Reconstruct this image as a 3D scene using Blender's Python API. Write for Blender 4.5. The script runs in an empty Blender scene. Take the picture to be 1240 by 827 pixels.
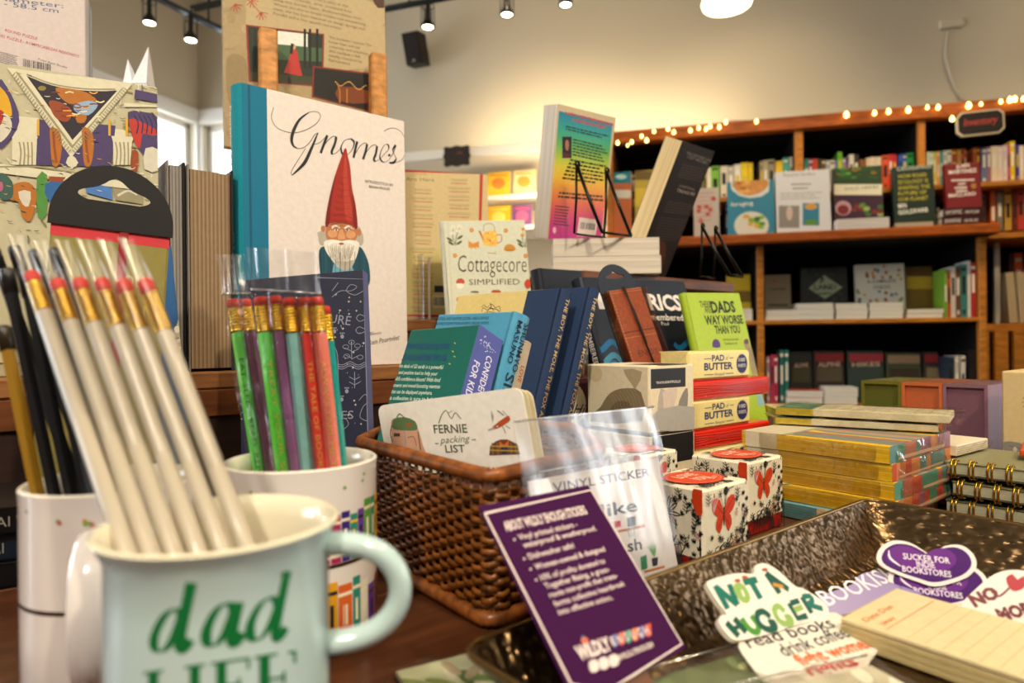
import bpy, bmesh, math, random
from math import sin, cos, pi, radians, sqrt, atan2
from mathutils import Matrix, Vector
SC = bpy.context.scene
COL = SC.collection
rnd = random.Random(7)
# ---- camera model (1240 x 827 frame): eye height, focal length in pixels, slight roll
F, CX, CY, H, RO = 800.0, 620.0, 413.5, 0.911, 0.0096
CAM = Vector((0, 0, H))
TZ0 = 0.75                                     # table top height


def ray(px, py):
    a, b = px - CX, CY - py
    c, s = cos(RO), sin(RO)
    return Vector(((a * c + b * s) / F, 1.0, (-a * s + b * c) / F))


def U(px, py, D):
    return CAM + ray(px, py) * D


def on_z(px, py, z=TZ0):
    r = ray(px, py)
    return CAM + r * ((z - H) / r.z)


def pose(X, Y, z, yaw=0, lean=0, roll=0):
    return (Matrix.Translation((X, Y, z)) @ Matrix.Rotation(radians(yaw), 4, 'Z')
            @ Matrix.Rotation(radians(-lean), 4, 'X') @ Matrix.Rotation(radians(-roll), 4, 'Y'))


def sit(X, Y, zb, yaw=0, lean=0, roll=0, w=0, t=0):
    """pose whose lowest bottom corner rests on zb"""
    M = pose(X, Y, 0, yaw, lean, roll)
    low = min((M @ Vector((a, b, 0))).z for a in (0, w) for b in (0, t))
    M.translation.z = zb - low + .0003
    return M


# ---------------------------------------------------------------- materials
def lin(h):
    h = h.lstrip('#')
    o = []
    for i in (0, 2, 4):
        c = int(h[i:i + 2], 16) / 255
        o.append(c / 12.92 if c <= .04045 else ((c + .055) / 1.055) ** 2.4)
    return (*o, 1)


_M = {}


def mat(h, rough=.6, kind='paper', metal=0.0, spec=.35, coat=0.0):
    key = (h, rough, kind, metal, spec, coat)
    if key in _M:
        return _M[key]
    m = bpy.data.materials.new(kind + '_' + h.strip('#'))
    m.use_nodes = True
    nt = m.node_tree
    N, L = nt.nodes, nt.links
    p = N['Principled BSDF']
    col = lin(h)
    p.inputs['Base Color'].default_value = col
    p.inputs['Roughness'].default_value = rough
    p.inputs['Metallic'].default_value = metal
    p.inputs['Specular IOR Level'].default_value = spec
    p.inputs['Coat Weight'].default_value = coat
    p.inputs['Coat Roughness'].default_value = .12

    def noise(scale, detail=3, vec=None, dims='3D'):
        n = N.new('ShaderNodeTexNoise')
        n.noise_dimensions = dims
        n.inputs['Scale'].default_value = scale
        n.inputs['Detail'].default_value = detail
        if vec:
            L.new(vec, n.inputs['Vector'])
        return n

    def mapped(sx, sy, sz):
        t = N.new('ShaderNodeTexCoord')
        mp = N.new('ShaderNodeMapping')
        mp.inputs['Scale'].default_value = (sx, sy, sz)
        L.new(t.outputs['Object'], mp.inputs['Vector'])
        return mp.outputs['Vector']

    def tint(fac, lo, hi):
        r = N.new('ShaderNodeValToRGB')
        r.color_ramp.elements[0].position = .3
        r.color_ramp.elements[1].position = .7
        r.color_ramp.elements[0].color = (*[c * lo for c in col[:3]], 1)
        r.color_ramp.elements[1].color = (*[min(1, c * hi) for c in col[:3]], 1)
        L.new(fac, r.inputs['Fac'])
        L.new(r.outputs['Color'], p.inputs['Base Color'])

    def bump(fac, strength, dist=.001):
        b = N.new('ShaderNodeBump')
        b.inputs['Strength'].default_value = strength
        b.inputs['Distance'].default_value = dist
        L.new(fac, b.inputs['Height'])
        L.new(b.outputs['Normal'], p.inputs['Normal'])
    if kind == 'paper':
        tint(noise(180, 2, mapped(1, 1, 1)).outputs['Fac'], .95, 1.04)
    elif kind == 'cloth':
        n = noise(900, 2, mapped(1, 1, 1))
        tint(n.outputs['Fac'], .85, 1.12)
        bump(n.outputs['Fac'], .3, .0005)
    elif kind == 'pages':                       # leaves lie across the thickness (y)
        n = noise(420, 2, mapped(.01, 1, .01))
        tint(n.outputs['Fac'], .78, 1.08)
        bump(n.outputs['Fac'], .25, .0005)
    elif kind == 'pagesz':                      # leaves stacked upwards (z)
        n = noise(420, 2, mapped(.01, .01, 1))
        tint(n.outputs['Fac'], .80, 1.08)
    elif kind == 'wood':
        n = noise(14, 6, mapped(1.2, 9, 9))
        tint(n.outputs['Fac'], .62, 1.3)
        bump(n.outputs['Fac'], .08, .002)
    elif kind == 'wall':
        n = noise(90, 4, mapped(1, 1, 1))
        bump(n.outputs['Fac'], .05, .002)
    elif kind == 'leather':
        n = noise(220, 4, mapped(1, 1, 1))
        tint(n.outputs['Fac'], .75, 1.2)
        bump(n.outputs['Fac'], .25, .0006)
    elif kind == 'wicker':
        n = noise(130, 3, mapped(1, 1, 1))
        tint(n.outputs['Fac'], .45, 1.5)
        bump(n.outputs['Fac'], .4, .0008)
    elif kind == 'hammered':
        v = N.new('ShaderNodeTexVoronoi')
        v.feature = 'SMOOTH_F1'
        v.inputs['Scale'].default_value = 250
        L.new(mapped(1.0, .55, 1.0), v.inputs['Vector'])
        bump(v.outputs['Distance'], .55, .0035)
        tint(noise(30, 3, mapped(1, 1, 1)).outputs['Fac'], .75, 1.2)
    elif kind == 'ferrule':
        w = N.new('ShaderNodeTexWave')
        w.bands_direction = 'Z'
        w.inputs['Scale'].default_value = 180
        L.new(mapped(1, 1, 1), w.inputs['Vector'])
        bump(w.outputs['Fac'], .6, .0008)
    else:
        r = noise(60, 2, mapped(1, 1, 1))
        mr = N.new('ShaderNodeMapRange')
        mr.inputs['To Min'].default_value = max(.02, rough - .05)
        mr.inputs['To Max'].default_value = min(1, rough + .05)
        L.new(r.outputs['Fac'], mr.inputs['Value'])
        L.new(mr.outputs['Result'], p.inputs['Roughness'])
    _M[key] = m
    return m


def emit(h, s):
    key = ('emit', h, s)
    if key in _M:
        return _M[key]
    m = bpy.data.materials.new('glow_' + h.strip('#'))
    m.use_nodes = True
    nt = m.node_tree
    nt.nodes.clear()
    e = nt.nodes.new('ShaderNodeEmission')
    e.inputs['Color'].default_value = lin(h)
    e.inputs['Strength'].default_value = s
    o = nt.nodes.new('ShaderNodeOutputMaterial')
    nt.links.new(e.outputs[0], o.inputs[0])
    _M[key] = m
    return m


def film(name, clear=.86, tint='#ffffff', rough=.12, wav=.6, scale=55):
    """thin clear plastic: mostly see-through with wrinkled gloss"""
    key = ('film', name)
    if key in _M:
        return _M[key]
    m = bpy.data.materials.new(name)
    m.use_nodes = True
    nt = m.node_tree
    N, L = nt.nodes, nt.links
    N.clear()
    o = N.new('ShaderNodeOutputMaterial')
    tr = N.new('ShaderNodeBsdfTransparent')
    tr.inputs['Color'].default_value = lin(tint)
    gl = N.new('ShaderNodeBsdfGlossy')
    gl.inputs['Roughness'].default_value = rough
    tc = N.new('ShaderNodeTexCoord')
    no = N.new('ShaderNodeTexNoise')
    no.inputs['Scale'].default_value = scale
    no.inputs['Detail'].default_value = 2
    L.new(tc.outputs['Object'], no.inputs['Vector'])
    b = N.new('ShaderNodeBump')
    b.inputs['Strength'].default_value = wav
    b.inputs['Distance'].default_value = .004
    L.new(no.outputs['Fac'], b.inputs['Height'])
    L.new(b.outputs['Normal'], gl.inputs['Normal'])
    lw = N.new('ShaderNodeFresnel')
    lw.inputs['IOR'].default_value = 1.45
    L.new(b.outputs['Normal'], lw.inputs['Normal'])
    ad = N.new('ShaderNodeMath')
    ad.operation = 'ADD'
    ad.use_clamp = True
    ad.operation = 'MULTIPLY_ADD'
    ad.inputs[1].default_value = .4
    ad.inputs[2].default_value = 1 - clear
    L.new(lw.outputs['Fac'], ad.inputs[0])
    mx = N.new('ShaderNodeMixShader')
    L.new(ad.outputs[0], mx.inputs['Fac'])
    L.new(tr.outputs[0], mx.inputs[1])
    L.new(gl.outputs[0], mx.inputs[2])
    L.new(mx.outputs[0], o.inputs[0])
    _M[key] = m
    return m


# ---------------------------------------------------------------- mesh building
def chamfer(x0, y0, z0, x1, y1, z1, bev, seg=1):
    bm = bmesh.new()
    bmesh.ops.create_cube(bm, size=1)
    for v in bm.verts:
        v.co = Vector(((x0 + x1) / 2 + v.co.x * (x1 - x0), (y0 + y1) / 2 + v.co.y * (y1 - y0), (z0 + z1) / 2 + v.co.z * (z1 - z0)))
    if bev > 0:
        bev = min(bev, .45 * min(abs(x1 - x0), abs(y1 - y0), abs(z1 - z0)))
        bmesh.ops.bevel(bm, geom=bm.edges[:], offset=bev, segments=seg, profile=.5, affect='EDGES')
    bm.verts.index_update()
    vs = [v.co.copy() for v in bm.verts]
    fs = [[v.index for v in f.verts] for f in bm.faces]
    bm.free()
    return vs, fs


class MB:
    def __init__(s):
        s.v, s.f, s.m, s.sm, s.mats = [], [], [], [], []

    def slot(s, m):
        if m not in s.mats:
            s.mats.append(m)
        return s.mats.index(m)

    def add(s, vs, fs, m, smooth=False, M=None):
        b = len(s.v)
        k = s.slot(m)
        s.v += [(M @ Vector(v)) if M is not None else Vector(v) for v in vs]
        for f in fs:
            s.f.append([b + i for i in f])
            s.m.append(k)
            s.sm.append(smooth)
        return s

    def box(s, x0, y0, z0, x1, y1, z1, m, bev=0.0, M=None, seg=1):
        vs, fs = chamfer(x0, y0, z0, x1, y1, z1, bev, seg)
        return s.add(vs, fs, m, False, M)

    def prism(s, poly, y0, y1, m, M=None, smooth=False):
        """polygon in x,z pushed from y0 to y1"""
        n = len(poly)
        vs = [(p[0], y0, p[1]) for p in poly] + [(p[0], y1, p[1]) for p in poly]
        fs = [list(range(n)), list(range(2 * n - 1, n - 1, -1))]
        fs += [[(i + 1) % n, i, n + i, n + (i + 1) % n] for i in range(n)]
        return s.add(vs, fs, m, smooth, M)

    def tube(s, pts, r, m, n=8, cap=True, M=None, flat=None, closed=False, smooth=True):
        pts = [Vector(p) for p in pts]
        k = len(pts)
        rs = r if isinstance(r, (list, tuple)) else [r] * k
        vs = []
        up = None
        for i, p in enumerate(pts):
            a = pts[(i - 1) % k] if (closed or i > 0) else p
            b = pts[(i + 1) % k] if (closed or i < k - 1) else p
            t = (b - a).normalized()
            if up is None:
                up = Vector((0, 0, 1)) if abs(t.z) < .9 else Vector((1, 0, 0))
            x = t.cross(up).normalized()
            up = x.cross(t).normalized()
            fx, fy = flat or (1, 1)
            for j in range(n):
                a_ = 2 * pi * j / n
                vs.append(p + (x * cos(a_) * fx + up * sin(a_) * fy) * rs[i])
        fs = []
        for i in range(k if closed else k - 1):
            for j in range(n):
                a0, a1 = i * n + j, i * n + (j + 1) % n
                b0, b1 = ((i + 1) % k) * n + j, ((i + 1) % k) * n + (j + 1) % n
                fs.append([a0, a1, b1, b0])
        if cap and not closed:
            fs.append(list(range(n))[::-1])
            fs.append(list(range((k - 1) * n, k * n)))
        return s.add(vs, fs, m, smooth, M)

    def lathe(s, prof, m, n=48, M=None, smooth=True, cap=True):
        vs, fs = [], []
        k = len(prof)
        for r, z in prof:
            for j in range(n):
                a = 2 * pi * j / n
                vs.append((r * cos(a), r * sin(a), z))
        for i in range(k - 1):
            for j in range(n):
                fs.append([i * n + j, i * n + (j + 1) % n, (i + 1) * n + (j + 1) % n, (i + 1) * n + j])
        if cap and prof[0][0] > 1e-6:
            fs.append(list(range(n))[::-1])
        if cap and prof[-1][0] > 1e-6:
            fs.append(list(range((k - 1) * n, k * n)))
        return s.add(vs, fs, m, smooth, M)

    def grid(s, fn, nu, nv, m, smooth=True):
        vs = [fn(i / nu, j / nv) for j in range(nv + 1) for i in range(nu + 1)]
        w = nu + 1
        fs = [[j * w + i, j * w + i + 1, (j + 1) * w + i + 1, (j + 1) * w + i] for j in range(nv) for i in range(nu)]
        return s.add(vs, fs, m, smooth)

    def build(s, name, parent=None, label=None):
        me = bpy.data.meshes.new(name)
        me.from_pydata([tuple(v) for v in s.v], [], s.f)
        for m in s.mats:
            me.materials.append(m)
        me.polygons.foreach_set('material_index', s.m)
        me.polygons.foreach_set('use_smooth', s.sm)
        me.update()
        o = bpy.data.objects.new(name, me)
        COL.objects.link(o)
        if parent:
            o.parent = parent
        if label:
            o['label'] = label
        return o


def tag(o, label=None, cat=None, group=None, kind=None):
    if label:
        o['label'] = label
    if cat:
        o['category'] = cat
    if group:
        o['group'] = group
    if kind:
        o['kind'] = kind
    return o


def thing(name, label, cat, M, group=None):
    o = bpy.data.objects.new(name, None)
    o.empty_display_size = .02
    o.matrix_world = M
    COL.objects.link(o)
    return tag(o, label, cat, group)


def solo(mb, name, label, cat, M=None, group=None, kind=None):
    o = mb.build(name)
    if M is not None:
        o.matrix_world = M
    return tag(o, label, cat, group, kind)


def copy_tree(o, parent=None, M=None):
    c = o.copy()
    COL.objects.link(c)
    c.parent = parent
    if M is not None:
        c.matrix_world = M
    for ch in [x for x in bpy.data.objects if x.parent == o]:
        copy_tree(ch, c)
    return c


# ---------------------------------------------------------------- lettering and printed art
_G = {}


def glyphs(s, bold=0.0, shear=0.0, sp=1.0):
    key = (s, bold, shear, sp)
    if key not in _G:
        c = bpy.data.curves.new('lettering', 'FONT')
        c.body = s
        c.resolution_u = 2
        c.offset = bold
        c.shear = shear
        c.space_character = sp
        o = bpy.data.objects.new('lettering', c)
        me = bpy.data.meshes.new_from_object(o)
        vs = [(v.co.x, v.co.y) for v in me.vertices]
        fs = [list(p.vertices) for p in me.polygons]
        bpy.data.objects.remove(o)
        bpy.data.curves.remove(c)
        bpy.data.meshes.remove(me)
        x0 = min([v[0] for v in vs] or [0])
        x1 = max([v[0] for v in vs] or [1])
        _G[key] = ([((x - x0) / max(1e-6, x1 - x0), y / .70) for x, y in vs], fs)
    return _G[key]


def smooth_line(pts, k=5, closed=False):
    n = len(pts)
    if n < 3:
        return list(pts)
    out = []
    for i in range(n if closed else n - 1):
        P = [pts[(i + d) % n] if closed else pts[min(max(i + d, 0), n - 1)] for d in (-1, 0, 1, 2)]
        for j in range(k):
            t = j / k
            out.append(tuple(.5 * (2 * P[1][a] + (P[2][a] - P[0][a]) * t + (2 * P[0][a] - 5 * P[1][a] + 4 * P[2][a] - P[3][a]) * t * t
                                   + (3 * P[1][a] - P[0][a] - 3 * P[2][a] + P[3][a]) * t ** 3) for a in (0, 1)))
    out.append(pts[0] if closed else pts[-1])
    return out


class Surf:
    """a printed face: coordinates are fractions of the face, or (px=True) points sighted from the photograph onto this face"""

    def __init__(s, mb, o, u, v, w, h, root=None, px=False, eps=.00012):
        s.mb, s.o, s.u, s.v, s.w, s.h = mb, Vector(o), Vector(u).normalized(), Vector(v).normalized(), w, h
        s.n = s.u.cross(s.v).normalized()
        s.px, s.lay, s.eps = px, 1, eps
        s.root = root
        if root is not None:
            inv = root.inverted()
            s.cam = inv @ CAM
            s.rot = inv.to_3x3()

    def c(s, p):
        if not s.px:
            return (p[0] * s.w, p[1] * s.h)
        d = s.rot @ ray(p[0], p[1])
        t = (s.o - s.cam).dot(s.n) / d.dot(s.n)
        q = s.cam + d * t - s.o
        return (q.dot(s.u), q.dot(s.v))

    def pos(s, u, v):
        return s.o + s.u * u + s.v * v + s.n * (s.eps * s.lay)

    clip = True

    def put(s, uv, fs, m):
        if s.clip:
            W_, H_ = s.w, s.h
            nv, nf = [], []
            for f in fs:
                q = [uv[i] for i in f]
                if not all(-1e-7 <= a <= W_ + 1e-7 and -1e-7 <= b <= H_ + 1e-7 for a, b in q):
                    for ax, lim, sg in ((0, 0, 1), (0, W_, -1), (1, 0, 1), (1, H_, -1)):
                        o = []
                        for i in range(len(q)):
                            a, b = q[i - 1], q[i]
                            da, db = sg * (a[ax] - lim), sg * (b[ax] - lim)
                            if (da >= 0) != (db >= 0):
                                t = da / (da - db)
                                o.append((a[0] + (b[0] - a[0]) * t, a[1] + (b[1] - a[1]) * t))
                            if db >= 0:
                                o.append(b)
                        q = o
                        if not q:
                            break
                    if len(q) < 3:
                        continue
                nf.append(list(range(len(nv), len(nv) + len(q))))
                nv += q
            uv, fs = nv, nf
        s.mb.add([s.pos(*p) for p in uv], fs, m)
        s.lay += .03

    def poly(s, pts, m, sm=0):
        q = [s.c(p) for p in (smooth_line(pts, sm, True)[:-1] if sm else pts)]
        if len(q) > 4:                                     # star-safe fill
            bm = bmesh.new()
            vs = [bm.verts.new((a, b, 0)) for a, b in q]
            es = [bm.edges.new((vs[i], vs[(i + 1) % len(vs)])) for i in range(len(vs))]
            bmesh.ops.triangle_fill(bm, use_beauty=False, edges=es)
            bm.verts.index_update()
            fs = [[v.index for v in f.verts] for f in bm.faces]
            bm.free()
            if not fs:
                fs = [list(range(len(q)))]
        else:
            fs = [list(range(len(q)))]
        s.put(q, fs, m)

    def rect(s, x0, y0, x1, y1, m):
        s.poly([(x0, y0), (x1, y0), (x1, y1), (x0, y1)], m)

    def ell(s, cx, cy, rx, ry, m, n=20, rot=0.0):
        c, r = cos(rot), sin(rot)
        q = [s.c((cx + rx * cos(2 * pi * i / n) * c - ry * sin(2 * pi * i / n) * r, cy + rx * cos(2 * pi * i / n) * r + ry * sin(2 * pi * i / n) * c)) for i in range(n)]
        s.put(q, [list(range(n))], m)

    def line(s, pts, w, m, sm=4, nib=None, thin=.2, closed=False, taper=False):
        """ribbon; w in metres; nib angle gives thick and thin strokes"""
        q = [s.c(p) for p in (smooth_line(pts, sm, closed) if sm else (list(pts) + ([pts[0]] if closed else [])))]
        uv, fs = [], []
        n = len(q)
        for i, p in enumerate(q):
            a, b = q[max(0, i - 1)], q[min(n - 1, i + 1)]
            dx, dy = b[0] - a[0], b[1] - a[1]
            l = sqrt(dx * dx + dy * dy) or 1e-9
            dx, dy = dx / l, dy / l
            ww = w
            if nib is not None:
                ww = w * (thin + (1 - thin) * abs(sin(atan2(dy, dx) - nib)) ** 2)
            if taper:
                ww *= .25 + .75 * sin(pi * i / max(1, n - 1))
            uv += [(p[0] - dy * ww / 2, p[1] + dx * ww / 2), (p[0] + dy * ww / 2, p[1] - dx * ww / 2)]
        for i in range(n - 1):
            fs.append([2 * i, 2 * i + 1, 2 * i + 3, 2 * i + 2])
        s.put(uv, fs, m)

    def text(s, t, a, b, hgt, m, bold=0.0, shear=0.0, sp=1.0):
        """t fitted between baseline ends a and b, capitals hgt tall"""
        g, fs = glyphs(t, bold, shear, sp)
        A, B = Vector(s.c(a)), Vector(s.c(b))
        T = Vector(s.c((a[0], a[1] - hgt) if s.px else (a[0], a[1] + hgt))) - A
        d = B - A
        if s.px or True:
            e = d.normalized()
            T = Vector((-e.y, e.x)) * T.length if abs(e.x) > .3 or not s.px else T
        s.put([tuple(A + d * x + T * y) for x, y in g], fs, m)

    def vtext(s, t, a, b, hgt, m, bold=0.0, shear=0.0):
        """lettering along a->b where capitals rise to the side of the walk; hgt in metres"""
        g, fs = glyphs(t, bold, shear)
        A, B = Vector(s.c(a)), Vector(s.c(b))
        d = B - A
        e = d.normalized()
        T = Vector((-e.y, e.x)) * hgt
        s.put([tuple(A + d * x + T * y) for x, y in g], fs, m)

    def para(s, q, n, m, fill=.45, seed=1, align='L', ragged=.25):
        """body copy too small to read: words as short bars in the quad q (tl, tr, br, bl)"""
        r = random.Random(seed)
        C4 = [Vector(s.c(p)) for p in q]

        def at(x, y):
            return (C4[0] * (1 - x) + C4[1] * x) * (1 - y) + (C4[3] * (1 - x) + C4[2] * x) * y
        uv, fs = [], []
        for i in range(n):
            y0 = (i + .5 - fill / 2) / n
            y1 = (i + .5 + fill / 2) / n
            L = 1 - r.random() * ragged
            x = 0 if align == 'L' else (1 - L) / 2
            end = x + L
            while x < end:
                w = min(end - x, .03 + r.random() * .09)
                k = len(uv)
                uv += [tuple(at(x, y0)), tuple(at(x + w, y0)), tuple(at(x + w, y1)), tuple(at(x, y1))]
                fs.append([k, k + 1, k + 2, k + 3])
                x += w + .018
        s.put(uv, fs, m)

    def bars(s, q, n, m, seed=3):
        r = random.Random(seed)
        C4 = [Vector(s.c(p)) for p in q]
        uv, fs = [], []
        for i in range(n):
            x0 = i / n
            x1 = x0 + (.25 + .55 * r.random()) / n
            k = len(uv)
            for x, y in ((x0, 0), (x1, 0), (x1, 1), (x0, 1)):
                uv.append(tuple((C4[0] * (1 - x) + C4[1] * x) * (1 - y) + (C4[3] * (1 - x) + C4[2] * x) * y))
            fs.append([k, k + 1, k + 2, k + 3])
        s.put(uv, fs, m)


class Cyl(Surf):
    """printed band round a mug standing at local origin"""
    clip = False

    def __init__(s, mb, r, root, px=True, eps=.00015):
        s.mb, s.r, s.px, s.lay, s.eps = mb, r, px, 1, eps
        inv = root.inverted()
        s.cam = inv @ CAM
        s.rot = inv.to_3x3()

    def c(s, p):
        if not s.px:
            return p
        d = s.rot @ ray(*p)
        o = s.cam
        A = d.x ** 2 + d.y ** 2
        B = o.x * d.x + o.y * d.y
        Cc = o.x ** 2 + o.y ** 2 - s.r ** 2
        D = B * B - A * Cc
        t = (-B - sqrt(max(0, D))) / A
        q = o + d * t
        return ((atan2(q.y, q.x) + pi / 2) * s.r, q.z)

    def pos(s, u, v):
        a = u / s.r - pi / 2
        R = s.r + s.eps * s.lay
        return Vector((R * cos(a), R * sin(a), v))


def faces(mb, w, h, t, root=None, px=False):
    """the printable faces of a box 0..w, 0..t, 0..h"""
    return dict(front=Surf(mb, (0, 0, 0), (1, 0, 0), (0, 0, 1), w, h, root, px),
                left=Surf(mb, (0, t, 0), (0, -1, 0), (0, 0, 1), t, h, root, px),
                right=Surf(mb, (w, 0, 0), (0, 1, 0), (0, 0, 1), t, h, root, px),
                top=Surf(mb, (0, 0, h), (1, 0, 0), (0, 1, 0), w, t, root, px),
                back=Surf(mb, (w, t, 0), (-1, 0, 0), (0, 0, 1), w, h, root, px))


def book(name, label, M, w, h, t, col, pages='#e8dcc4', spine='L', hard=True, art=None, sart=None, cloth=None, group=None, px=True, rough=.45, cat='book', cloth_w=0):
    """a bound book standing on its tail: front board at y=0; cover (boards + spine) and page block"""
    root = thing(name, label, cat, M, group)
    b = .0028 if hard else .0007
    ins = .0035 if hard else .0002
    cm = mat(col, rough)
    sm = mat(cloth, .75, 'cloth') if cloth else cm
    mb = MB()
    bv = .0008 if hard else .0002
    mb.box(0, 0, 0, w, b, h, cm, bv)
    mb.box(0, t - b, 0, w, t, h, cm, bv)
    x0, x1 = (0, b) if spine == 'L' else (w - b, w)
    if hard:                                              # rounded back
        n = 7
        sgn = -1 if spine == 'L' else 1
        base = 0 if spine == 'L' else w
        ro = min(.006, t * .22)
        pr = [(base + sgn * ro * sin(pi * i / n) ** .8, t * i / n) for i in range(n + 1)]
        pin = [(base - sgn * b + sgn * ro * .6 * sin(pi * i / n) ** .8, t * i / n) for i in range(n + 1)]
        poly = pr + pin[::-1]
        k = len(poly)
        vs = [(p[0], p[1], 0) for p in poly] + [(p[0], p[1], h) for p in poly]
        fs = [list(range(k))[::-1], list(range(k, 2 * k))] + [[i, (i + 1) % k, k + (i + 1) % k, k + i] for i in range(k)]
        mb.add(vs, fs, sm, False)
    else:
        mb.box(x0, 0, 0, x1, t, h, sm, 0)
    f = faces(mb, w, h, t, M, px)
    if cloth and cloth_w:
        fr = f['front']
        xs = (0, cloth_w) if spine == 'L' else (w - cloth_w, w)
        fr.put([(xs[0], 0), (xs[1], 0), (xs[1], h), (xs[0], h)], [[0, 1, 2, 3]], sm)
    if art:
        art(f['front'])
    if sart:
        S = f['left'] if spine == 'L' else f['right']
        if hard:
            S.o = S.o + S.n * min(.006, t * .22)
        sart(S)
    mb.build('cover', root)
    pb = MB()
    if spine == 'L':
        pb.box(b, b, ins, w - ins, t - b, h - ins, mat(pages, .85, 'pages'))
    else:
        pb.box(ins, b, ins, w - b, t - b, h - ins, mat(pages, .85, 'pages'))
    pb.build('page_block', root)
    return root


def struct(mb, name, M=None):
    o = mb.build(name)
    if M is not None:
        o.matrix_world = M
    o['kind'] = 'structure'
    return o
# ================================================================= ROOM
E1 = Vector((cos(radians(-14)), sin(radians(-14)), 0))      # along the bookcase wall
EN = Vector((-E1.y, E1.x, 0))                               # away from the viewer
P0 = U(1000, 145, 2.8)
P0.z = 0
WB = Matrix(((E1.x, EN.x, 0, P0.x), (E1.y, EN.y, 0, P0.y), (0, 0, 1, 0), (0, 0, 0, 1)))
WBI = WB.inverted()


def bk(px, py, d):
    """photo point on the plane d behind the bookcase front -> (s, z) there"""
    o = WBI @ CAM
    r = WBI.to_3x3() @ ray(px, py)
    q = o + r * ((d - o.y) / r.y)
    return q.x, q.z


WALL_D = .50
CEIL = 3.05
wallm = mat('#d5cab4', .85, 'wall')
trimm = mat('#ece8df', .5, 'plain')
sc_, _ = bk(240, 150, WALL_D)                               # corner with the window wall
_, zhead = bk(240, 152, WALL_D)
mb = MB()                                                    # back wall with a window right of the corner
sr = 4.2
wx0, wx1 = sc_ + .035, sc_ + .95
for a, b, z0, z1 in ((sc_ - .15, wx0, 0, CEIL), (wx1, sr, 0, CEIL), (wx0, wx1, zhead, CEIL), (wx0, wx1, 0, .9)):
    mb.box(a, WALL_D, z0, b, WALL_D + .15, z1, wallm)
struct(mb, 'wall_back', WB)
# window wall runs from the corner towards the viewer; its own frame has x from the corner outwards
cw = WB @ Vector((sc_, WALL_D, 0))
LW = Matrix.Translation(cw) @ Matrix.Rotation(radians(-14 - 97), 4, 'Z')
mb = MB()
LL = 5.2
for a, b, z0, z1 in ((-.0, .035, 0, CEIL), (.035, 1.5, zhead, CEIL), (.035, 1.5, 0, .9), (1.5, 1.7, 0, CEIL), (1.7, 3.1, zhead, CEIL), (1.7, 3.1, 0, .9), (3.1, 3.3, 0, CEIL), (3.3, 4.8, zhead, CEIL), (3.3, 4.8, 0, .9), (4.8, LL, 0, CEIL)):
    mb.box(a, -.15, z0, b, 0, z1, wallm)
struct(mb, 'wall_left', LW)


def window(M, x0, x1, z0, z1, name, side):
    root = bpy.data.objects.new(name, None)
    root.matrix_world = M
    COL.objects.link(root)
    root['kind'] = 'structure'
    m = MB()
    y = side
    fr = .03
    for a in ((x0 - .05, z1, x1 + .05, z1 + .09), (x0 - .05, z0 - .08, x1 + .05, z0), (x0 - .03, z0, x0, z1), (x1, z0, x1 + .05, z1)):
        m.box(a[0], min(0, y * .025), a[1], a[2], max(0, y * .025), a[3], trimm, .003)
    m.build('casing', root)
    m = MB()
    ym = -y * .06
    for a in ((x0, z0, x0 + fr, z1), (x1 - fr, z0, x1, z1), (x0, z0, x1, z0 + fr), (x0, z1 - fr, x1, z1), ((x0 + x1) / 2 - .025, z0, (x0 + x1) / 2 + .025, z1)):
        m.box(a[0], ym - .02, a[1], a[2], ym + .02, a[3], trimm, .002)
    m.build('sash', root)
    m = MB()
    m.box(x0 + fr, ym - .003, z0 + fr, x1 - fr, ym + .003, z1 - fr, film('window_glass', .97, '#ffffff', .02, .0))
    m.build('pane', root)


window(WB @ Matrix.Translation((0, WALL_D, 0)), wx0, wx1, .9, zhead, 'window_1', -1)
window(LW, .035, 1.5, .9, zhead, 'window_2', 1)
window(LW, 1.7, 3.1, .9, zhead, 'window_3', 1)
window(LW, 3.3, 4.8, .9, zhead, 'window_4', 1)
mb = MB()
mb.box(-6, -3, CEIL, 7, 8, CEIL + .1, mat('#d8d2c6', .9, 'wall'))
struct(mb, 'ceiling')
mb = MB()
mb.box(-6, -3, -.1, 7, 8, 0, mat('#5b4636', .6, 'wood'))
struct(mb, 'floor')
mb = MB()
mb.box(sc_, WALL_D - .015, 0, sr, WALL_D, .1, trimm)
struct(mb, 'baseboard_back', WB)
mb = MB()
mb.box(0, 0, 0, LL, .015, .1, trimm)
struct(mb, 'baseboard_left', LW)

# garden seen over-bright through the glass
mb = MB()
gm = mat('#9fbf86', .9, 'leather')
for i in range(26):
    a = rnd.random()
    p = LW @ Vector((-1.2 + 5 * a, -2.2 - rnd.random() * .8, .5 + rnd.random() * 2.0))
    rr = .35 + rnd.random() * .35
    mb.lathe([(0, -rr), (rr * .7, -rr * .7), (rr, 0), (rr * .7, rr * .7), (0, rr)], gm, 10, Matrix.Translation(p))
o = mb.build('outside_hedge')
tag(o, 'pale green hedge outside beyond the window panes', 'hedge', None, 'stuff')

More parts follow.
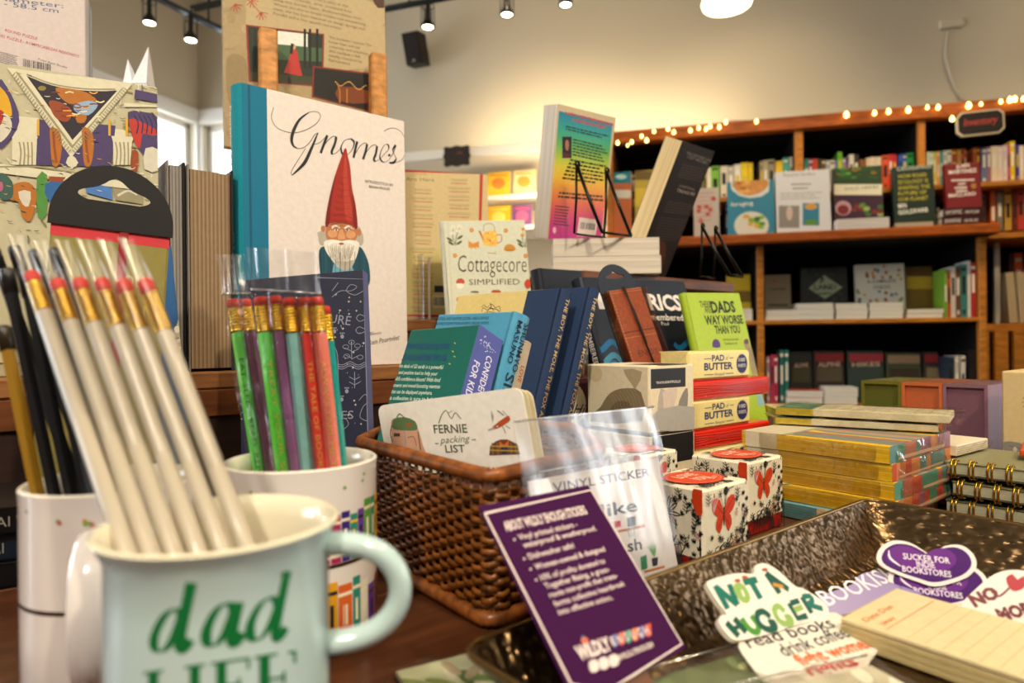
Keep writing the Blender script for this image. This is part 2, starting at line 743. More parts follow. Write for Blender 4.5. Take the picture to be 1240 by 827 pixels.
# ================================================================= BOOKCASE
wd = mat('#a8520f', .45, 'wood')
wdl = mat('#c47c28', .45, 'wood')
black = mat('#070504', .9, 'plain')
zt = bk(1000, 139, 0)[1]
zt0 = bk(1000, 155, 0)[1]
sL = bk(735, 300, 0)[0]
sR = bk(1330, 300, 0)[0]
BD = .34                                                     # hutch depth
zh1 = bk(1075, 227, .03)[1]
zh0 = bk(1075, 233, .03)[1]
DF = -.14                                                    # deck front edge
zd1 = bk(950, 281, DF)[1]
zd0 = bk(950, 293, DF)[1]
sDR = bk(1213, 272, DF)[0]
zl1 = bk(1050, 386, -.05)[1]
zl0 = bk(1050, 391, -.05)[1]
zb1 = bk(1050, 491, -.08)[1]
case = thing('bookcase', 'tall dark-backed wooden bookcase along the back wall under the string lights', 'bookcase', WB)
sP1 = bk(917, 350, -.05)[0]
sP1b = bk(925, 350, -.05)[0]
sP2 = bk(1186, 350, -.05)[0]
sP2b = bk(1195, 350, -.05)[0]
m = MB()
m.box(sL, -.02, zt0, sR, .03, zt, wd, .004)
m.build('cornice', case)
m = MB()
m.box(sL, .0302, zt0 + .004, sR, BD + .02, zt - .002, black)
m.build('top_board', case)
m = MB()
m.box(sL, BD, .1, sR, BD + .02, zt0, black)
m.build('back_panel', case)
for a, b in ((963, 973), (1113, 1121)):
    m = MB()
    m.box(bk(a, 200, 0)[0], 0, zd1, bk(b, 200, 0)[0], .03, zt0, wdl, .002)
    m.build('upright', case)
    m = MB()
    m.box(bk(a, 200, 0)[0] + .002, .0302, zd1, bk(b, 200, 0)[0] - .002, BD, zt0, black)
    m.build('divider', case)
m = MB()
m.box(sL, 0, zd1, sL + .03, BD, zt0, wdl, .002)
m.build('upright', case)
m = MB()
m.box(sR - .03, 0, .1, sR, BD, zt0, wdl, .002)
m.build('upright', case)
m = MB()
sh = [sL + .03, bk(963, 200, 0)[0], bk(973, 200, 0)[0], bk(1113, 200, 0)[0], bk(1121, 200, 0)[0], sR - .03]
for i in (0, 2, 4):
    m.box(sh[i], .03, zh0, sh[i + 1], BD, zh1, wdl, .002)
m.build('upper_shelf', case)
m = MB()
m.box(sL, DF, zd0, sDR, DF + .03, zd1, wd, .006)
m.box(sL, DF + .03, zd0 + .02, sDR, BD, zd1, wd)
m.build('deck', case)
m = MB()
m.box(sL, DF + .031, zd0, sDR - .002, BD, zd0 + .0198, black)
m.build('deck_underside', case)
m = MB()
m.box(sDR, .0, zd0 - .002, sR - .03, BD, zd0 + .02, wdl, .002)
m.build('shelf', case)
for a, b in ((sL, sL + .03), (sP1, sP1b), (sP2, sP2b)):
    m = MB()
    m.box(a, -.05, .08, b, -.02, zd0 - .0005, wdl, .002)
    m.build('upright', case)
    m = MB()
    m.box(a + .002, -.0198, .08, b - .002, BD, zd0 - .0005, black)
    m.build('divider', case)
m = MB()
m.box(sL + .03, -.05, zl0, sP1, BD, zl1, wdl, .002)
m.box(sP1b, -.05, zl0, sP2, BD, zl1, wdl, .002)
m.build('lower_shelf', case)
m = MB()
m.box(sL + .03, -.08, zb1 - .03, sP1, BD, zb1, wdl, .002)
m.box(sP1b, -.08, zb1 - .03, sP2, BD, zb1, wdl, .002)
m.build('bottom_shelf', case)
m = MB()
m.box(sL, -.03, 0, sP2b, BD, .1, wd, .002)
m.build('plinth', case)
# recessed end bay with slatted front
zr1 = bk(1218, 392, .08)[1]
m = MB()
m.box(sP2b, .08, zr1 - .03, sR - .03, BD, zr1, wdl, .002)
m.build('end_shelf', case)
m = MB()
s = sP2b + .002
while s < sR - .08:
    m.box(s, .06, .1, s + .05, .085, zr1 - .03, wdl, .002)
    s += .068
m.build('slat_front', case)

# ----------------------------------------------------------------- books on it
POSTS = [(bk(963, 200, 0)[0], bk(973, 200, 0)[0]), (bk(1113, 200, 0)[0], bk(1121, 200, 0)[0]), (sP1, sP1b), (sP2, sP2b)]


def shelfbook(px0, px1, ptop, zbase, d, col, label, cat='book', group=None, depth=.13, name='book', band=None, hgt=None):
    pm = (px0 + px1) / 2
    s0, s1 = bk(px0, ptop, d)[0], bk(px1, ptop, d)[0]
    z1 = bk(pm, ptop, d)[1]
    h = hgt or max(.05, z1 - zbase)
    h = min(h, (zh0 - zd1 if zbase == zd1 else zd0 - zl1 if zbase == zl1 else 9) - .003)
    for a, b in POSTS:
        if d + depth > 0 and s0 < b and s1 > a:
            s0, s1 = (b + .0005, s1) if s1 - b > a - s0 else (s0, a - .0005)
    if s1 - s0 < .003:
        return None
    t = (s1 - s0) * .97
    m = MB()
    c = mat(col, .5)
    b = .002
    m.box(0, 0, 0, t, b, h, c, .0008)
    m.box(0, 0, 0, b, depth, h, c)
    m.box(t - b, 0, 0, t, depth, h, c)
    m.box(b, b, .003, t - b, depth - .004, h - .003, mat('#e4d6ba', .85))
    S = Surf(m, (0, 0, 0), (1, 0, 0), (0, 0, 1), t, h)
    r = random.Random(int(px0 * 7 + ptop))
    k = mat(r.choice(['#f2ead6', '#1c1a18', '#f2ead6', '#e0c040']) if band is None else band, .6)
    a = .25 + .2 * r.random()
    S.rect(.25, a, .75, a + .35, k)
    if r.random() < .6:
        S.rect(.1, .88, .9, .93, k)
    if r.random() < .5:
        S.rect(.3, .06, .7, .14, k)
    return solo(m, name, label, cat, WB @ Matrix.Translation((s0 + .0003, d, zbase + .0004)), group)


def row(entries, zbase, d, where, group, depth=.13):
    seen = {}
    prev = None
    for i, (a, b, t, col, word) in enumerate(entries):
        nxt = entries[i + 1][4] if i + 1 < len(entries) else 'row end'
        L = '%s spine %s, %s' % (word, where, ('between %s and %s' % (prev, nxt)) if prev else ('first before ' + nxt))
        if L in seen:
            seen[L] += 1
            L = 'second %s spine %s, next to %s' % (word, where, prev)
        else:
            seen[L] = 1
        shelfbook(a, b, t, zbase, d, col, L, 'book', group, depth)
        prev = word


r1 = [(745, 751, 214, '#8a3b2e', 'brick red'), (751, 757, 212, '#c9b98f', 'straw'), (757, 764, 214, '#2f6f7d', 'sea blue'), (764, 770, 210, '#3a3430', 'charcoal'), (770, 777, 213, '#b5552b', 'burnt orange'),
      (777, 783, 211, '#d9cfae', 'oatmeal'), (783, 790, 212, '#5c7a4a', 'moss'), (790, 797, 209, '#7a2b35', 'wine'), (797, 803, 211, '#c7bfae', 'stone'), (803, 810, 208, '#34505f', 'slate'),
      (810, 817, 209, '#e0c79a', 'sand'), (817, 824, 206, '#954f9a', 'violet'), (824, 831, 208, '#d17f35', 'pumpkin'), (831, 838, 205, '#4f8a86', 'dull teal'), (838, 845, 206, '#ded5c0', 'ivory'),
      (845, 851, 204, '#6c5a4a', 'umber'), (851, 856, 205, '#b8a04c', 'mustard'), (856, 861, 203, '#e9e2d0', 'off-white'),
      (861, 871, 201, '#7fbf3f', 'lime green'), (872, 881, 201, '#e6dcc4', 'pale cream'), (881, 889, 201, '#b7b2a6', 'light grey'), (889, 897, 199, '#f0ead8', 'white'), (897, 906, 197, '#f2d21c', 'bright yellow'), (906, 914, 197, '#f0cc14', 'deep yellow'),
      (914, 919, 196, '#4a4038', 'dark brown'), (919, 924, 195, '#8d8675', 'taupe'), (924, 930, 194, '#b6ac8c', 'khaki'), (930, 938, 193, '#9c927a', 'olive grey'), (939, 948, 195, '#edc21e', 'golden yellow'), (948, 955, 191, '#3fae98', 'mint'), (956, 962, 190, '#d8d2bd', 'bone')]
r2 = [(974, 979, 192, '#2f9a8a', 'teal'), (979, 984, 192, '#a5307a', 'magenta'), (984, 990, 192, '#d8502e', 'vermilion'), (990, 995, 192, '#47402f', 'dark olive'), (995, 1000, 193, '#6a5a38', 'brown'), (1000, 1005, 194, '#a8b0b4', 'cool grey'), (1005, 1011, 194, '#d9d3c6', 'cream'),
      (1011, 1014, 194, '#5b6bb0', 'periwinkle'), (1014, 1020, 184, '#74c22e', 'leaf green'), (1020, 1024, 191, '#8e8a96', 'dusty grey'), (1024, 1028, 191, '#7b4b94', 'purple'), (1028, 1034, 187, '#ebe4d2', 'white'), (1034, 1040, 187, '#3d3530', 'near-black'), (1041, 1048, 193, '#8d5a26', 'tan brown'),
      (1049, 1054, 191, '#e8d3b4', 'peach cream'), (1054, 1058, 190, '#ead8bc', 'pale peach'), (1058, 1063, 190, '#e6cfb0', 'buff'), (1063, 1067, 190, '#efe0c6', 'light buff'), (1068, 1076, 188, '#e2552a', 'orange red'), (1076, 1081, 187, '#d22e2e', 'red'), (1081, 1086, 187, '#c4242c', 'crimson'),
      (1088, 1093, 187, '#2f62c0', 'blue'), (1093, 1098, 186, '#2a56ac', 'royal blue'), (1098, 1107, 185, '#1f9a42', 'green'), (1107, 1112, 180, '#7a3fa0', 'violet')]
r3 = [(1122, 1126, 184, '#c8d6c0', 'pale sage'), (1126, 1130, 184, '#b2c9c4', 'pale aqua'), (1130, 1134, 184, '#d8d060', 'soft yellow'), (1134, 1138, 183, '#e3a060', 'apricot'), (1138, 1142, 183, '#3fa0a0', 'teal'), (1142, 1147, 182, '#b9bcbc', 'silver grey'), (1147, 1152, 182, '#d9d9d2', 'chalk'), (1152, 1159, 181, '#a04f1e', 'rust'),
      (1159, 1164, 181, '#d8a058', 'caramel'), (1164, 1168, 180, '#cc5a24', 'orange'), (1168, 1173, 180, '#b8502a', 'terracotta'), (1173, 1178, 179, '#a83a24', 'brick'), (1178, 1182, 179, '#c26a3a', 'copper'), (1182, 1187, 178, '#8a2f22', 'maroon'), (1188, 1195, 179, '#6a78a0', 'blue grey'), (1195, 1200, 178, '#a06a7a', 'mauve'),
      (1200, 1208, 177, '#eedcbc', 'cream'), (1208, 1214, 177, '#f0d8cc', 'blush'), (1214, 1220, 176, '#e6cfd0', 'pale pink'), (1220, 1223, 176, '#e05a80', 'hot pink'), (1223, 1229, 171, '#f2c912', 'yellow'), (1230, 1234, 175, '#4a3f9a', 'indigo'), (1234, 1240, 176, '#f0dcc4', 'vanilla'), (1240, 1248, 176, '#b05040', 'red brown')]
row(r1, zh1, .06, 'on upper shelf, first bay', 'spines on the upper shelf, first bay')
row(r2, zh1, .06, 'on upper shelf, middle bay', 'spines on the upper shelf, middle bay')
row(r3, zh1, .06, 'on upper shelf, end bay', 'spines on the upper shelf, end bay')
r4 = [(878, 882, 244, '#2b2a2c', 'black'), (882, 886, 246, '#c8bda8', 'cream'), (932, 939, 242, '#8e1f22', 'dark red'), (1006, 1010, 244, '#b9b2a2', 'grey'), (1072, 1080, 244, '#1f2430', 'navy'), (1133, 1139, 236, '#1d1c22', 'black'), (1189, 1194, 236, '#4a3d2a', 'dark brown'), (1199, 1206, 231, '#d8622a', 'orange'), (1207, 1214, 232, '#8a8478', 'grey'),
      (1216, 1225, 229, '#c69a38', 'ochre'), (1226, 1232, 230, '#7d2f1c', 'rust brown'), (1232, 1240, 230, '#c8402e', 'red'), (1240, 1246, 230, '#7fa06a', 'sage')]
row(r4, zd1, .10, 'behind displayed books', 'spines behind the displayed books', .12)
r5 = [(1222, 1228, 296, '#5a3030', 'dark plum'), (1228, 1238, 293, '#e0662a', 'bright orange'), (1238, 1246, 296, '#3a2c24', 'brown')]
zs5 = zr1
for i, (a, b, t, c, w_) in enumerate(r5):
    shelfbook(a, b, t, bk(a, 392, .16)[1] + .0, .2, c, w_ + ' book spine in the recessed end bay beside the slats', 'book', None, .1, hgt=.30)
for i, (a, b) in enumerate(((1219, 1231), (1232, 1244))):
    s0 = bk(a, 340, .1)[0]
    m = MB()
    m.box(0, 0, 0, .028, .07, bk(a, 331, .1)[1] - zr1, mat('#cdb78e', .85, 'pages'), .001)
    m.box(-.002, -.001, 0, .0, .072, bk(a, 331, .1)[1] - zr1 + .002, mat('#d8cbb0', .6))
    solo(m, 'book', 'beige page-edge book leaning in the end bay above the slats, %s' % ['inner one by the post', 'outer one'][i], 'book', WB @ Matrix.Translation((s0 + .012, .1, zr1 + .0032)) @ Matrix.Rotation(radians(-4), 4, 'Y'))
s0 = bk(1214, 300, .02)[0]
m = MB()
m.box(0, 0, 0, .02, .02, zd0 - zr1 - .008, mat('#b9b0a0', .6), .002)
solo(m, 'shelf_divider', 'narrow pale upright divider in the end bay by the orange book', 'divider', WB @ Matrix.Translation((s0, .09, zr1 + .001)))


def faceout(px0, px1, pt, zbase, d, col, label, art=None, t=.028, lean=6, name='display_book', pages='#e8dfcc', cat='book'):
    s0, s1 = bk(px0, pt, d)[0], bk(px1, pt, d)[0]
    z1 = bk((px0 + px1) / 2, pt, d)[1]
    M = WB @ Matrix.Translation((s0, d, zbase + .0005 + t * sin(radians(lean)))) @ Matrix.Rotation(radians(-lean), 4, 'X')
    h = (z1 - zbase) / cos(radians(lean))
    return book(name, label, M, s1 - s0, h, t, col, pages, 'L', False, art, px=True, cat=cat)


W_ = mat('#f1ede2', .6)
K_ = mat('#1b1917', .6)
GR = mat('#7d7870', .6)


def art_teal(S):
    S.poly([(884, 219), (932, 216), (931, 232), (922, 238), (908, 240), (895, 237), (886, 230)], mat('#cfd6d4', .5))
    S.poly([(888, 219), (929, 217), (926, 230), (908, 237), (893, 232)], mat('#c98b48', .6), 2)
    r = random.Random(3)
    for i in range(9):
        S.ell(893 + r.random() * 30, 221 + r.random() * 12, 4, 3, mat(r.choice(['#e2a860', '#b06a2c', '#d9934a']), .6), 8)
    S.text('foraging', (885, 250), (912, 248), 5, W_)
    S.ell(910, 273, 21, 17, mat('#d6d3c4', .5), 20)
    for i in range(14):
        S.ell(894 + r.random() * 32, 262 + r.random() * 13, 4, 2.6, mat(r.choice(['#4f8a2e', '#7fae3c', '#2f6a28', '#d8a83a']), .6), 8)


def art_white(S):
    S.text('Beautiful Gardens', (949, 214), (987, 212), 4, GR)
    for y, a, b in ((223, 958, 983), (228, 960, 979)):
        S.para([(a, y - 1), (b, y - 1.5), (b, y + 1), (a, y + 1.5)], 1, GR, .7)
    S.para([(945, 233), (998, 231), (998, 241), (945, 243)], 3, mat('#a9a49a', .6), .4)
    S.rect(943, 249, 968, 276, mat('#8d8782', .6))
    S.ell(956, 258, 4, 9, mat('#cdb7a8', .6), 10)
    S.rect(972, 246, 992, 273, mat('#2f7f9c', .6))
    S.ell(982, 250, 8, 4, mat('#d29a4a', .6), 10)
    S.ell(982, 269, 8, 4, mat('#5c8a3a', .6), 10)


def art_green(S):
    r = random.Random(4)
    S.rect(1010, 200, 1068, 223, mat('#24401f', .5))
    for i in range(26):
        S.ell(1012 + r.random() * 54, 202 + r.random() * 14, 4, 2, mat(r.choice(['#3f7a2e', '#5a9a3c', '#2b5522', '#8a6a2a']), .6), 7)
    S.rect(1010, 223, 1068, 236, mat('#e3dcc4', .6))
    S.text('WILD HERBS', (1022, 231), (1064, 228), 4, mat('#5c7a4a', .6))
    S.rect(1010, 236, 1068, 272, mat('#3a1a33', .5))
    S.ell(1021, 252, 10, 9, mat('#b98f9a', .4), 18)
    S.ell(1021, 254, 7, 6, mat('#7a1e22', .4), 14)
    for i in range(16):
        S.ell(1034 + r.random() * 32, 248 + r.random() * 20, 4, 2.6, mat(r.choice(['#4c8a34', '#7a2a22', '#3a6a2a', '#8fae5a']), .6), 7)


def art_cross(S):
    S.text('CROSSINGS', (1086, 207), (1128, 203), 5, mat('#b8c0b4', .5), .02)
    ym = mat('#c2b52a', .5)
    for i, (t, w) in enumerate((('HOW ROAD', 34), ('ECOLOGY IS', 36), ('SHAPING THE', 38), ('FUTURE OF', 34), ('OUR PLANET', 36))):
        S.text(t, (1088, 216 + i * 7), (1088 + w, 213.5 + i * 7), 4.6, ym, .01)
    S.text('BEN', (1088, 252), (1098, 251), 5, W_, .02)
    S.text('GOLDFARB', (1088, 260), (1124, 256), 5, W_, .02)


def art_red(S):
    S.text('JUAN', (1158, 204), (1174, 202), 4.5, W_, .02)
    S.text('MARTINEZ', (1149, 211), (1183, 208), 4.5, W_, .02)
    for i, (a, b) in enumerate(((1152, 1182), (1160, 1170), (1156, 1172))):
        S.para([(a, 217 + i * 4.5), (b, 216 + i * 4.5), (b, 219 + i * 4.5), (a, 220 + i * 4.5)], 1, W_, .7, 4)
    S.ell(1179, 225, 3.5, 3.5, mat('#a87a2a', .4), 12)
    S.text('SARA', (1158, 234), (1172, 232), 4, W_, .02)
    S.text('MALLARD', (1149, 239), (1182, 236), 4, W_, .02)


def art_grey(S):
    r = random.Random(9)
    for i in range(7):
        S.ell(846 + r.random() * 20, 238 + r.random() * 34, 3, 3, mat('#b8322c', .6), 10)
    S.para([(843, 232), (866, 231), (866, 268), (843, 270)], 8, mat('#b88a80', .6), .4)


faceout(742, 764, 207, zd1, -.03, '#c86a3a', 'small orange and teal book shown face out on the deck behind the rainbow paperback', lambda S: (S.rect(742, 205, 764, 222, mat('#1f7f8a', .5)), S.ell(752, 214, 7, 3, mat('#bfe0dc', .5), 12), S.rect(742, 230, 764, 240, mat('#e0d6c0', .5))))
faceout(768, 792, 205, zd1, -.03, '#b8a03c', 'ochre and dark book shown face out on the deck left of the tilted black paperback', lambda S: (S.rect(768, 207, 792, 218, mat('#6a5526', .5)), S.rect(768, 228, 792, 250, mat('#d8b83a', .5))))
faceout(840, 871, 227, zd1, -.05, '#b9aea2', 'grey book dotted with red, face out right of the tilted black paperback', art_grey)
faceout(881, 938, 218, zd1, -.09, '#2a7f9c', 'teal cookbook with fried snacks and green salad on its cover', art_teal)
faceout(940, 1006, 206, zd1, -.09, '#d9d9dd', 'white book with two small pictures at its foot, between the teal and green cookbooks', art_white, .04)
faceout(1010, 1070, 201, zd1, -.06, '#2b2a24', 'dark green cookbook with a cream title band across its cover', art_green)
faceout(1083, 1133, 200, zd1, -.08, '#12291c', 'dark green hardback with yellow hand lettering and white author name', art_cross)
m = MB()                                                     # page stack in front of the cookbook
s0, z1 = bk(1013, 266, -.13)
s1 = bk(1077, 262, -.13)[0]
m.box(0, 0, 0, s1 - s0, .06, z1 - zd1, mat('#d9d4cf', .8, 'pagesz'), .001)
solo(m, 'page_pad', 'low white pad of paper before the banded green cookbook', 'paper', WB @ Matrix.Translation((s0, -.13, zd1 + .0005)))
m = MB()
s0 = bk(1085, 270, -.13)[0]
s1 = bk(1131, 266, -.13)[0]
m.box(0, 0, 0, s1 - s0, .03, .017, mat('#b8a890', .8, 'pagesz'), .001)
solo(m, 'paper_pad', 'thin tan pad under the dark green hardback with yellow lettering', 'paper', WB @ Matrix.Translation((s0, -.125, zd1 + .0005)))
zst = zd1
for i in range(2):
    s0 = bk(1141, 265, -.12)[0]
    s1 = bk(1192, 265, -.12)[0]
    hh = (bk(1165, 251, -.12)[1] - zd1) / 2 - .001
    M = WB @ Matrix.Translation((s0 + .004 * i, -.12, zst + .0004))
    root = thing('stacked_book', 'maroon hardback lying spine out under the red book, %s one' % ['bottom', 'top'][i], 'book', M, 'maroon hardbacks lying on the deck')
    m = MB()
    m.box(0, 0, 0, s1 - s0, .006, hh, mat('#3f1416', .5), .001)
    m.box(0, 0, 0, s1 - s0, .12, .003, mat('#3f1416', .5))
    m.box(0, 0, hh - .003, s1 - s0, .12, hh, mat('#3f1416', .5))
    S = Surf(m, (0, 0, 0), (1, 0, 0), (0, 0, 1), s1 - s0, hh)
    S.text('JUAN MARTINEZ', (.05, .3), (.45, .3), .45, W_)
    S.text('SARA MALLARD', (.52, .3), (.85, .3), .35, W_)
    m.build('cover', root)
    m = MB()
    m.box(.003, .006, .003, s1 - s0 - .003, .117, hh - .003, mat('#e0d4bc', .8, 'pagesz'))
    m.build('page_block', root)
    zst += hh + .0005
faceout(1146, 1189, 197, zst, -.07, '#7a1418', 'red hardback with white lettering standing on two maroon hardbacks', art_red, .03)

# lower shelf
zl = zl1


def paperstack(px0, px1, ptop, n, label, d=-.04, zb=None, cov='#dcdcd8', name='paperback', group=None, depth=.12):
    zb = zl if zb is None else zb
    s0, s1 = bk(px0, ptop, d)[0], bk(px1, ptop, d)[0]
    z1 = bk((px0 + px1) / 2, ptop, d)[1]
    hh = (z1 - zb) / n
    for i in range(n):
        m = MB()
        m.box(0, 0, .0008, s1 - s0, depth, hh - .0012, mat('#e9e2d4', .85, 'pagesz'), .0005)
        m.box(-.0005, -.0005, 0, s1 - s0 + .0005, depth, .0008, mat(cov, .5))
        m.box(-.0005, -.0005, hh - .0012, s1 - s0 + .0005, depth, hh - .0004, mat(cov, .5))
        pos_ = '' if n == 1 else [', bottom one', ', second up', ', third up', ', top one'][i if i < n - 1 else 3]
        solo(m, name, label + pos_, 'book', WB @ Matrix.Translation((s0 + .003 * (i % 2), d + .001 * i, zb + .0005 + i * hh)), group)


def art_land(S):
    S.poly([(979, 349), (998, 333), (1020, 348), (999, 362)], mat('#97a182', .5))
    S.text('LAND', (986, 351), (1013, 350), 6, mat('#2a2f22', .5), .02)
    S.para([(990, 354), (1008, 353), (1007, 357), (991, 358)], 1, mat('#2a2f22', .5))
    r = random.Random(2)
    for i in range(20):
        S.ell(972 + r.random() * 52, 326 + r.random() * 38, 2.5, 1.4, mat('#28352c', .5), 6)


def art_kids(S):
    r = random.Random(5)
    for i in range(34):
        x, y = 1038 + r.random() * 56, 322 + r.random() * 44
        if 1050 < x < 1086 and 338 < y < 352:
            continue
        S.ell(x, y, 2.2, 1.5 + r.random(), mat(r.choice(['#4f76a0', '#b86a4a', '#7d8a4a', '#3c3c48', '#c9a83a', '#a04a4a']), .6), 7)
    S.text('A COMPLETE', (1050, 343), (1085, 342), 4, mat('#3a3f52', .6), .01)
    S.text('CHILDS', (1058, 350), (1078, 349), 4, mat('#3a3f52', .6), .01)


def art_yb(S):
    S.rect(1098, 335, 1131, 350, mat('#c2a52c', .5))
    S.rect(1098, 322, 1131, 334, mat('#5a4318', .5))
    S.text('KINDLE', (1102, 360), (1128, 359), 6, mat('#8a6a1c', .5))


faceout(880, 909, 333, zl, .08, '#e6c414', 'yellow book face out on the lower shelf left of the post', lambda S: S.rect(880, 352, 916, 366, mat('#8d6a1a', .5)))
paperstack(884, 911, 374, 1, 'white paperback lying before the yellow book', group='piles of paperbacks on the lower shelf')
faceout(926, 958, 333, zl, .08, '#8f7d63', 'brown paper-coloured book face out right of the post on the lower shelf', lambda S: (S.text('HOMES', (932, 352), (952, 351), 3, K_), S.ell(938, 341, 4, 1.6, mat('#b8622a', .6), 8), S.rect(930, 368, 954, 371, mat('#4a5a32', .6))))
faceout(970, 1027, 324, zl, .08, '#141a18', 'dark square book with a pale green diamond on its cover', art_land)
faceout(1037, 1097, 320, zl, .08, '#d6d2c6', "white children's book sprinkled with small coloured drawings", art_kids)
faceout(1098, 1131, 323, zl, .1, '#7d6420', 'yellow and brown book face out behind the last paperback pile', art_yb)
paperstack(927, 967, 375, 2, 'white paperback in the flat pile before the brown book', cov='#d9cfc8', group='piles of paperbacks on the lower shelf')
paperstack(965, 1009, 367, 3, 'paperback in the pile before the dark diamond book', cov='#9cc2c8', d=-.045, group='piles of paperbacks on the lower shelf')
paperstack(1012, 1050, 367, 3, 'paperback in the pile under the left edge of the white drawings book', group='piles of paperbacks on the lower shelf')
paperstack(1053, 1093, 366, 4, "paperback in the pile before the white children's book", cov='#cfd6c8', d=-.045, group='piles of paperbacks on the lower shelf')
paperstack(1098, 1142, 374, 2, 'paperback in the low pile before the yellow and brown book', cov='#c2b53a', group='piles of paperbacks on the lower shelf')
low = [(1143, 1147, 326, '#7fae3a', 'green'), (1147, 1151, 330, '#d05028', 'orange'), (1151, 1157, 323, '#d9cfc0', 'white'), (1157, 1163, 324, '#6a4630', 'brown'), (1163, 1171, 320, '#3f8076', 'teal'), (1171, 1175, 316, '#dfe0da', 'white'), (1175, 1182, 318, '#b8342c', 'red'), (1182, 1186, 303, '#3f78b8', 'blue')]
row(low, zl, -.03, 'upright on lower shelf', 'upright books on the lower shelf', .12)
shelfbook(1158, 1180, 303, zl, .16, '#4a84bc', 'tall wide blue book standing at the back, end of the lower shelf', depth=.03)

# bottom shelf
bot = [(928, 932, 432, '#b4868e', 'pale rose'), (933, 937, 430, '#c23a5a', 'raspberry'), (937, 942, 430, '#a82a4a', 'dark pink'), (944, 949, 424, '#1f6a60', 'teal'), (950, 955, 424, '#236f66', 'teal green')]
row(bot, zb1, -.03, 'upright on bottom shelf', 'upright books on the bottom shelf', .12)


def art_dark(a, b, t, c1, c2, word=None):
    def f(S):
        S.rect(a + 1, t + 2, b - 1, t + 12, mat(c1, .5))
        S.rect(a + 3, t + 18, b - 3, t + 36, mat(c2, .6))
        if word:
            S.text(word, (a + 5, t + 18), (b - 5, t + 17), 5, mat('#c8a890', .5), .02)
    return f


faceout(957, 984, 427, zb1, .05, '#1c1814', 'dark book with faint olive lettering, first of the bottom shelf face-outs', art_dark(957, 984, 427, '#26221a', '#3a3a22', 'ALONE'))
faceout(986, 1023, 426, zb1, .05, '#241a14', 'dark book with a red top band and tan title on the bottom shelf', art_dark(986, 1023, 426, '#8a2020', '#4a4030', 'ALPINE'))
faceout(1027, 1071, 426, zb1, .05, '#24382e', 'dark green book with a red title panel on the bottom shelf', art_dark(1027, 1071, 426, '#a03038', '#2a3a34', 'HIKES'))
faceout(1074, 1116, 428, zb1, .05, '#38402a', 'olive book with a tan title band on the bottom shelf', art_dark(1074, 1116, 428, '#9a8060', '#2f2418'))
faceout(1119, 1138, 427, zb1, .05, '#2a2426', 'dark book with a red band beside the white spines on the bottom shelf', art_dark(1119, 1146, 427, '#8a1c20', '#6a6048'))
row([(1147, 1155, 432, '#22344a', 'navy'), (1156, 1161, 431, '#c9c0b0', 'cream'), (1163, 1169, 431, '#d8d0c4', 'white'), (1172, 1184, 424, '#111014', 'black')], zb1, -.02, 'at bottom shelf end', 'upright books at the bottom shelf end', .12)
paperstack(953, 996, 473, 2, 'white paperback in the bottom shelf pile beside the teal spines', d=-.07, zb=zb1, cov='#b8402a', group='piles of paperbacks on the bottom shelf', depth=.11)
paperstack(998, 1038, 469, 2, 'white paperback in the bottom shelf pile before the red-banded book', d=-.07, zb=zb1, group='piles of paperbacks on the bottom shelf', depth=.11)

# ----------------------------------------------------------------- string lights, sign, cable
bulbs = [(748, 173, 1), (760, 176, .7), (765, 172, 1), (777, 165, .9), (783, 170, 1.1), (792, 159, .9), (809, 156, 1), (816, 160, 1), (836, 158, 1), (846, 155, 1), (855, 156, 1), (860, 153, 1), (871, 154, 1), (879, 148, 1), (916, 147, 1), (1025, 139, 1.4), (1059, 137, 1.1), (1076, 135, 1.2), (1100, 133, 1.3), (1123, 130, .9), (1136, 130, 1.1), (1153, 144, 1.2), (1173, 128, 1.4), (1188, 126, .8), (1212, 123, .9), (1223, 121, 1.3), (1229, 120, 1.2), (1239, 120, 1)]
st = thing('string_lights', 'warm fairy lights strung along the top edge of the bookcase', 'string lights', WB)
m = MB()
pts = []
for px, py, r in bulbs:
    s, z = bk(px, py, -.035)
    pts.append((s, -.03, z + .006))
m.tube([(a[0], a[1], a[2]) for a in pts], .0016, mat('#2a3018', .6, 'plain'), 5)
m.build('wire', st)
for px, py, r in bulbs:
    s, z = bk(px, py, -.035)
    m = MB()
    rr = .0068 * r
    m.lathe([(0, -rr * 1.4), (rr * .8, -rr * .9), (rr, 0), (rr * .6, rr), (.0015, rr * 1.5), (0, rr * 1.6)], emit('#f6dc78', 8), 10, Matrix.Translation((s, -.035, z)))
    m.build('bulb', st)


def oct_plaque(w, h, c):
    return [(c, 0), (w - c, 0), (w, c), (w, h - c), (w - c, h), (c, h), (0, h - c), (0, c)]


s0, z0 = bk(1159, 165, -.06)
s1, z1 = bk(1217, 131, -.06)
w, h = s1 - s0, z1 - z0
sg = thing('hanging_sign', 'small dark framed sign with red script hanging from the bookcase top', 'sign', WB @ Matrix.Translation((s0, -.06, z0 - .004)) @ Matrix.Rotation(radians(-2), 4, 'Y'))
m = MB()
m.prism(oct_plaque(w, h, .018), 0, .012, mat('#d8c8a8', .5))
m.build('frame', sg)
m = MB()
m.prism([(p[0] + .006, p[1] + .006) for p in oct_plaque(w - .012, h - .012, .016)], -.002, .004, mat('#241c18', .7))
S = Surf(m, (0, -.002, 0), (1, 0, 0), (0, 0, 1), w, h)
S.text('Inventory', (.14, .42), (.86, .42), .3, mat('#b8403a', .6), .01, .3)
m.build('panel', sg)
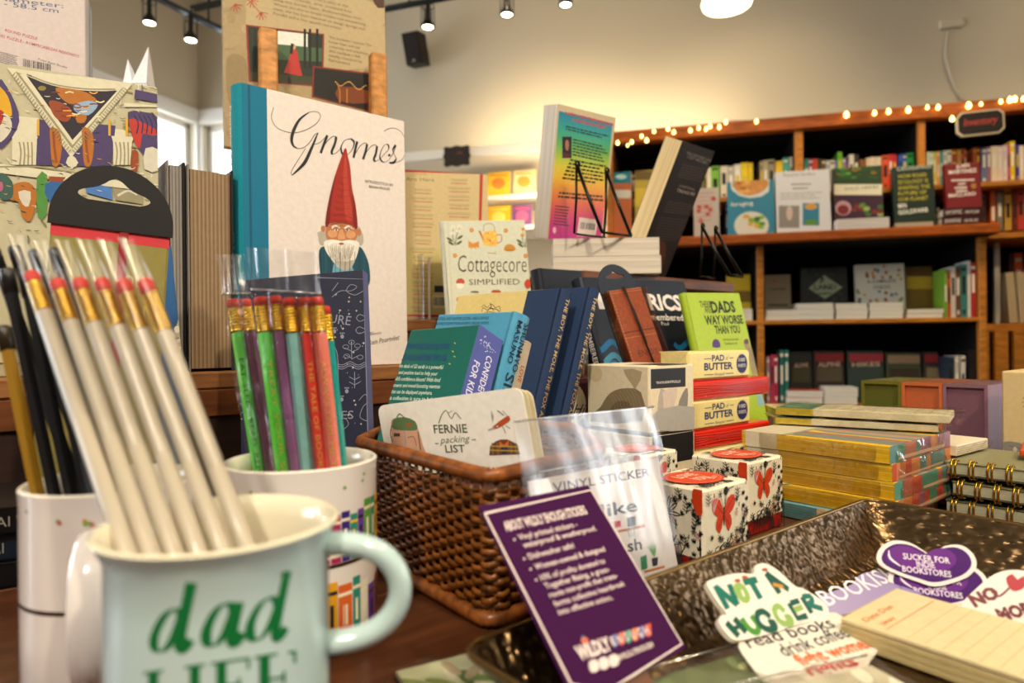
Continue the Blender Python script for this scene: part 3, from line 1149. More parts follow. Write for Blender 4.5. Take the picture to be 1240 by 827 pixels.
# cable and outlet on the wall
cb = MB()
cp = []
for px, py in ((1148, 38), (1146, 52), (1144, 66), (1148, 82), (1153, 98), (1160, 112), (1168, 124)):
    s, z = bk(px, py, WALL_D - .012)
    cp.append((s, WALL_D - .012, z))
cb.tube(cp, .005, mat('#d8cfc0', .6, 'plain'), 6)
solo(cb, 'power_cord', 'pale power cord running down the wall behind the bookcase top', 'cord', WB)
s, z = bk(1151, 30, WALL_D)
m = MB()
m.box(s - .05, WALL_D - .02, z - .02, s + .05, WALL_D, z + .02, mat('#d6ccb6', .6, 'plain'), .004)
solo(m, 'wall_outlet', 'small beige outlet box on the wall above the pale cord', 'outlet', WB)

# ----------------------------------------------------------------- white wall shelf with bright books (behind the beige recipe cover)
s0, zc = bk(488, 193, .20)
s1 = bk(735, 185, .20)[0]
ws = thing('wall_shelf', 'white painted shelving on the back wall left of the dark bookcase', 'shelf', WB)
m = MB()
m.box(s0 - .9, .18, zc - .02, s1, WALL_D, zc + .03, trimm, .004)
m.build('top_board', ws)
for pz in (238, 276, 340):
    z = bk(620, pz, .2)[1]
    m = MB()
    m.box(s0 - .9, .20, z - .012, s1, WALL_D, z + .012, trimm, .003)
    m.build('shelf_board', ws)
m = MB()
m.box(s0 - .9, .20, 0, s0 - .86, WALL_D, zc - .02, trimm)
m.box(s1 - .04, .20, 0, s1, WALL_D, zc - .02, trimm)
m.build('side_board', ws)
zA, zB = bk(620, 238, .2)[1] + .012, bk(620, 276, .2)[1] + .012
for a, b, t, z, c, w_ in ((590, 617, 208, zA, '#f2c430', 'yellow'), (621, 648, 206, zA, '#f0d8a0', 'cream'), (590, 618, 249, zB, '#f0b81c', 'golden'), (620, 644, 248, zB, '#7a4a80', 'plum')):
    c2 = {'yellow': '#e08a3a', 'cream': '#e8a040', 'golden': '#f4dc6a', 'plum': '#e0608a'}[w_]
    faceout(a, b, t, z, .28, c, w_ + ' picture book face out on the white wall shelf', lambda S, a=a, b=b, t=t, c2=c2: (S.ell((a + b) / 2, t + 14, (b - a) * .3, 7, mat(c2, .5), 14), S.rect(a + 3, t + 3, b - 3, t + 5, mat(c2, .5))), .02)
# dark scalloped plaque above the shelf
s, z = bk(553, 189, .17)
pl = MB()
poly = []
for i in range(48):
    a = 2 * pi * i / 48
    rx, rz = .074 * (1 + .05 * cos(8 * a)), .054 * (1 + .07 * cos(8 * a))
    poly.append((rx * max(-.93, min(.93, 1.15 * cos(a))), rz * max(-.92, min(.92, 1.2 * sin(a)))))
pl.prism(poly, 0, .012, mat('#2a211d', .6, 'plain'))
S = Surf(pl, (0, 0, 0), (1, 0, 0), (0, 0, 1), .1, .1)
S.text('LOCAL', (-.35, .08), (.35, .08), .16, mat('#8a4a40', .6))
S.text('AUTHORS', (-.4, -.18), (.4, -.18), .16, mat('#8a4a40', .6))
solo(pl, 'shelf_sign', 'small dark scalloped plaque above the white wall shelf', 'sign', WB @ Matrix.Translation((s, .165, z)))
# loudspeaker
s, z = bk(502, 62, WALL_D - .1)
sp = thing('wall_speaker', 'small black loudspeaker mounted high on the wall', 'speaker', WB @ Matrix.Translation((s, WALL_D - .14, z)) @ Matrix.Rotation(radians(-8), 4, 'Z') @ Matrix.Rotation(radians(10), 4, 'X'))
w, h = .057, .085
m = MB()
m.prism([(-w, h), (w * .8, h), (w, -h), (-w * .75, -h)], 0, .09, mat('#16120f', .5, 'plain'))
m.build('cabinet', sp)
m = MB()
m.prism([(-w * .9, h * .92), (w * .72, h * .92), (w * .9, -h * .92), (-w * .66, -h * .92)], -.006, 0, mat('#241c18', .8, 'cloth'))
m.lathe([(0, 0), (.008, 0), (.008, .002), (0, .002)], mat('#9a9488', .4, 'plain', .6), 12, Matrix.Translation((.01, -.007, -h * .78)) @ Matrix.Rotation(pi / 2, 4, 'X'))
m.build('grille', sp)
m = MB()
m.box(-.012, .09, -.012, .012, .17, .012, mat('#16120f', .5, 'plain'))
m.build('bracket', sp)

# ----------------------------------------------------------------- track lighting and pendant
blk = mat('#0c0b0b', .4, 'plain')


def track(px0, py0, px1, py1, D0, D1, label):
    a, b = U(px0, py0, D0), U(px1, py1, D1)
    t = thing('track_rail', label, 'lighting track', Matrix.Identity(4))
    m = MB()
    m.tube([a, b], .016, blk, 4, smooth=False)
    m.build('rail', t)
    for k in (.3, .8):
        p = a.lerp(b, k)
        m = MB()
        m.tube([p, Vector((p.x, p.y, CEIL))], .005, blk, 6)
        m.build('stem', t)
    return t


track(150, -22, 280, 42, 3.2, 3.0, 'black lighting track sloping across the corner above the left boxes')
track(232, 11, 300, -4, 3.1, 3.3, 'short black cross track joining the longer track beside its lamp')
track(440, 16, 640, -22, 3.0, 2.7, 'black lighting track above the wall speaker')


def spot(px, py, D, label, up=34, r=7.5, on=True):
    p = U(px, py, D)
    k = D / F
    R = r * k
    t = thing('spotlight', label, 'spotlight', Matrix.Translation(p), 'track spotlights')
    m = MB()
    m.lathe([(0, R * 4.2), (R * .35, R * 4.2), (R * .35, R * 1.6), (R * .5, R * 1.4), (R * .95, R * .5), (R, 0), (R * .86, 0), (R * .8, R * .5), (0, R * .6)], blk, 18)
    m.build('housing', t)
    m = MB()
    m.lathe([(0, R * .12), (R * .84, R * .12), (R * .84, R * .02), (0, R * .0)], emit('#fff0cc', 14), 18)
    m.build('lens', t)
    m = MB()
    for i in range(6):
        a = pi * i / 3
        m.tube([(R * 1.05 * cos(a), R * 1.05 * sin(a), -.002), (R * 1.05 * cos(a), R * 1.05 * sin(a), R * 3.4)], R * .08, blk, 5)
    for z in (0, R * 3.4):
        m.tube([(R * 1.05 * cos(2 * pi * i / 20), R * 1.05 * sin(2 * pi * i / 20), z) for i in range(20)], R * .09, blk, 5, closed=True)
    m.build('cage', t)
    m = MB()
    m.tube([(0, 0, R * 3.4), (0, 0, up * k)], R * .2, blk, 6)
    m.build('stem', t)
    return p


spots = [spot(181, 28, 3.1, 'caged spotlight on the track nearest the picture boxes', 44), spot(231, 49, 3.05, 'caged spotlight hanging lower at the track crossing', 32),
         spot(518, 33, 2.95, 'caged spotlight just above the wall speaker', 38), spot(614, 18, 2.75, 'caged spotlight next along from the speaker', 30), spot(685, 6, 2.7, 'caged spotlight farthest from the speaker', 40)]
p = U(880, 3, 2.3)
t = thing('pendant_lamp', 'round white pendant lamp glowing at the ceiling', 'lamp', Matrix.Translation(p))
m = MB()
R = .086
m.lathe([(0, R * .75), (R * .5, R * .65), (R * .92, R * .28), (R, 0), (R * .95, -.012), (R * .6, -.022), (0, -.026)], emit('#ffe6b8', 5), 32)
m.build('shade', t)
m = MB()
m.tube([(0, 0, R * .7), (0, 0, CEIL - p.z)], .006, blk, 6)
m.build('stem', t)
# ================================================================= DISPLAY TABLE
D1 = Vector((cos(radians(39)), sin(radians(39)), 0))
D2 = Vector((D1.y, -D1.x, 0))
DARKW = mat('#57301a', .36, 'wood', coat=.2)
TM = pose(.1, .7, 0, 39)
tb = thing('display_table', 'dark reddish wooden display table carrying all the goods', 'table', TM)
m = MB()
for i in range(9):
    y0 = -.78 + i * .17
    m.box(-.95, y0, TZ0 - .035, .8, y0 + .1695, TZ0, DARKW, .0012)
m.build('table_top', tb)
m = MB()
for a in ((-.9, -.70, .75, -.68), (-.9, .66, .75, .68), (-.9, -.70, -.88, .68), (.73, -.70, .75, .68)):
    m.box(a[0], a[1], TZ0 - .13, a[2], a[3], TZ0 - .035, DARKW, .002)
m.build('apron', tb)
for x in (-.86, .70):
    for y in (-.68, .60):
        m = MB()
        m.box(x, y, 0, x + .06, y + .06, TZ0 - .036, DARKW, .004)
        m.build('leg', tb)

# ----------------------------------------------------------------- stepped riser along the left
RD = Vector((cos(radians(40)), sin(radians(40)), 0))
RN = Vector((-RD.y, RD.x, 0))
Z1, Z2 = .883, .945
RM = pose(-.2866 + .012 * RN.x * -1, .709 - .012 * RN.y, 0, 40)
rs = thing('stepped_riser', 'two-step wooden display riser behind the mugs and pencils', 'riser', RM @ Matrix.Translation((0, 0, TZ0)))
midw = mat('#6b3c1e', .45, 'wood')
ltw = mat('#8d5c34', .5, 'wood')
m = MB()
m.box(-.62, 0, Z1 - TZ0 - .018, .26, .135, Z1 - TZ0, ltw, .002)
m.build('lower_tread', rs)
m = MB()
m.box(-.62, .004, 0, .26, .02, Z1 - TZ0 - .046, mat('#2c1710', .6, 'wood'), .001)  # shadow below the tread put into the colour, darker than the rail wood
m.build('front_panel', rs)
m = MB()
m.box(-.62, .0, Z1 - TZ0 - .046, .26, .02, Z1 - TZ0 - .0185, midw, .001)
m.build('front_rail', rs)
m = MB()
m.box(-.62, .137, 0, .445, .50, Z2 - TZ0 - .019, midw, .001)
m.build('upper_body', rs)
m = MB()
m.box(-.62, .133, Z2 - TZ0 - .018, .45, .51, Z2 - TZ0, ltw, .002)
m.build('upper_tread', rs)

WH = mat('#efe4dc', .55)
INK = mat('#23262b', .6)
RED = mat('#a02a1c', .5)

# ----------------------------------------------------------------- the tall white gnome book
GM = sit(-.2866, .709, Z1, 40, .6, 0, .2015, .03)


def gnome_art(S):
    # lettering in a copperplate hand
    def c2(*p):
        return [(260 + a / 4, b / 4) for a, b in p]

    def c6(*p):
        return [(240 + a / 4, 180 + b / 4) for a, b in p]
    nb = radians(25)
    T, hl = .0036, .00055
    S.line(c2((285, 520), (274, 570), (295, 612), (335, 635), (385, 643), (440, 630), (490, 600), (512, 565), (498, 543), (455, 545), (412, 578)), hl, INK)
    S.line(c2((455, 545), (412, 578), (385, 625), (372, 672), (380, 705), (402, 720)), T, INK, 5, taper=True)
    S.line(c2((402, 720), (430, 715), (460, 690), (482, 655), (500, 645)), hl * 1.3, INK)
    S.line(c2((500, 643), (470, 715), (440, 780), (414, 812), (376, 848)), T * 1.05, INK, 5, taper=True)
    S.line(c6((456, 130), (449, 118), (462, 90), (490, 45), (520, -2)), hl, INK)
    S.line(c2((480, 700), (510, 690), (545, 655)), hl, INK)
    S.line(c2((545, 655), (528, 700), (513, 742)), T * .8, INK, 4)
    S.line(c2((515, 735), (540, 690), (570, 662), (588, 662)), hl * 1.4, INK)
    S.line(c2((588, 662), (582, 695), (566, 735), (570, 748)), T * .8, INK, 4)
    S.line(c2((570, 748), (592, 738), (612, 712)), hl, INK)
    S.line(c2((660, 672), (630, 680), (612, 712), (618, 745), (640, 750), (665, 725), (675, 690), (660, 672)), T * .75, INK, 5, nib=radians(35), thin=.2)
    S.line(c2((690, 685), (680, 725), (672, 765)), T * .8, INK, 4)
    S.line(c2((675, 755), (700, 712), (725, 693), (738, 698)), hl * 1.4, INK)
    S.line(c2((738, 698), (730, 735), (718, 772)), T * .8, INK, 4)
    S.line(c2((720, 765), (745, 722), (770, 702), (786, 708)), hl * 1.4, INK)
    S.line(c2((786, 708), (780, 745), (770, 772), (778, 782)), T * .8, INK, 4)
    S.line(c2((778, 782), (800, 770), (822, 745), (842, 722), (838, 700), (820, 705), (804, 735), (800, 765), (815, 785), (838, 778), (862, 745), (878, 705)), T * .6, INK, 5, nib=radians(35), thin=.22)
    S.line(c2((876, 702), (862, 728), (872, 752), (878, 770), (865, 788), (845, 788)), T * .75, INK, 5, nib=radians(120), thin=.3)
    S.ell(*c2((845, 752))[0], 1.6, 1.6, INK, 10)
    S.line(c2((820, 635), (855, 620), (895, 632), (925, 680), (926, 735), (905, 775), (872, 788)), hl, INK)
    # little introduction lines
    S.text('INTRODUCTION BY', (442, 221), (476, 226), 3.4, INK)
    S.text('BRIAN FROUD', (447, 227.5), (472, 231), 3.4, INK)
    S.line([(447, 403), (452, 402)], .0005, INK, 0)
    S.text('Rien Poortvliet', (446, 418), (484, 411), 6, INK, 0, .35)
    S.text('illustrated by', (447, 406), (462, 404), 3, INK, 0, .3)
    # garden gnome: pointed hat, bearded face, blue coat
    skin, sk2 = mat('#b9764a', .6), mat('#d49a6a', .6)
    wht, gry = mat('#e6dfd2', .7), mat('#b5aa9a', .7)
    coat, shirt = mat('#1c4a5a', .6), mat('#6ea6bd', .6)
    S.poly(c6((585, 495), (620, 470), (690, 460), (770, 470), (800, 495), (826, 560), (832, 640), (815, 668), (790, 640), (760, 660), (600, 660), (590, 600)), coat, 3)
    S.poly(c6((655, 560), (740, 560), (762, 612), (760, 660), (640, 660)), shirt)
    S.poly(c6((582, 430), (578, 405), (600, 398), (625, 365), (760, 365), (790, 400), (800, 430), (795, 465), (760, 470), (620, 470), (590, 462)), gry, 2)
    S.ell(*c6((604, 388))[0], 2.6, 4, skin, 12)
    S.ell(*c6((779, 405))[0], 2.6, 4.5, skin, 12)
    S.poly(c6((625, 372), (690, 360), (765, 378), (768, 430), (740, 455), (690, 450), (640, 452), (618, 425)), skin, 3)
    S.ell(*c6((650, 412))[0], 6, 5, sk2, 12)
    S.ell(*c6((738, 416))[0], 6, 5, sk2, 12)
    S.poly(c6((685, 395), (700, 395), (712, 430), (705, 440), (682, 440), (676, 430)), sk2, 2)
    S.line(c6((645, 385), (665, 374), (686, 385)), .0022, wht, 3)
    S.line(c6((708, 387), (728, 376), (752, 390)), .0022, wht, 3)
    for x in (668, 722):
        S.ell(*c6((x, 394))[0], 2.6, 1.2, mat('#efe8dc', .5), 10)
        S.ell(*c6((x, 394))[0], 1.1, 1.2, INK, 8)
    S.line(c6((640, 368), (690, 360), (755, 372)), .0009, mat('#7a4528', .6), 3)
    S.poly(c6((610, 450), (650, 440), (690, 448), (735, 442), (778, 455), (772, 505), (755, 550), (735, 582), (705, 588), (672, 570), (640, 530), (615, 490)), wht, 3)
    S.poly(c6((660, 545), (720, 548), (755, 540), (735, 584), (705, 590), (676, 572)), gry, 2)
    S.line(c6((690, 450), (655, 450), (622, 468)), .0034, mat('#f2ece2', .7), 3, taper=True)
    S.line(c6((696, 450), (735, 452), (765, 470)), .0034, mat('#f2ece2', .7), 3, taper=True)
    S.ell(*c6((693, 461))[0], 3.2, 1.4, mat('#a04a3a', .5), 10)
    for i in range(26):
        x = 625 + i * 5.4
        S.line(c6((x, 462 + 5 * (i % 4)), (x + (690 - x) * .12, 500), (690 + (x - 690) * .7, 530 + 9 * (i % 3))), .0007, mat(['#8d8376', '#f4efe6', '#a0836a', '#cfc6b8'][i % 4], .7), 3, taper=True)
    for i in range(12):
        t = i / 11
        S.line(c6((632 + 125 * t, 378 + 14 * sin(i)), (640 + 118 * t, 384 + 12 * sin(i * 2)), (648 + 112 * t, 380 + 10 * sin(i))), .0005, mat('#8a4a2c', .6), 2)
    for i in range(10):
        S.line(c6((590 + i * 24, 500 + 5 * i % 17), (596 + i * 23, 560), (592 + i * 23, 640)), .0007, mat(['#123644', '#2a6274'][i % 2], .6), 2)
    for i in range(16):
        x = 640 + i * 7
        S.line(c6((x, 470 + 6 * (i % 3)), (x + 2, 505), (690 + (x - 690) * .6, 545 + 8 * (i % 2))), .0005, gry, 3)
    S.poly(c6((712, -4), (724, 40), (735, 90), (744, 190), (757, 250), (766, 310), (770, 385), (740, 370), (692, 358), (640, 362), (615, 378), (622, 300), (645, 190), (668, 110), (690, 50)), RED, 3)
    dk = mat('#7a1c14', .5)
    lt = mat('#b5402e', .5)
    S.poly(c6((712, 20), (720, 90), (728, 200), (742, 290), (744, 350), (715, 345), (705, 250), (702, 120)), lt, 2)
    S.poly(c6((757, 260), (770, 385), (752, 374), (750, 320), (744, 220)), dk, 2)
    for i in range(16):
        yy = 120 + i * 15
        S.line(c6((690 - i * 3.2, yy), (700 - i, yy + 8), (720 + i * 1.5, yy + 5)), .00045, dk if i % 2 else lt, 2)
    S.poly(c6((615, 378), (622, 300), (645, 190), (668, 110), (655, 190), (640, 290), (634, 364)), dk, 2)
    S.line(c6((650, 330), (690, 318), (745, 338)), .0007, dk, 3)
    S.line(c6((690, 150), (702, 190), (690, 240)), .0007, dk, 3)


def gnome_spine(S):
    gold = mat('#cfd0b4', .4)
    S.vtext('GNOMES', (.50 * .030 * 0 + .35, .49), (.35, .19), .0085, gold, .01)
    S.vtext('Poortvliet & Huygen', (.30, .93), (.30, .62), .006, mat('#cfe0dc', .5))


def gnome_front(S):
    teal = mat('#0d6f8f', .7, 'cloth')
    S.put([(0, 0), (.027, 0), (.027, S.h), (0, S.h)], [[0, 1, 2, 3]], teal)
    S.put([(.0065, 0), (.009, 0), (.009, S.h), (.0065, S.h)], [[0, 1, 2, 3]], mat('#0a5670', .7, 'cloth'))
    S.lay += 1
    S.px = True
    gnome_art(S)


def gsp(S):
    S.px = False
    gnome_spine(S)


book('gnome_book', 'tall white hardback with teal cloth spine showing a red-hatted gnome', GM, .2015, .309, .03, '#e2d6cd', '#e3d8c4', 'L', True, gnome_front, gsp, cloth='#1390a0', rough=.55)

# ----------------------------------------------------------------- thick volumes with pages to the viewer
for i, (x0, x1, y0, h, lab) in enumerate(((-.0555, -.0103, .012, .212, 'thick book with brown page edges outward beside the gnome book'), (-.0735, -.0565, .016, .214, 'thinner book with grey page edges outward next to the cat picture box'))):
    M = RM @ Matrix.Translation((x0, y0, Z1 + .0003))
    w = x1 - x0
    root = thing('thick_book', lab, 'book', M)
    m = MB()
    c = mat('#191513', .5)
    m.box(0, 0, 0, .0015, .085, h, mat('#8a7f74', .6), .0004)
    m.box(w - .003, 0, 0, w, .085, h, c, .0008)
    m.box(0, .083, 0, w, .086, h, c)
    m.build('cover', root)
    m = MB()
    pm = mat('#8d7458' if not i else '#8f8880', .85, 'plain')
    n = int(w / .0022)
    for k in range(n):                                   # signatures
        a = .003 + (w - .006) * k / n
        m.box(a, .003 + .0004 * (k % 2), .003, a + (w - .006) / n, .083, h - .004, mat(['#9a8062', '#846a4e'][k % 2] if not i else ['#9a928a', '#7d766e'][k % 2], .85))
    m.build('page_block', root)

# ----------------------------------------------------------------- forest recipe book on wooden rack
FM = sit(-.375, .867, 1.1702, 29, 2.5, 0, .22, .014)


def forest_art(S):
    ink = mat('#4a3c2a', .6)
    gold2 = mat('#c09f62', .6)

    def q(*p):
        return [(260 + a / 4, b / 4) for a, b in p]
    S.poly(q((45, -300), (860, -130), (845, 560), (60, 715)), mat('#a58f68', .6))
    rr = random.Random(5)
    for i in range(130):
        x, y = rr.random() * 860, rr.random() * 720
        S.ell(*q((x, y))[0], 3 + rr.random() * 10, 1.5 + rr.random() * 5, mat(rr.choice(['#a8926a', '#a18a60', '#b09a74', '#9c865e']), .6), 10, rr.random() * 3)
    S.poly(q((200, -60), (840, 40), (820, 300), (250, 330)), mat('#b5a078', .65), 4)
    S.poly(q((60, 280), (150, 290), (150, 480), (70, 500)), mat('#94805a', .65), 3)
    lf = mat('#a8402a', .6)
    for x, y in ((100, 20), (180, 0), (225, 60), (840, 100)):
        for a in range(5):
            t = -.6 + a * .55
            S.line(q((x, y), (x + 34 * cos(t + .8), y + 40 * sin(t + .8))), .004, lf, 0, taper=True)
    S.line(q((150, -10), (200, 40), (235, 90)), .0012, lf, 3)
    S.poly(q((765, -10), (830, 0), (840, 30), (790, 40)), mat('#4a2f22', .6), 2)
    lines = ('THINGS AFTER MOVING FROM THE', 'SAN FRANCISCO, THE CITY TO A CABIN IN THE', 'THE REDWOODS, ERIN CREATED HER', 'BLOG THE FOREST FEAST, THEFORESTFEAST.COM,', 'WHERE SHE SHARES SIMPLE RECIPES AND ENTERTAINING', 'IDEAS. SHE HAS BEEN FEATURED ON DESIGN SPONGE AND', 'FOOD52 AND IN BON APPETIT AND SUNSET.')
    for i, t in enumerate(lines):
        y = -70 + i * 23
        w = [300, 360, 380, 430, 445, 440, 330][i]
        S.text(t.lower().capitalize(), q((285, y + 3))[0], q((285 + w, y + 3 + w * .225))[0], 3.0, ink)
    S.poly(q((150, 120), (530, 165), (525, 420), (165, 395)), mat('#8a2a22', .6))
    S.poly(q((160, 128), (522, 170), (518, 415), (172, 390)), mat('#22281c', .6))
    S.poly(q((305, 150), (450, 166), (450, 260), (305, 250)), mat('#d8dccf', .6))
    S.poly(q((305, 215), (520, 235), (518, 300), (305, 290)), mat('#3f5a3a', .6))
    for x in (190, 212, 430, 455, 490):
        S.poly(q((x, 140), (x + 12, 142), (x + 12, 330), (x, 328)), mat('#12150f', .6))
    S.poly(q((372, 240), (398, 245), (415, 330), (425, 372), (335, 352), (355, 300)), mat('#b0302a', .6))
    S.ell(*q((382, 228))[0], 2.6, 3.4, mat('#c99a78', .6), 10)
    S.line(q((376, 212), (372, 240), (370, 262)), .004, mat('#1c1410', .6), 3)
    S.poly(q((170, 350), (515, 375), (515, 414), (172, 388)), mat('#3a3a22', .6))
    S.poly(q((365, 375), (372, 405), (352, 405), (355, 372)), mat('#1c1414', .6))
    for i, t in enumerate(('The moment I opened The', 'Forest Feast and saw', 'creativity and simplicity', 'the recipes I fell', 'totally charmed by', 'Epicurious')):
        S.text(t, q((553, 186 + i * 22))[0], q((553 + [205, 150, 190, 150, 160, 100][i], 186 + i * 22 + [205, 150, 190, 150, 160, 100][i] * .2))[0], 2.8, ink)
    S.poly(q((475, 320), (755, 355), (745, 540), (470, 470)), mat('#7a2018', .6))
    S.poly(q((482, 328), (748, 362), (740, 535), (478, 465)), mat('#15110c', .6))
    S.poly(q((600, 420), (740, 440), (738, 500), (600, 490)), mat('#7a3a14', .6), 2)
    r = random.Random(8)
    for i in range(22):
        S.ell(*q((585 + i * 7, 398 + 14 * sin(i * .5) + i * 1.4))[0], .7, .7, mat('#ffc15a', .5), 6)
    S.line(q((590, 400), (605, 440), (605, 500)), .0016, mat('#c07a2a', .6), 2)
    S.line(q((640, 430), (640, 500)), .0016, mat('#c07a2a', .6), 0)


book('recipe_book', 'large tan recipe book with forest photographs held by two wooden pegs', FM, .2225, .268, .014, '#a08b66', '#e6d8bf', 'R', True, forest_art)
fr = thing('display_rack', 'pale wooden rack whose two pegs stand before the tan recipe book', 'rack', Matrix.Identity(4))
pegw = mat('#c08444', .5, 'wood')
fwd = Vector((.485, -.875, 0))
for s_, pxa, top in ((.052, 325, 33), (.2015, 456, 63)):
    b = Vector((-.375 + .875 * s_, .867 + .485 * s_, 0)) + fwd * .030
    pm = Matrix.Translation(b) @ Matrix.Rotation(radians(29), 4, 'Z')
    z1 = U(pxa, top, b.y).z
    m = MB()
    m.box(-.0115, .0, Z2 + .0005, .0115, .018, z1, pegw, .0025, pm)
    m.build('peg', fr)
m = MB()
mm = pose(-.375, .867, 0, 29)
m.box(.040, -.012, 1.153, .214, .036, 1.170, pegw, .001, mm)
m.build('ledge', fr)
m = MB()
m.box(.045, .036, Z2 + .0005, .209, .054, 1.24, pegw, .001, mm)
m.build('back_board', fr)

# ----------------------------------------------------------------- picture boxes on the left
CM = pose(-.352 - .3 * cos(radians(28)), .66 - .3 * sin(radians(28)), Z1 + .0003, 28, 0, 0)
CH = U(193, 108, .665).z - Z1


def cat_art(S):
    def q(*p):
        return [(a / 4, b / 4) for a, b in p]

    def r5(*p):
        return [(a / 4, 180 + b / 4) for a, b in p]
    stone, st2, st3 = mat('#bdb594', .6), mat('#d6cfb2', .6), mat('#958c6c', .6)
    pur, or1, or2, wh = mat('#4a3c66', .6), mat('#b06a22', .6), mat('#93451f', .6), mat('#cfc8b4', .6)
    S.poly([(-200, 40), (193, 108), (194, 345), (-200, 345)], stone)
    r = random.Random(21)
    tone = [mat(c, .6) for c in ('#a39a78', '#cdc6a8', '#8f8a66', '#b3a988', '#7f7a5e', '#d6d0b6', '#9a8f70')]
    for i in range(330):
        x, y = r.random() * 330 - 134, 86 + r.random() * 200
        l, a = 3 + r.random() * 9, r.choice([0.15, 0.15, 1.5, 1.6, .9])
        S.line([(x, y), (x + l * .5 * cos(a) + 1, y + l * .5 * sin(a)), (x + l * cos(a), y + l * sin(a))], .0008 + .0016 * r.random(), r.choice(tone), 2, taper=True)
    for a in ((60, 560, 190, 800), (520, 620, 620, 720), (600, 500, 770, 520)):
        S.poly(q((a[0], a[1]), (a[2], a[1] + 15), (a[2], a[3]), (a[0], a[3])), st2)
    S.poly(q((185, 580), (560, 610), (540, 810), (175, 800)), pur)
    S.poly(q((655, 435), (772, 460), (772, 500), (650, 480)), pur)
    S.poly(q((35, 330), (640, 410), (345, 765)), st2)
    S.poly(q((75, 350), (600, 425), (350, 722)), st3)
    S.poly(q((95, 360), (590, 430), (352, 705)), st2)
    S.poly(q((122, 358), (568, 442), (352, 680)), mat('#2c2430', .6))
    S.poly(q((50, 335), (250, 360), (420, 375), (600, 405), (560, 440), (400, 440), (250, 415), (120, 365)), st2, 3)
    S.line(q((130, 362), (250, 408), (400, 432), (560, 435)), .0014, st3, 4)
    # tumbling orange shapes in the triangle
    r = random.Random(11)
    S.poly(q((270, 430), (330, 430), (420, 450), (470, 490), (430, 520), (350, 510), (300, 480)), or1, 3)
    S.poly(q((240, 490), (300, 500), (350, 540), (330, 590), (280, 580), (250, 540)), or2, 3)
    S.poly(q((360, 510), (430, 490), (475, 510), (430, 560), (370, 545)), mat('#8fa9c0', .6), 3)
    S.poly(q((370, 560), (420, 560), (410, 595), (375, 595)), or1, 2)
    for i in range(18):
        x, y = 250 + r.random() * 220, 440 + r.random() * 130
        S.line(q((x, y), (x + 22, y + 8 - 16 * r.random()), (x + 40, y)), .0011, mat(r.choice(['#e6a040', '#7a3214', '#f0dcb0']), .6), 3)
    S.ell(*q((205, 430))[0], 5, 3, mat('#8a7a3a', .6), 10)
    # columns with plaster figures, orange standing figures beneath
    for x in (245, 400):
        S.poly(q((x, 620), (x + 45, 640), (x + 55, 720), (x + 40, 800), (x + 10, 800), (x, 700)), or1, 3)
        S.line(q((x + 15, 640), (x + 20, 720), (x + 30, 790)), .002, or2, 3)
    for x in (75, 540):
        S.poly(q((x, 660), (x + 110, 665), (x + 100, 690), (x + 90, 800), (x + 10, 800), (x + 8, 690)), st2, 0)
        for k in range(4):
            S.line(q((x + 20 + k * 20, 690), (x + 28 + k * 18, 740), (x + 22 + k * 20, 800)), .0012, st3, 3)
    S.poly(q((345, 750), (380, 790), (350, 815), (320, 790)), st2, 2)
    # red and purple drapery figure at the right edge
    S.poly(q((620, 545), (700, 545), (772, 580), (772, 770), (700, 760), (640, 660)), pur, 2)
    S.poly(q((625, 580), (680, 590), (770, 640), (740, 660), (690, 650), (680, 720), (650, 690)), mat('#b8362a', .6), 2)
    for k in range(5):
        S.line(q((650 + k * 22, 560), (670 + k * 22, 600), (662 + k * 24, 650)), .0012, mat('#332650', .6), 3)
    S.poly(q((705, 720), (772, 730), (772, 827), (700, 820)), wh, 2)
    S.poly(q((640, 730), (670, 740), (665, 827), (635, 820)), or2, 2)
    # wheel of yellow and purple at the left edge
    S.poly(q((-10, 390), (60, 470), (95, 590), (40, 690), (-10, 700)), pur, 3)
    S.poly(q((-10, 420), (40, 470), (60, 560), (20, 560), (-10, 520)), mat('#d6a21e', .6), 3)
    S.poly(q((-10, 560), (40, 560), (60, 620), (20, 680), (-10, 680)), wh, 3)
    S.poly(q((-10, 540), (20, 545), (10, 600), (-10, 610)), RED, 2)
    for x in (180, 525, 608):
        S.poly(q((x, 580), (x + 12, 582), (x + 12, 660), (x, 658)), mat('#d6a21e', .6))
    # lower band
    S.poly(r5((0, 75), (770, 175), (770, 215), (0, 120)), st2)
    S.line(r5((0, 90), (180, 88), (770, 185)), .0016, st3, 0)
    S.poly(r5((180, 140), (230, 130), (225, 320), (185, 330)), mat('#4f8a3a', .6), 2)
    S.poly(r5((220, 170), (330, 160), (320, 230), (240, 260)), mat('#2f5f9a', .6), 2)
    S.poly(r5((235, 135), (320, 140), (300, 165), (240, 160)), or2)
    S.poly(r5((60, 180), (140, 165), (180, 230), (150, 350), (110, 330), (90, 260), (50, 250)), or1, 3)
    S.poly(r5((90, 210), (150, 210), (140, 280), (110, 270)), wh, 2)
    S.poly(r5((0, 120), (60, 160), (60, 240), (0, 240)), mat('#3a5a50', .6), 3)
    S.ell(*r5((5, 185))[0], 3, 6, mat('#b0607a', .6), 12)
    S.poly(r5((410, 160), (540, 190), (545, 250), (420, 215)), mat('#4a78b8', .6))
    S.poly(r5((545, 190), (690, 210), (690, 270), (560, 250)), st3)
    S.line(r5((570, 230), (620, 205), (665, 225)), .002, wh, 3)
    S.poly(r5((745, 190), (772, 192), (772, 330), (750, 330)), or1)
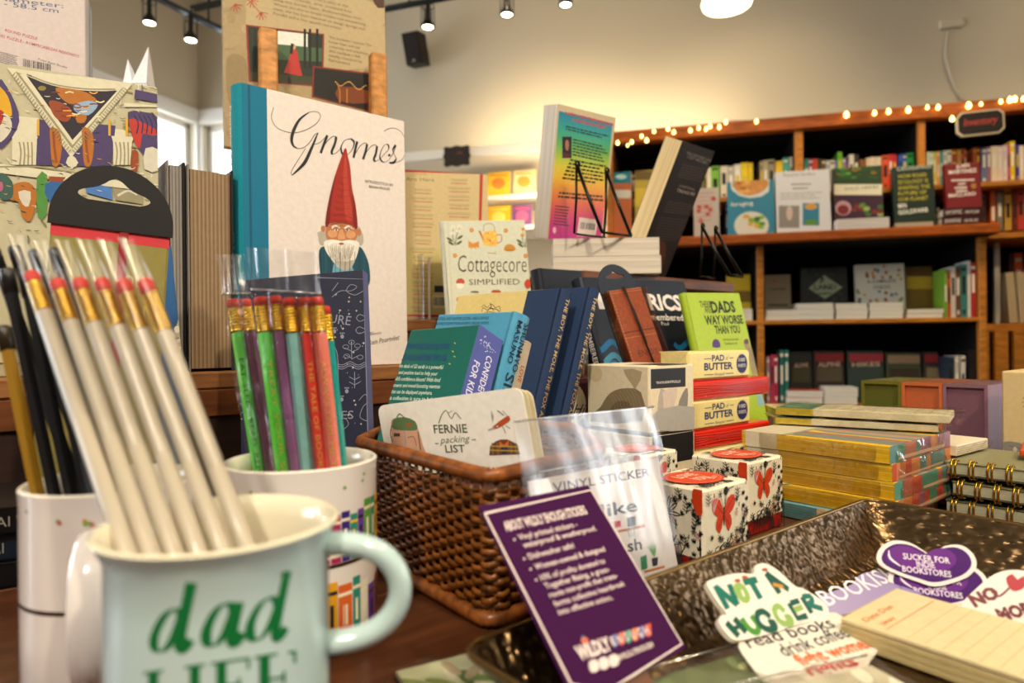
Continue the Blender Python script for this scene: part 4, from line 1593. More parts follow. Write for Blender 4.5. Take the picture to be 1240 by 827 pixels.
    for i in range(90):
        x, y = r.random() * 190, 90 + r.random() * 190
        k = r.choice(['#3a3226', '#5a4a34', '#e2dcc6', '#2e2838', '#c8a060'])
        S.line([(x, y), (x + 2 + 3 * r.random(), y + 2 * r.random()), (x + 4 + 4 * r.random(), y - 1 + 4 * r.random())], .0007, mat(k, .6), 2, taper=True)
    for i in range(30):
        a = i / 29
        S.line(q((75 + 270 * a, 355 + 370 * a), (60 + 270 * a, 372 + 370 * a)), .0006, st3, 0)
        S.line(q((600 - 250 * a, 428 + 298 * a), (620 - 250 * a, 445 + 298 * a)), .0006, st3, 0)


def slab(name, label, cat, M, w, h, t, col, art=None, px=True, bev=.001, group=None, kindm='paper', rough=.5, part='board'):
    """a boxed or solid item made of one printed body; art maps face names to drawing functions"""
    m = MB()
    m.box(0, 0, 0, w, t, h, mat(col, rough, kindm), bev)
    f = faces(m, w, h, t, M, px)
    for k, fn in (art or {}).items():
        fn(f[k])
    return m, M


def box_thing(name, label, cat, M, w, h, t, col, art=None, group=None, lid=None, px=True, bev=.001, rough=.5, kindm='paper'):
    """carton: lid part with the printing and a base part showing below it"""
    root = thing(name, label, cat, M, group)
    if lid is None:
        lid = (0, col)
    m = MB()
    lh = lid[0]
    m.box(0, 0, lh, w, t, h, mat(col, rough, kindm), bev)
    f = faces(m, w, h, t, M, px)
    for k, fn in (art or {}).items():
        fn(f[k])
    m.build('lid' if lh else 'carton', root)
    if lh:
        b = MB()
        e = .0012
        b.box(e, e, 0, w - e, t - e, lh + .004 if False else lh - .0002, mat(lid[1], .45), .0006)
        b.build('base', root)
    return root


root = box_thing('picture_box', 'puzzle box printed with a painted plaster triangle and orange cats', 'puzzle box', CM, .3, CH, .030, '#bdb594', dict(front=cat_art), lid=(.012, '#a89f80'))
PM = pose(-.5 - .33 * cos(radians(25)), .78 - .33 * sin(radians(25)), Z2 + .0003, 25, 0, 0)


def puz_art(S):
    def q(*p):
        return [(a / 4, b / 4) for a, b in p]
    bl, rd, bk_ = mat('#4a5c84', .6), mat('#b84a58', .6), mat('#3a3638', .6)
    S.text('Diameter:', (-10, -1), (77, 10), 6, bl)
    S.text('23 in - 58.5 cm', (-38, -8 + 9), (71, 16), 6, bl)
    S.text('ROUND PUZZLE', (6, 38), (45, 48.5), 3.4, rd, .01)
    S.text('RUNDES PUZZLE - ROMPECABEZAS REDONDO', (-14, 41), (96, 70), 3.4, rd, .01)
    S.bars([(28, 71), (62, 78), (62, 90), (28, 83)], 20, bk_)
    S.text('Polar Bear Books', (46, 72.5), (81, 83), 2.4, bk_)
    S.para([(0, 62), (23, 68), (23, 82), (0, 76)], 7, bk_, .4)


def puz_side(S):
    S.poly([(107.5, -20), (109.5, -20), (109.5, 130), (107.5, 130)], mat('#6f9aa6', .5))
    S.poly([(111, -20), (113.5, -20), (113.5, 130), (111, 130)], mat('#3a3a40', .5))
    for i in range(60):
        S.poly([(111, -20 + i * 2.4), (113.5, -20 + i * 2.4), (113.5, -18.9 + i * 2.4), (111, -18.9 + i * 2.4)], mat('#d8d2cc', .5))
    S.poly([(114.5, -20), (118, -20), (118, 130), (114.5, 130)], mat('#a82f3a', .5))


box_thing('puzzle_box', 'pale pink puzzle box with blue and red print behind the cat picture box', 'puzzle box', PM, .33, .385, .05, '#cbbcb6', dict(front=puz_art, right=puz_side), lid=(.015, '#b8a8a2'))

# folded white paper crown behind the cat box
p = U(168, 80, .95)
m = MB()


def spike(cx, cy, w, z0, z1, lean):
    vs = [(cx - w, cy - .012, z0), (cx + w, cy - .012, z0), (cx + w, cy + .012, z0), (cx - w, cy + .012, z0), (cx + lean, cy, z1)]
    m.add(vs, [[0, 1, 4], [1, 2, 4], [2, 3, 4], [3, 0, 4], [3, 2, 1, 0]], mat('#e6e6ea', .5))


sp_ = thing('paper_star', 'white folded paper star with two points rising behind the cat box', 'paper ornament', Matrix.Translation((p.x, p.y, Z2 + .001)))
zz = U(181, 57, .95).z - Z2
m.box(-.0165, -.012, 0, .018, .012, zz - .058, mat('#dcdce2', .5), .001)
m.build('body', sp_)
for cx, w, z1, ln in ((-.0095, .0068, U(154, 71, .95).z - Z2 - .001, -.006), (.0065, .0108, zz, .008)):
    m = MB()
    spike(cx, 0, w, zz - .0575, z1, ln)
    m.build('point', sp_)

# ----------------------------------------------------------------- acrylic stand and red-framed back cover
YM = sit(-.2115, 1.04, Z2, 15.5, 4, 0, .184, .016)


def yah_art(S):
    rd, gr = mat('#b05a40', .6), mat('#7a6a4c', .6)
    S.poly([(440, 202), (592, 210), (590, 392), (440, 390)], mat('#c9b282', .6))
    S.poly([(440, 203.5), (585, 207.8), (582, 300), (580, 384.5), (440, 384)], mat('#b23220', .6))
    S.poly([(440, 206.8), (581, 211), (577, 381), (440, 381)], mat('#c9b484', .6))
    S.poly([(440, 300), (579, 303), (577, 381), (440, 381)], mat('#c3b478', .6))
    S.text('You Are Here', (474, 218), (526, 220), 4.5, gr)
    S.text('praise for', (502, 211.5), (517, 212.3), 2.4, rd)
    r = random.Random(3)
    for cx, y0, n in ((512, 228, 15), (556, 216, 16)):
        y = y0
        for i in range(n):
            w = 11 + r.random() * 5
            S.para([(cx - w, y), (cx + w, y + .8), (cx + w, y + 4.2), (cx - w, y + 3.4)], 2, gr, .3, i, 'C', .2)
            S.para([(cx - w * .85, y + 4.8), (cx + w * .85, y + 5.6), (cx + w * .85, y + 7.4), (cx - w * .85, y + 6.6)], 1, rd, .6, i + 40, 'C', .1)
            y += 10.2
    S.rect(526, 346, 541, 354, INK)
    S.poly([(524, 358), (541, 358), (541, 373), (524, 373)], mat('#d8d0b0', .6))
    S.bars([(525, 360), (540, 360), (540, 370), (525, 370)], 16, INK)
    S.text('Poems', (490, 384.2), (505, 384.4), 2, WH)


book('poetry_book', 'tan back cover framed in red resting behind the white cottage book', YM, .184, .245, .016, '#c9b282', '#e6dcc4', 'R', False, yah_art)
acr = film('clear_acrylic', .90, '#fbfbff', .05, .0)
am = pose(-.2115, 1.04, Z2 + .0002, 15.5)
ac = thing('acrylic_stand', 'clear acrylic stand bar standing before the red-framed cover', 'stand', am)
u0 = .0625
m = MB()
m.box(u0, -.022, 0, u0 + .008, -.013, .105, acr, .001)
m.build('upright', ac)
m = MB()
m.box(u0 + .016, -.020, 0, u0 + .019, -.012, .100, mat('#e6dcc8', .3, 'plain'), .001)
m.build('white_edge', ac)
m = MB()
m.box(.03, -.03, -.0001, .15, -.008, .004, acr, .0005)
m.build('foot', ac)

# ----------------------------------------------------------------- dark notebook on hanger, black books, cloud book
bsm = pose(-.352, .43, TZ0 + .0003, 30)
zc_ = 0
for i, (hh, c, ww) in enumerate(((.017, '#0d0c0e', .11), (.018, '#14202c', .106), (.018, '#0b0a0b', .11))):
    Mi = bsm @ Matrix.Translation((-.012 + .003 * i, .004 * (i % 2), zc_))
    root = thing('black_book', 'black closed book in the stack beside the end mug, ' + ['bottom one', 'middle one with a blue-black jacket', 'top one'][i], 'book', Mi)
    m = MB()
    m.box(0, 0, 0, ww, .10, .0022, mat(c, .4), .0005)
    m.box(0, 0, hh - .0022, ww, .10, hh, mat(c, .4), .0005)
    m.box(0, 0, 0, ww, .0025, hh, mat(c, .4), .0005)
    S = Surf(m, (0, 0, 0), (1, 0, 0), (0, 0, 1), ww, hh)
    S.text('AI', (.16, .3), (.23, .3), .38, mat('#9a9488', .5))
    m.build('cover', root)
    m = MB()
    m.box(.002, .003, .0022, ww - .002, .098, hh - .0022, mat('#3a3834', .8, 'pagesz'))
    m.build('page_block', root)
    zc_ += hh + .0003
NM = sit(-.3445, .470, TZ0 + zc_, 31, 3, -4, .078, .012)
nb = thing('hanger_notebook', 'olive notebook with red band hung on a round-topped black card', 'notebook', NM)
w = .078
nh = .192
m = MB()
m.box(0, .001, 0, w, .012, nh, mat('#8a7d3e', .6), .0015)
S = Surf(m, (0, .001, 0), (1, 0, 0), (0, 0, 1), w, nh, NM, False)
S.rect(0, .955, 1, 1, mat('#c8343a', .5))
S.text('OUR', (.62, .78), (.88, .78), .05, mat('#c8b868', .5))
S.text('DREAMS', (.48, .66), (.96, .66), .05, mat('#c8b868', .5))
m.build('cover', nb)
m = MB()
m.box(w * .56, -.0005, .45 * nh, w * .635, .0008, nh + .0006, mat('#8f1418', .5), .0002)
m.build('elastic', nb)
m = MB()
pts = []
R0 = w / 2 + .002
out = [(-.002, nh), (-.002, nh + .005)]
for i in range(25):
    a = pi - pi * i / 24
    out.append((w / 2 + R0 * cos(a), nh + .006 + .044 * sin(a)))
out += [(w + .002, nh + .005), (w + .002, nh)]
# outline with a hang slot cut through: build as a strip between outer edge and slot edge
hole = []
cxh, zh = w / 2, nh + .026
for i in range(len(out)):
    a = pi * 1.25 - pi * 1.5 * i / (len(out) - 1)
    x = cxh + .024 * cos(a)
    z = zh + .0065 * sin(a)
    hump = .008 * math.exp(-((x - cxh) / .008) ** 2) if sin(a) > 0 else 0
    hole.append((x, z + hump))
blkc = mat('#110e0d', .6)
n = len(out)
vs = []
for y in (-.001, .0008):
    vs += [(p_[0], y, p_[1]) for p_ in out] + [(p_[0], y, p_[1]) for p_ in hole]
fs = []
for L0, rev in ((0, 1), (2 * n, 0)):
    for i in range(n - 1):
        f = [L0 + i, L0 + i + 1, L0 + n + i + 1, L0 + n + i]
        fs.append(f if rev else f[::-1])
    fs.append([L0, L0 + n, L0 + 2 * n - 1, L0 + n - 1])
for i in range(n - 1):
    fs.append([i, 2 * n + i, 2 * n + i + 1, i + 1])
    fs.append([n + i, n + i + 1, 3 * n + i + 1, 3 * n + i])
m.add(vs, fs, blkc)
m.build('hanger_card', nb)


def cloud_art(S):
    r = random.Random(6)
    cl = [mat('#d8cdb8', .6), mat('#c2ae92', .6), mat('#e6ddca', .6)]
    for cx, cy, n, sp in ((221, 415, 26, 16), (222, 388, 8, 5), (228, 438, 14, 10)):
        for i in range(n):
            S.ell(cx + r.gauss(0, sp * .4), cy + r.gauss(0, sp * .55), 2.2 + r.random() * 4, 2 + r.random() * 3, cl[i % 3], 10)
    S.poly([(206, 282), (212, 284), (238, 500), (228, 500)], mat('#1d4f86', .5))


book('cloud_book', 'slim deep blue book with a cream cloud leaning before the riser', sit(-.29 - .075 * cos(radians(40)), .605 - .075 * sin(radians(40)), TZ0, 40, 6, 3, .075, .012), .075, .25, .012, '#27588c', '#d8d4c8', 'L', True, cloud_art)

# ----------------------------------------------------------------- navy illustrated book behind the pencils
VM = sit(-.247, .60, TZ0, -4, 8, 4, .1205, .016)


def navy_art(S):
    ln = mat('#8d90a4', .6)
    st = mat('#d8d2c0', .5)

    def q(*p):
        return [(230 + a / 4, 360 + b / 4) for a, b in p]

    def g(*p):
        return [(240 + a / 4, 180 + b / 4) for a, b in p]
    S.text('CREATURE', (352, 385), (424, 394), 11, ln)
    S.text('GUIDES', (372, 509), (428, 507), 10, ln)
    S.line([(380, 336), (440.5, 338), (446, 545)], .0007, ln, 0)
    S.line(q((690, 230), (715, 280), (715, 440), (690, 500)), .0006, ln, 4)
    S.line(q((782, 215), (784, 300)), .0006, ln, 0)
    for dx, dy in ((-35, 245), (35, 250), (-28, 280), (28, 285)):
        S.line(q((783, dy + 15), (783 + dx, dy)), .0006, ln, 0)
    for x, y in ((760, 285), (825, 290), (783, 218), (755, 240), (812, 235)):
        S.line([(230 + (x + 14 * cos(t)) / 4, 360 + (y + 10 * sin(t)) / 4) for t in [k * pi / 5 for k in range(10)]], .0005, ln, 2, closed=True)
    for k in range(3):
        S.line(q(*[(715 + i * 18, 320 + k * 10 + 8 * sin(i * 1.4)) for i in range(9)]), .0006, ln, 4)
    S.line(q((798, 360), (798, 440)), .0006, ln, 0)
    for dx in (-26, 26):
        for y in (385, 410):
            S.line(q((798, y + 14), (798 + dx, y)), .0006, ln, 0)
    for x, y in ((738, 190), (760, 455), (735, 495), (700, 165)):
        S.ell(230 + x / 4, 360 + y / 4, 2.2, 2.6, ln, 10)
        for k in (-2, 0, 2):
            S.ell(230 + x / 4 + k, 360 + y / 4 - 4, .8, 1.1, ln, 6)
    for x, y in ((833, 100), (830, 160)):
        S.line([(230 + (x + 26 * cos(t)) / 4, 360 + (y + 14 * sin(t) * (1 + .3 * cos(3 * t))) / 4) for t in [k * pi / 8 for k in range(16)]], .0006, ln, 2, closed=True)
    r = random.Random(4)
    for i in range(8):
        x, y = 285 + (i % 3) * 34, 400 + (i // 3) * 46
        S.line([(x + (9 + 3 * sin(3 * t)) * cos(t), y + (11 + 3 * cos(2 * t)) * sin(t)) for t in [k * pi / 8 for k in range(16)]], .0006, ln, 2, closed=True)
        S.line([(x, y - 8), (x, y + 9)], .0005, ln, 0)
    for i in range(110):
        x, y = 285 + r.random() * 157, 345 + r.random() * 175
        s_ = .5 + r.random() * .8
        S.poly([(x, y - s_ * 1.6), (x + s_ * .4, y), (x, y + s_ * 1.6), (x - s_ * .4, y)], st)
        if s_ > .9:
            S.poly([(x - s_ * 1.6, y), (x, y + s_ * .4), (x + s_ * 1.6, y), (x, y - s_ * .4)], st)
    S.line(g((650, 720), (690, 690), (740, 690), (770, 670), (740, 660), (720, 690), (760, 710), (800, 690)), .0006, ln, 4)
    S.line(g((650, 690), (680, 650)), .0006, ln, 0)
    S.line(q((745, 640), (720, 610), (750, 585), (770, 615), (745, 640)), .0006, ln, 3)
    S.line(q((820, 500), (850, 470), (870, 500), (840, 530), (825, 580), (860, 600)), .0006, ln, 3)
    S.ell(284, 344, 6, 3.5, mat('#0c0a0c', .6), 12)


book('deck_book', 'midnight blue star-patterned book with line drawings behind the coloured pencils', VM, .1205, .222, .016, '#20233a', '#4c507c', 'R', False, navy_art, lambda S: None, cloth='#5a5f8e', rough=.5)
# ================================================================= MUGS AND PENCILS
CER = dict(rough=.12, kind='plain', coat=.6)


def mug(name, label, cx, cy, r, h, col, inside, yaw, hz, hext, art=None, lip=.004, waist=.0, hr=.0058, foot=.006, hflat=(1, .85)):
    M = Matrix.Translation((cx, cy, TZ0 + .0003))
    root = thing(name, label, 'mug', M)
    m = MB()
    body, inn = mat(col, **CER), mat(inside, **CER)
    out = [(0, .001), (r * .80, .001), (r * .83, 0), (r * .86, .001), (r - foot * .6, foot * .6), (r - waist * .3, foot * 2.2), (r - waist, h * .35), (r - waist, h * .75), (r - waist, h - .0085), (r + lip * .45, h - .0042), (r + lip, h - .001)]
    m.lathe(out, body, 72, cap=False)
    inr = r - .0035
    ins = [(r + lip, h - .001), (r + lip - .0012, h), (r + lip - .0028, h - .0006), (inr + lip * .4, h - .008), (inr - waist, h * .75), (inr - waist, h * .3), (inr - .008, .008), (0, .006)]
    m.lathe(ins, inn, 72, cap=False)
    if art:
        art(Cyl(m, r - waist, M))
    m.build('bowl', root)
    m = MB()
    a = radians(yaw)
    ex = Vector((cos(a), sin(a), 0))
    z0, z1 = hz
    pts = []
    x0 = r - waist - .0015
    zc = (z0 + z1) / 2
    hh = (z1 - z0) / 2
    for i in range(23):
        t = -pi / 2 + pi * i / 22
        pts.append(ex * (x0 + hext * max(0, cos(t)) ** .75) + Vector((0, 0, zc + hh * sin(t))))
    m.tube(pts, hr, body, 14, flat=hflat)
    m.build('handle', root)
    return root, M


GRN = mat('#0b6a34', .35, 'plain')


def dad_art(S):
    def let(tpl, ox, oy, sx, sy, slope, w, nib=radians(5), thin=.2, close=False):
        S.line([(ox + x * sx, oy - y * sy + x * sx * slope) for x, y in tpl], w, GRN, 7, nib=nib, thin=thin)
    sl = -.13
    bowl = [(.78, .50), (.70, .60), (.56, .63), (.36, .54), (.18, .33), (.12, .14), (.20, .015), (.36, .01), (.54, .14), (.68, .34), (.78, .52)]
    dst = [(1.0, 1.02), (.90, .72), (.80, .40), (.72, .10), (.75, .0), (.86, .03), (.96, .13)]
    ast = [(.88, .63), (.80, .38), (.72, .10), (.75, .0), (.86, .03), (.97, .14)]
    for ox, oy, st in ((180, 790, dst), (243, 783, ast), (296, 776, dst)):
        let(bowl, ox, oy, 52, 76, sl, .0031)
        S.line([(ox + x * 52, oy - y * 76 + x * 52 * sl) for x, y in st], .0032, GRN, 6)
    for ox, oy in ((180, 790), (296, 776)):
        S.poly([(ox + 52 * .82, oy - 76 * 1.0 - 5), (ox + 52 * 1.02, oy - 76 * 1.04 - 6), (ox + 52 * 1.0, oy - 76 * .97 - 6), (ox + 52 * .84, oy - 76 * .965 - 5)], GRN)
    # LIFE in tall serif capitals, running under the frame

    def P(x, y):
        return (172 + x, 814 + y - .145 * x)

    def bar(x0, y0, x1, y1):
        S.poly([P(x0, y0), P(x1, y0), P(x1, y1), P(x0, y1)], GRN)
    b = 64
    for x in (8, 58, 90, 142):
        bar(x, 0, x + 12, b)
        bar(x - 6, 0, x + 18, 3)
        bar(x - 6, b - 3, x + 18, b)
    bar(20, b - 3, 46, b)
    bar(43, b - 16, 46, b)
    bar(102, 0, 130, 3)
    bar(127, 0, 130, 14)
    bar(102, 29, 118, 32)
    bar(116, 23, 119, 38)
    bar(154, 0, 186, 3)
    bar(183, 0, 186, 15)
    bar(154, 29, 172, 32)
    bar(170, 23, 173, 38)
    bar(154, b - 3, 188, b)


dad, DM = mug('mug', 'pale aqua mug with green lettering holding the white pencils', -.1040, .235, .0374, .0985, '#bad0ce', '#e2d8bc', 8, (.052, .088), .0275, dad_art, lip=.0032, waist=.0008, hr=.0050)


def lib_art(seed, x0, x1, yt0, yt1, yb, ylow):
    def f(S):
        r = random.Random(seed)
        cols = ['#e0a018', '#c8342e', '#3a2a7a', '#6a3f98', '#d8622a', '#2f8a78', '#a82a5a', '#5a9a3a', '#3f7ab8', '#e2d44a', '#8a4a2a', '#e8e0d0']
        h = S.h0
        for (zb, zt) in ((h * .50, h * .80), (h * .07, h * .41)):
            u = -pi * S.r
            while u < pi * S.r * .98:
                w = .005 + r.random() * .0045
                hh = (zt - zb) * (.72 + .28 * r.random())
                c = r.choice(cols)
                if cos(u / S.r - pi / 2 - S.hy) > .1:
                    u += w
                    continue
                def arc(a, b, z0, z1, m_):
                    n_ = max(1, int((b - a) / .0014))
                    us = [a + (b - a) * j / n_ for j in range(n_ + 1)]
                    S.put([(x, z0) for x in us] + [(x, z1) for x in us], [[j, j + 1, n_ + 2 + j, n_ + 1 + j] for j in range(n_)], m_)
                arc(u, u + w * .92, zb, zb + hh, mat(c, .3, 'plain'))
                k = mat(r.choice(['#f2e6c8', '#2a2020', '#f0c030']), .3, 'plain')
                for q in (.12, .8):
                    arc(u, u + w * .92, zb + hh * q, zb + hh * (q + .06), k)
                arc(u + w * .3, u + w * .6, zb + hh * .3, zb + hh * .65, k)
                S.lay = 1
                u += w
                if r.random() < .12:
                    u += .006
            n = 72
            S.put([v for i in range(n) for v in [(-pi * S.r + 2 * pi * S.r * i / n, zb - .0022), (-pi * S.r + 2 * pi * S.r * (i + 1) / n, zb - .0022), (-pi * S.r + 2 * pi * S.r * (i + 1) / n, zb - .0003), (-pi * S.r + 2 * pi * S.r * i / n, zb - .0003)]],
                  [[4 * i, 4 * i + 1, 4 * i + 2, 4 * i + 3] for i in range(n)], mat('#3a2418', .3, 'plain'))
        for i in range(26):
            u = -pi * S.r + 2 * pi * S.r * r.random()
            z = h * (.84 + .1 * r.random())
            S.put([(u + .0012 * cos(t), z + .0012 * sin(t)) for t in (0, 1.57, 3.14, 4.71)], [[0, 1, 2, 3]], mat(r.choice(['#d8a03a', '#c0504a', '#7aa04a']), .4, 'plain'))
    return f


def lib_mug(label, cx, cy, yaw, seed, r=.0405):
    def art(S):
        S.h0, S.hy = .0975, radians(yaw)
        lib_art(seed, 0, 0, 0, 0, 0, 0)(S)
    return mug('mug', label, cx, cy, r, .0975, '#e6dcd6', '#e6ddcc', yaw, (.022, .080), .028, art, lip=.0004, hr=.0062, hflat=(1.5, .75))


lm, LM = lib_mug('white mug with a printed bookshelf holding black pencils', -.1905, .316, -66, 5, .0375)
cm_, CMM = lib_mug('white bookshelf-print mug holding the wrapped coloured pencils', -.1172, .366, 128, 12)


# ---- pencils
FER = mat('#eaba3c', .24, 'ferrule', 1.0)
ERA = mat('#c23526', .7, 'plain')


def pencil_parts(parent, M, length, r, col, text=None, tcol='#e6c860', tip=True):
    """hexagonal pencil pointing down local -z, eraser end at local +z"""
    m = MB()
    hx = [(r * cos(pi / 3 * i + .26), r * sin(pi / 3 * i + .26)) for i in range(6)]
    c = mat(col, .28, 'plain', coat=.3)
    vs = [(x, y, .018) for x, y in hx] + [(x, y, length - .020) for x, y in hx]
    m.add(vs, [[i, (i + 1) % 6, 6 + (i + 1) % 6, 6 + i] for i in range(6)] + [list(range(6))[::-1], list(range(6, 12))], c)
    m.lathe([(0, .001), (.001, .002), (r * .86, .018)], mat('#d8b078', .7), 6)
    if text:
        # printed on the facet turned to the viewer
        G_ = parent.matrix_world @ M
        inv = G_.to_3x3().inverted()
        v = inv @ (CAM - G_ @ Vector((0, 0, length * .6)))
        a = atan2(v.y, v.x)
        k = round((a - .26 - pi / 6) / (pi / 3))
        a = .26 + pi / 6 + k * pi / 3
        nx = Vector((cos(a), sin(a), 0))
        S = Surf(m, nx * (r * cos(pi / 6)) + Vector((0, 0, .02)) - Vector((-sin(a), cos(a), 0)) * r * .5, (-sin(a), cos(a), 0), (0, 0, 1), r, length - .05)
        S.vtext(text, (.2, .95 - .0), (.2, .30), r * .62, mat(tcol, .35, 'plain', .5))
    b = m.build('barrel', parent)
    b.matrix_local = M
    m = MB()
    m.lathe([(r * .98, length - .0202), (r * 1.04, length - .018), (r * 1.0, length - .012), (r * 1.05, length - .009), (r * 1.0, length - .006), (r * .98, length - .005)], FER, 18)
    f = m.build('ferrule', b)
    m = MB()
    m.lathe([(r * .95, length - .0052), (r * .95, length - .0012), (r * .8, length), (0, length)], ERA, 18)
    e = m.build('eraser', b)
    return b


def axis(top, bot):
    d = (top - bot)
    q = d.to_track_quat('Z', 'Y')
    return Matrix.Translation(bot) @ q.to_matrix().to_4x4(), d.length


sleeve = film('clear_sleeve', .965, '#ffffff', .16, .5, 60)
# six white pencils in clear sleeves
PW = [((38, 334), .297, 'first in line by the black pencils'), ((69, 343), .293, 'second in line'), ((96, 342), .289, 'third in line'), ((123, 342), .285, 'fourth in line'), ((149, 343), .281, 'fifth in line'), ((175, 342), .277, 'last in line nearest the olive notebook')]
RIM = [(147, 650), (176, 652), (205, 653), (234, 652), (263, 650), (292, 646)]
for i, ((px, py), D, w_) in enumerate(PW):
    top = U(px, py - 2, D)
    rim = U(RIM[i][0], RIM[i][1], .232 + .003 * i)
    d = (rim - top).normalized()
    bot = top + d * .176
    M, L = axis(top, bot)
    t = thing('white_pencil', 'white pencil with red eraser in the aqua mug, ' + w_, 'pencil', M, 'white pencils in the aqua mug')
    r = .0033
    m = MB()
    m.lathe([(0, .001), (.001, .002), (r, .016), (r, L - .026)], mat('#b3a792', .35, 'plain', coat=.2), 20)
    m.build('barrel', t)
    m = MB()
    m.lathe([(r * .98, L - .0262), (r * 1.05, L - .024), (r * 1.0, L - .016), (r * 1.05, L - .012), (r * 1.0, L - .008), (r * .98, L - .007)], FER, 18)
    m.build('ferrule', t)
    m = MB()
    m.lathe([(r * .95, L - .0072), (r * .95, L - .001), (r * .8, L), (0, L)], ERA, 18)
    m.build('eraser', t)
    m = MB()
    rs = r * 1.08
    tail = Vector(M.to_3x3().inverted() @ Vector((-.011, .005, .019)))

    def fn(u, v, rs=rs, tail=tail, L=L):
        z = L * (.5 + .5 * min(1, v / .8))
        if v <= .8:
            a = 2 * pi * u
            return Vector((rs * (1 + .02 * sin(5 * a + v * 9)) * cos(a), rs * (1 + .02 * cos(4 * a + v * 11)) * sin(a), z))
        k = (v - .8) / .2
        a = 2 * pi * u
        fl = 1 - k * .85
        return Vector((rs * cos(a) * (1 - .15 * k), rs * sin(a) * fl, L)) + Vector((tail.x * k, tail.y * k, tail.z * k))
    m.grid(fn, 14, 18, film('pencil_sleeve', .97, '#ffffff', .32, .3, 50))
    m.build('sleeve', t)

# coloured pencils: two wrapped packs and one loose teal pencil


def pack(label, tops, bots, cols, texts, sl, Dt, Db, bagtop):
    root = thing('pencil_pack', label, 'pencils', Matrix.Translation(CMM.translation + Vector((0, 0, .012))), 'wrapped coloured pencils')
    inv = root.matrix_world.inverted()
    A = []
    for i, (a, b) in enumerate(zip(tops, bots)):
        top, rim = U(*a, Dt + .002 * (i % 2)), U(*b, Db)
        d = (rim - top).normalized()
        bot = top + d * .172
        M, L = axis(top, bot)
        pencil_parts(root, inv @ M, L, .0039, cols[i], texts[i][0] if texts[i] else None, texts[i][1] if texts[i] else '#fff')
        A.append((top, bot))
    # flat clear bag round them
    tl, tr = inv @ U(*bagtop[0], Dt - .006), inv @ U(*bagtop[1], Dt - .006)
    bl, br = inv @ (A[0][1] + Vector((-.006, -.008, .02))), inv @ (A[-1][1] + Vector((.006, -.008, .02)))
    m = MB()

    def fn(u, v):
        p = (bl.lerp(br, u)).lerp(tl.lerp(tr, u), v)
        k = .0015 * sin(u * 17 + v * 7) + .0012 * sin(u * 29 - v * 13) * v
        return p + Vector((0, -.0025 + k - .002 * sin(pi * u) * (1 - v), 0))
    m.grid(lambda u, v: fn(u, v * .868), 18, 20, sleeve)
    m.grid(lambda u, v: fn(u, .868 + v * .132), 18, 6, film('bag_header', .86, '#ffffff', .25, .4, 40))

    def fb(u, v):
        q = fn(u, v)
        return q + Vector((0, (.0112 + .002 * sin(u * 21)) * sin(pi * min(1, u * 1.0)) * (1 - v ** 6) + .0005, 0))
    m.grid(fb, 18, 24, sleeve)
    m.tube([fn(k / 12, .868) + Vector((0, -.0006, 0)) for k in range(13)], .0005, film('bag_fold', .45, '#ffffff', .2, .3), 5)
    m.build('clear_bag', root)
    return root


pack('clear pack of green and plum pencils at the back of the bookshelf mug', [(282, 363), (296, 363)], [(314, 566), (328, 566)], ['#62d248', '#6a3854'], [('EAT. SLEEP. READ. REPEAT.', '#1f4a1c'), None], 0, .392, .380, [(264, 309), (300, 309)])
pack('clear pack of five pencils, green to coral, in front in the bookshelf mug', [(315, 360), (333, 359), (350, 361), (368, 361), (383, 360)], [(343, 568), (358, 568), (372, 568), (390, 568), (405, 568)],
     ['#5cd03c', '#8a5684', '#84bab6', '#d63630', '#f07e6a'], [('TREAT YOUR SHELF', '#d8c84a'), None, None, ('THE TALE OF BOOKS LIVES', '#e6c048'), ('ALWAYS TAKE ME TO ONE', '#f0d060')], 0, .372, .366, [(300, 300), (386, 306)])
root = thing('pencil', 'loose teal pencil at the end of the wrapped coloured pencils', 'pencil', Matrix.Translation(CMM.translation + Vector((.01, 0, .012))))
top, rim = U(392, 371, .377), U(413, 568, .372)
M, L = axis(top, top + (rim - top).normalized() * .168)
pencil_parts(root, root.matrix_world.inverted() @ M, L, .0038, '#1c9a92', None)

# black pencils in the far mug: a front and a back rank
BP = [((4, 396), (44, 590), .312, .297, '#8a6412', ''), ((8, 326), (64, 590), .312, .297, '#141214', 'front rank, nearest the yellow one'), ((30, 330), (84, 590), .312, .297, '#101012', 'front rank, third from the frame edge'), ((51, 328), (104, 590), .312, .297, '#0f0f12', 'front rank, touching the white sleeves'),
      ((-8, 302), (92, 588), .345, .329, '#17161a', 'back rank, leaning farthest out'), ((17, 299), (112, 588), .345, .329, '#0e0d0f', 'back rank, second and tallest'), ((41, 304), (132, 588), .345, .329, '#121013', 'back rank, beside the notebook hanger'), ((65, 302), (152, 588), .345, .329, '#15151a', 'back rank, behind the white sleeves')]
for i, (tp, rm, Dt_, Dr_, c, wd_) in enumerate(BP):
    top, rim = U(*tp, Dt_), U(*rm, Dr_)
    bot = top + (rim - top).normalized() * .15
    M, L = axis(top, bot)
    t = thing('black_pencil' if i else 'yellow_pencil', ('matte black pencil in the end bookshelf mug, ' + wd_) if i else 'ochre yellow pencil among the black pencils in the end mug', 'pencil', M)
    m = MB()
    r = .0030
    m.lathe([(0, .001), (.001, .002), (r, .016), (r, L - .012)], mat(c, .4, 'plain'), 6, smooth=False)
    m.build('barrel', t)
    m = MB()
    m.lathe([(r * 1.04, L - .0122), (r * 1.04, L - .001), (r * .9, L), (0, L)], mat('#1c1a1c' if i else '#2a2010', .35, 'plain'), 12)
    m.build('cap', t)
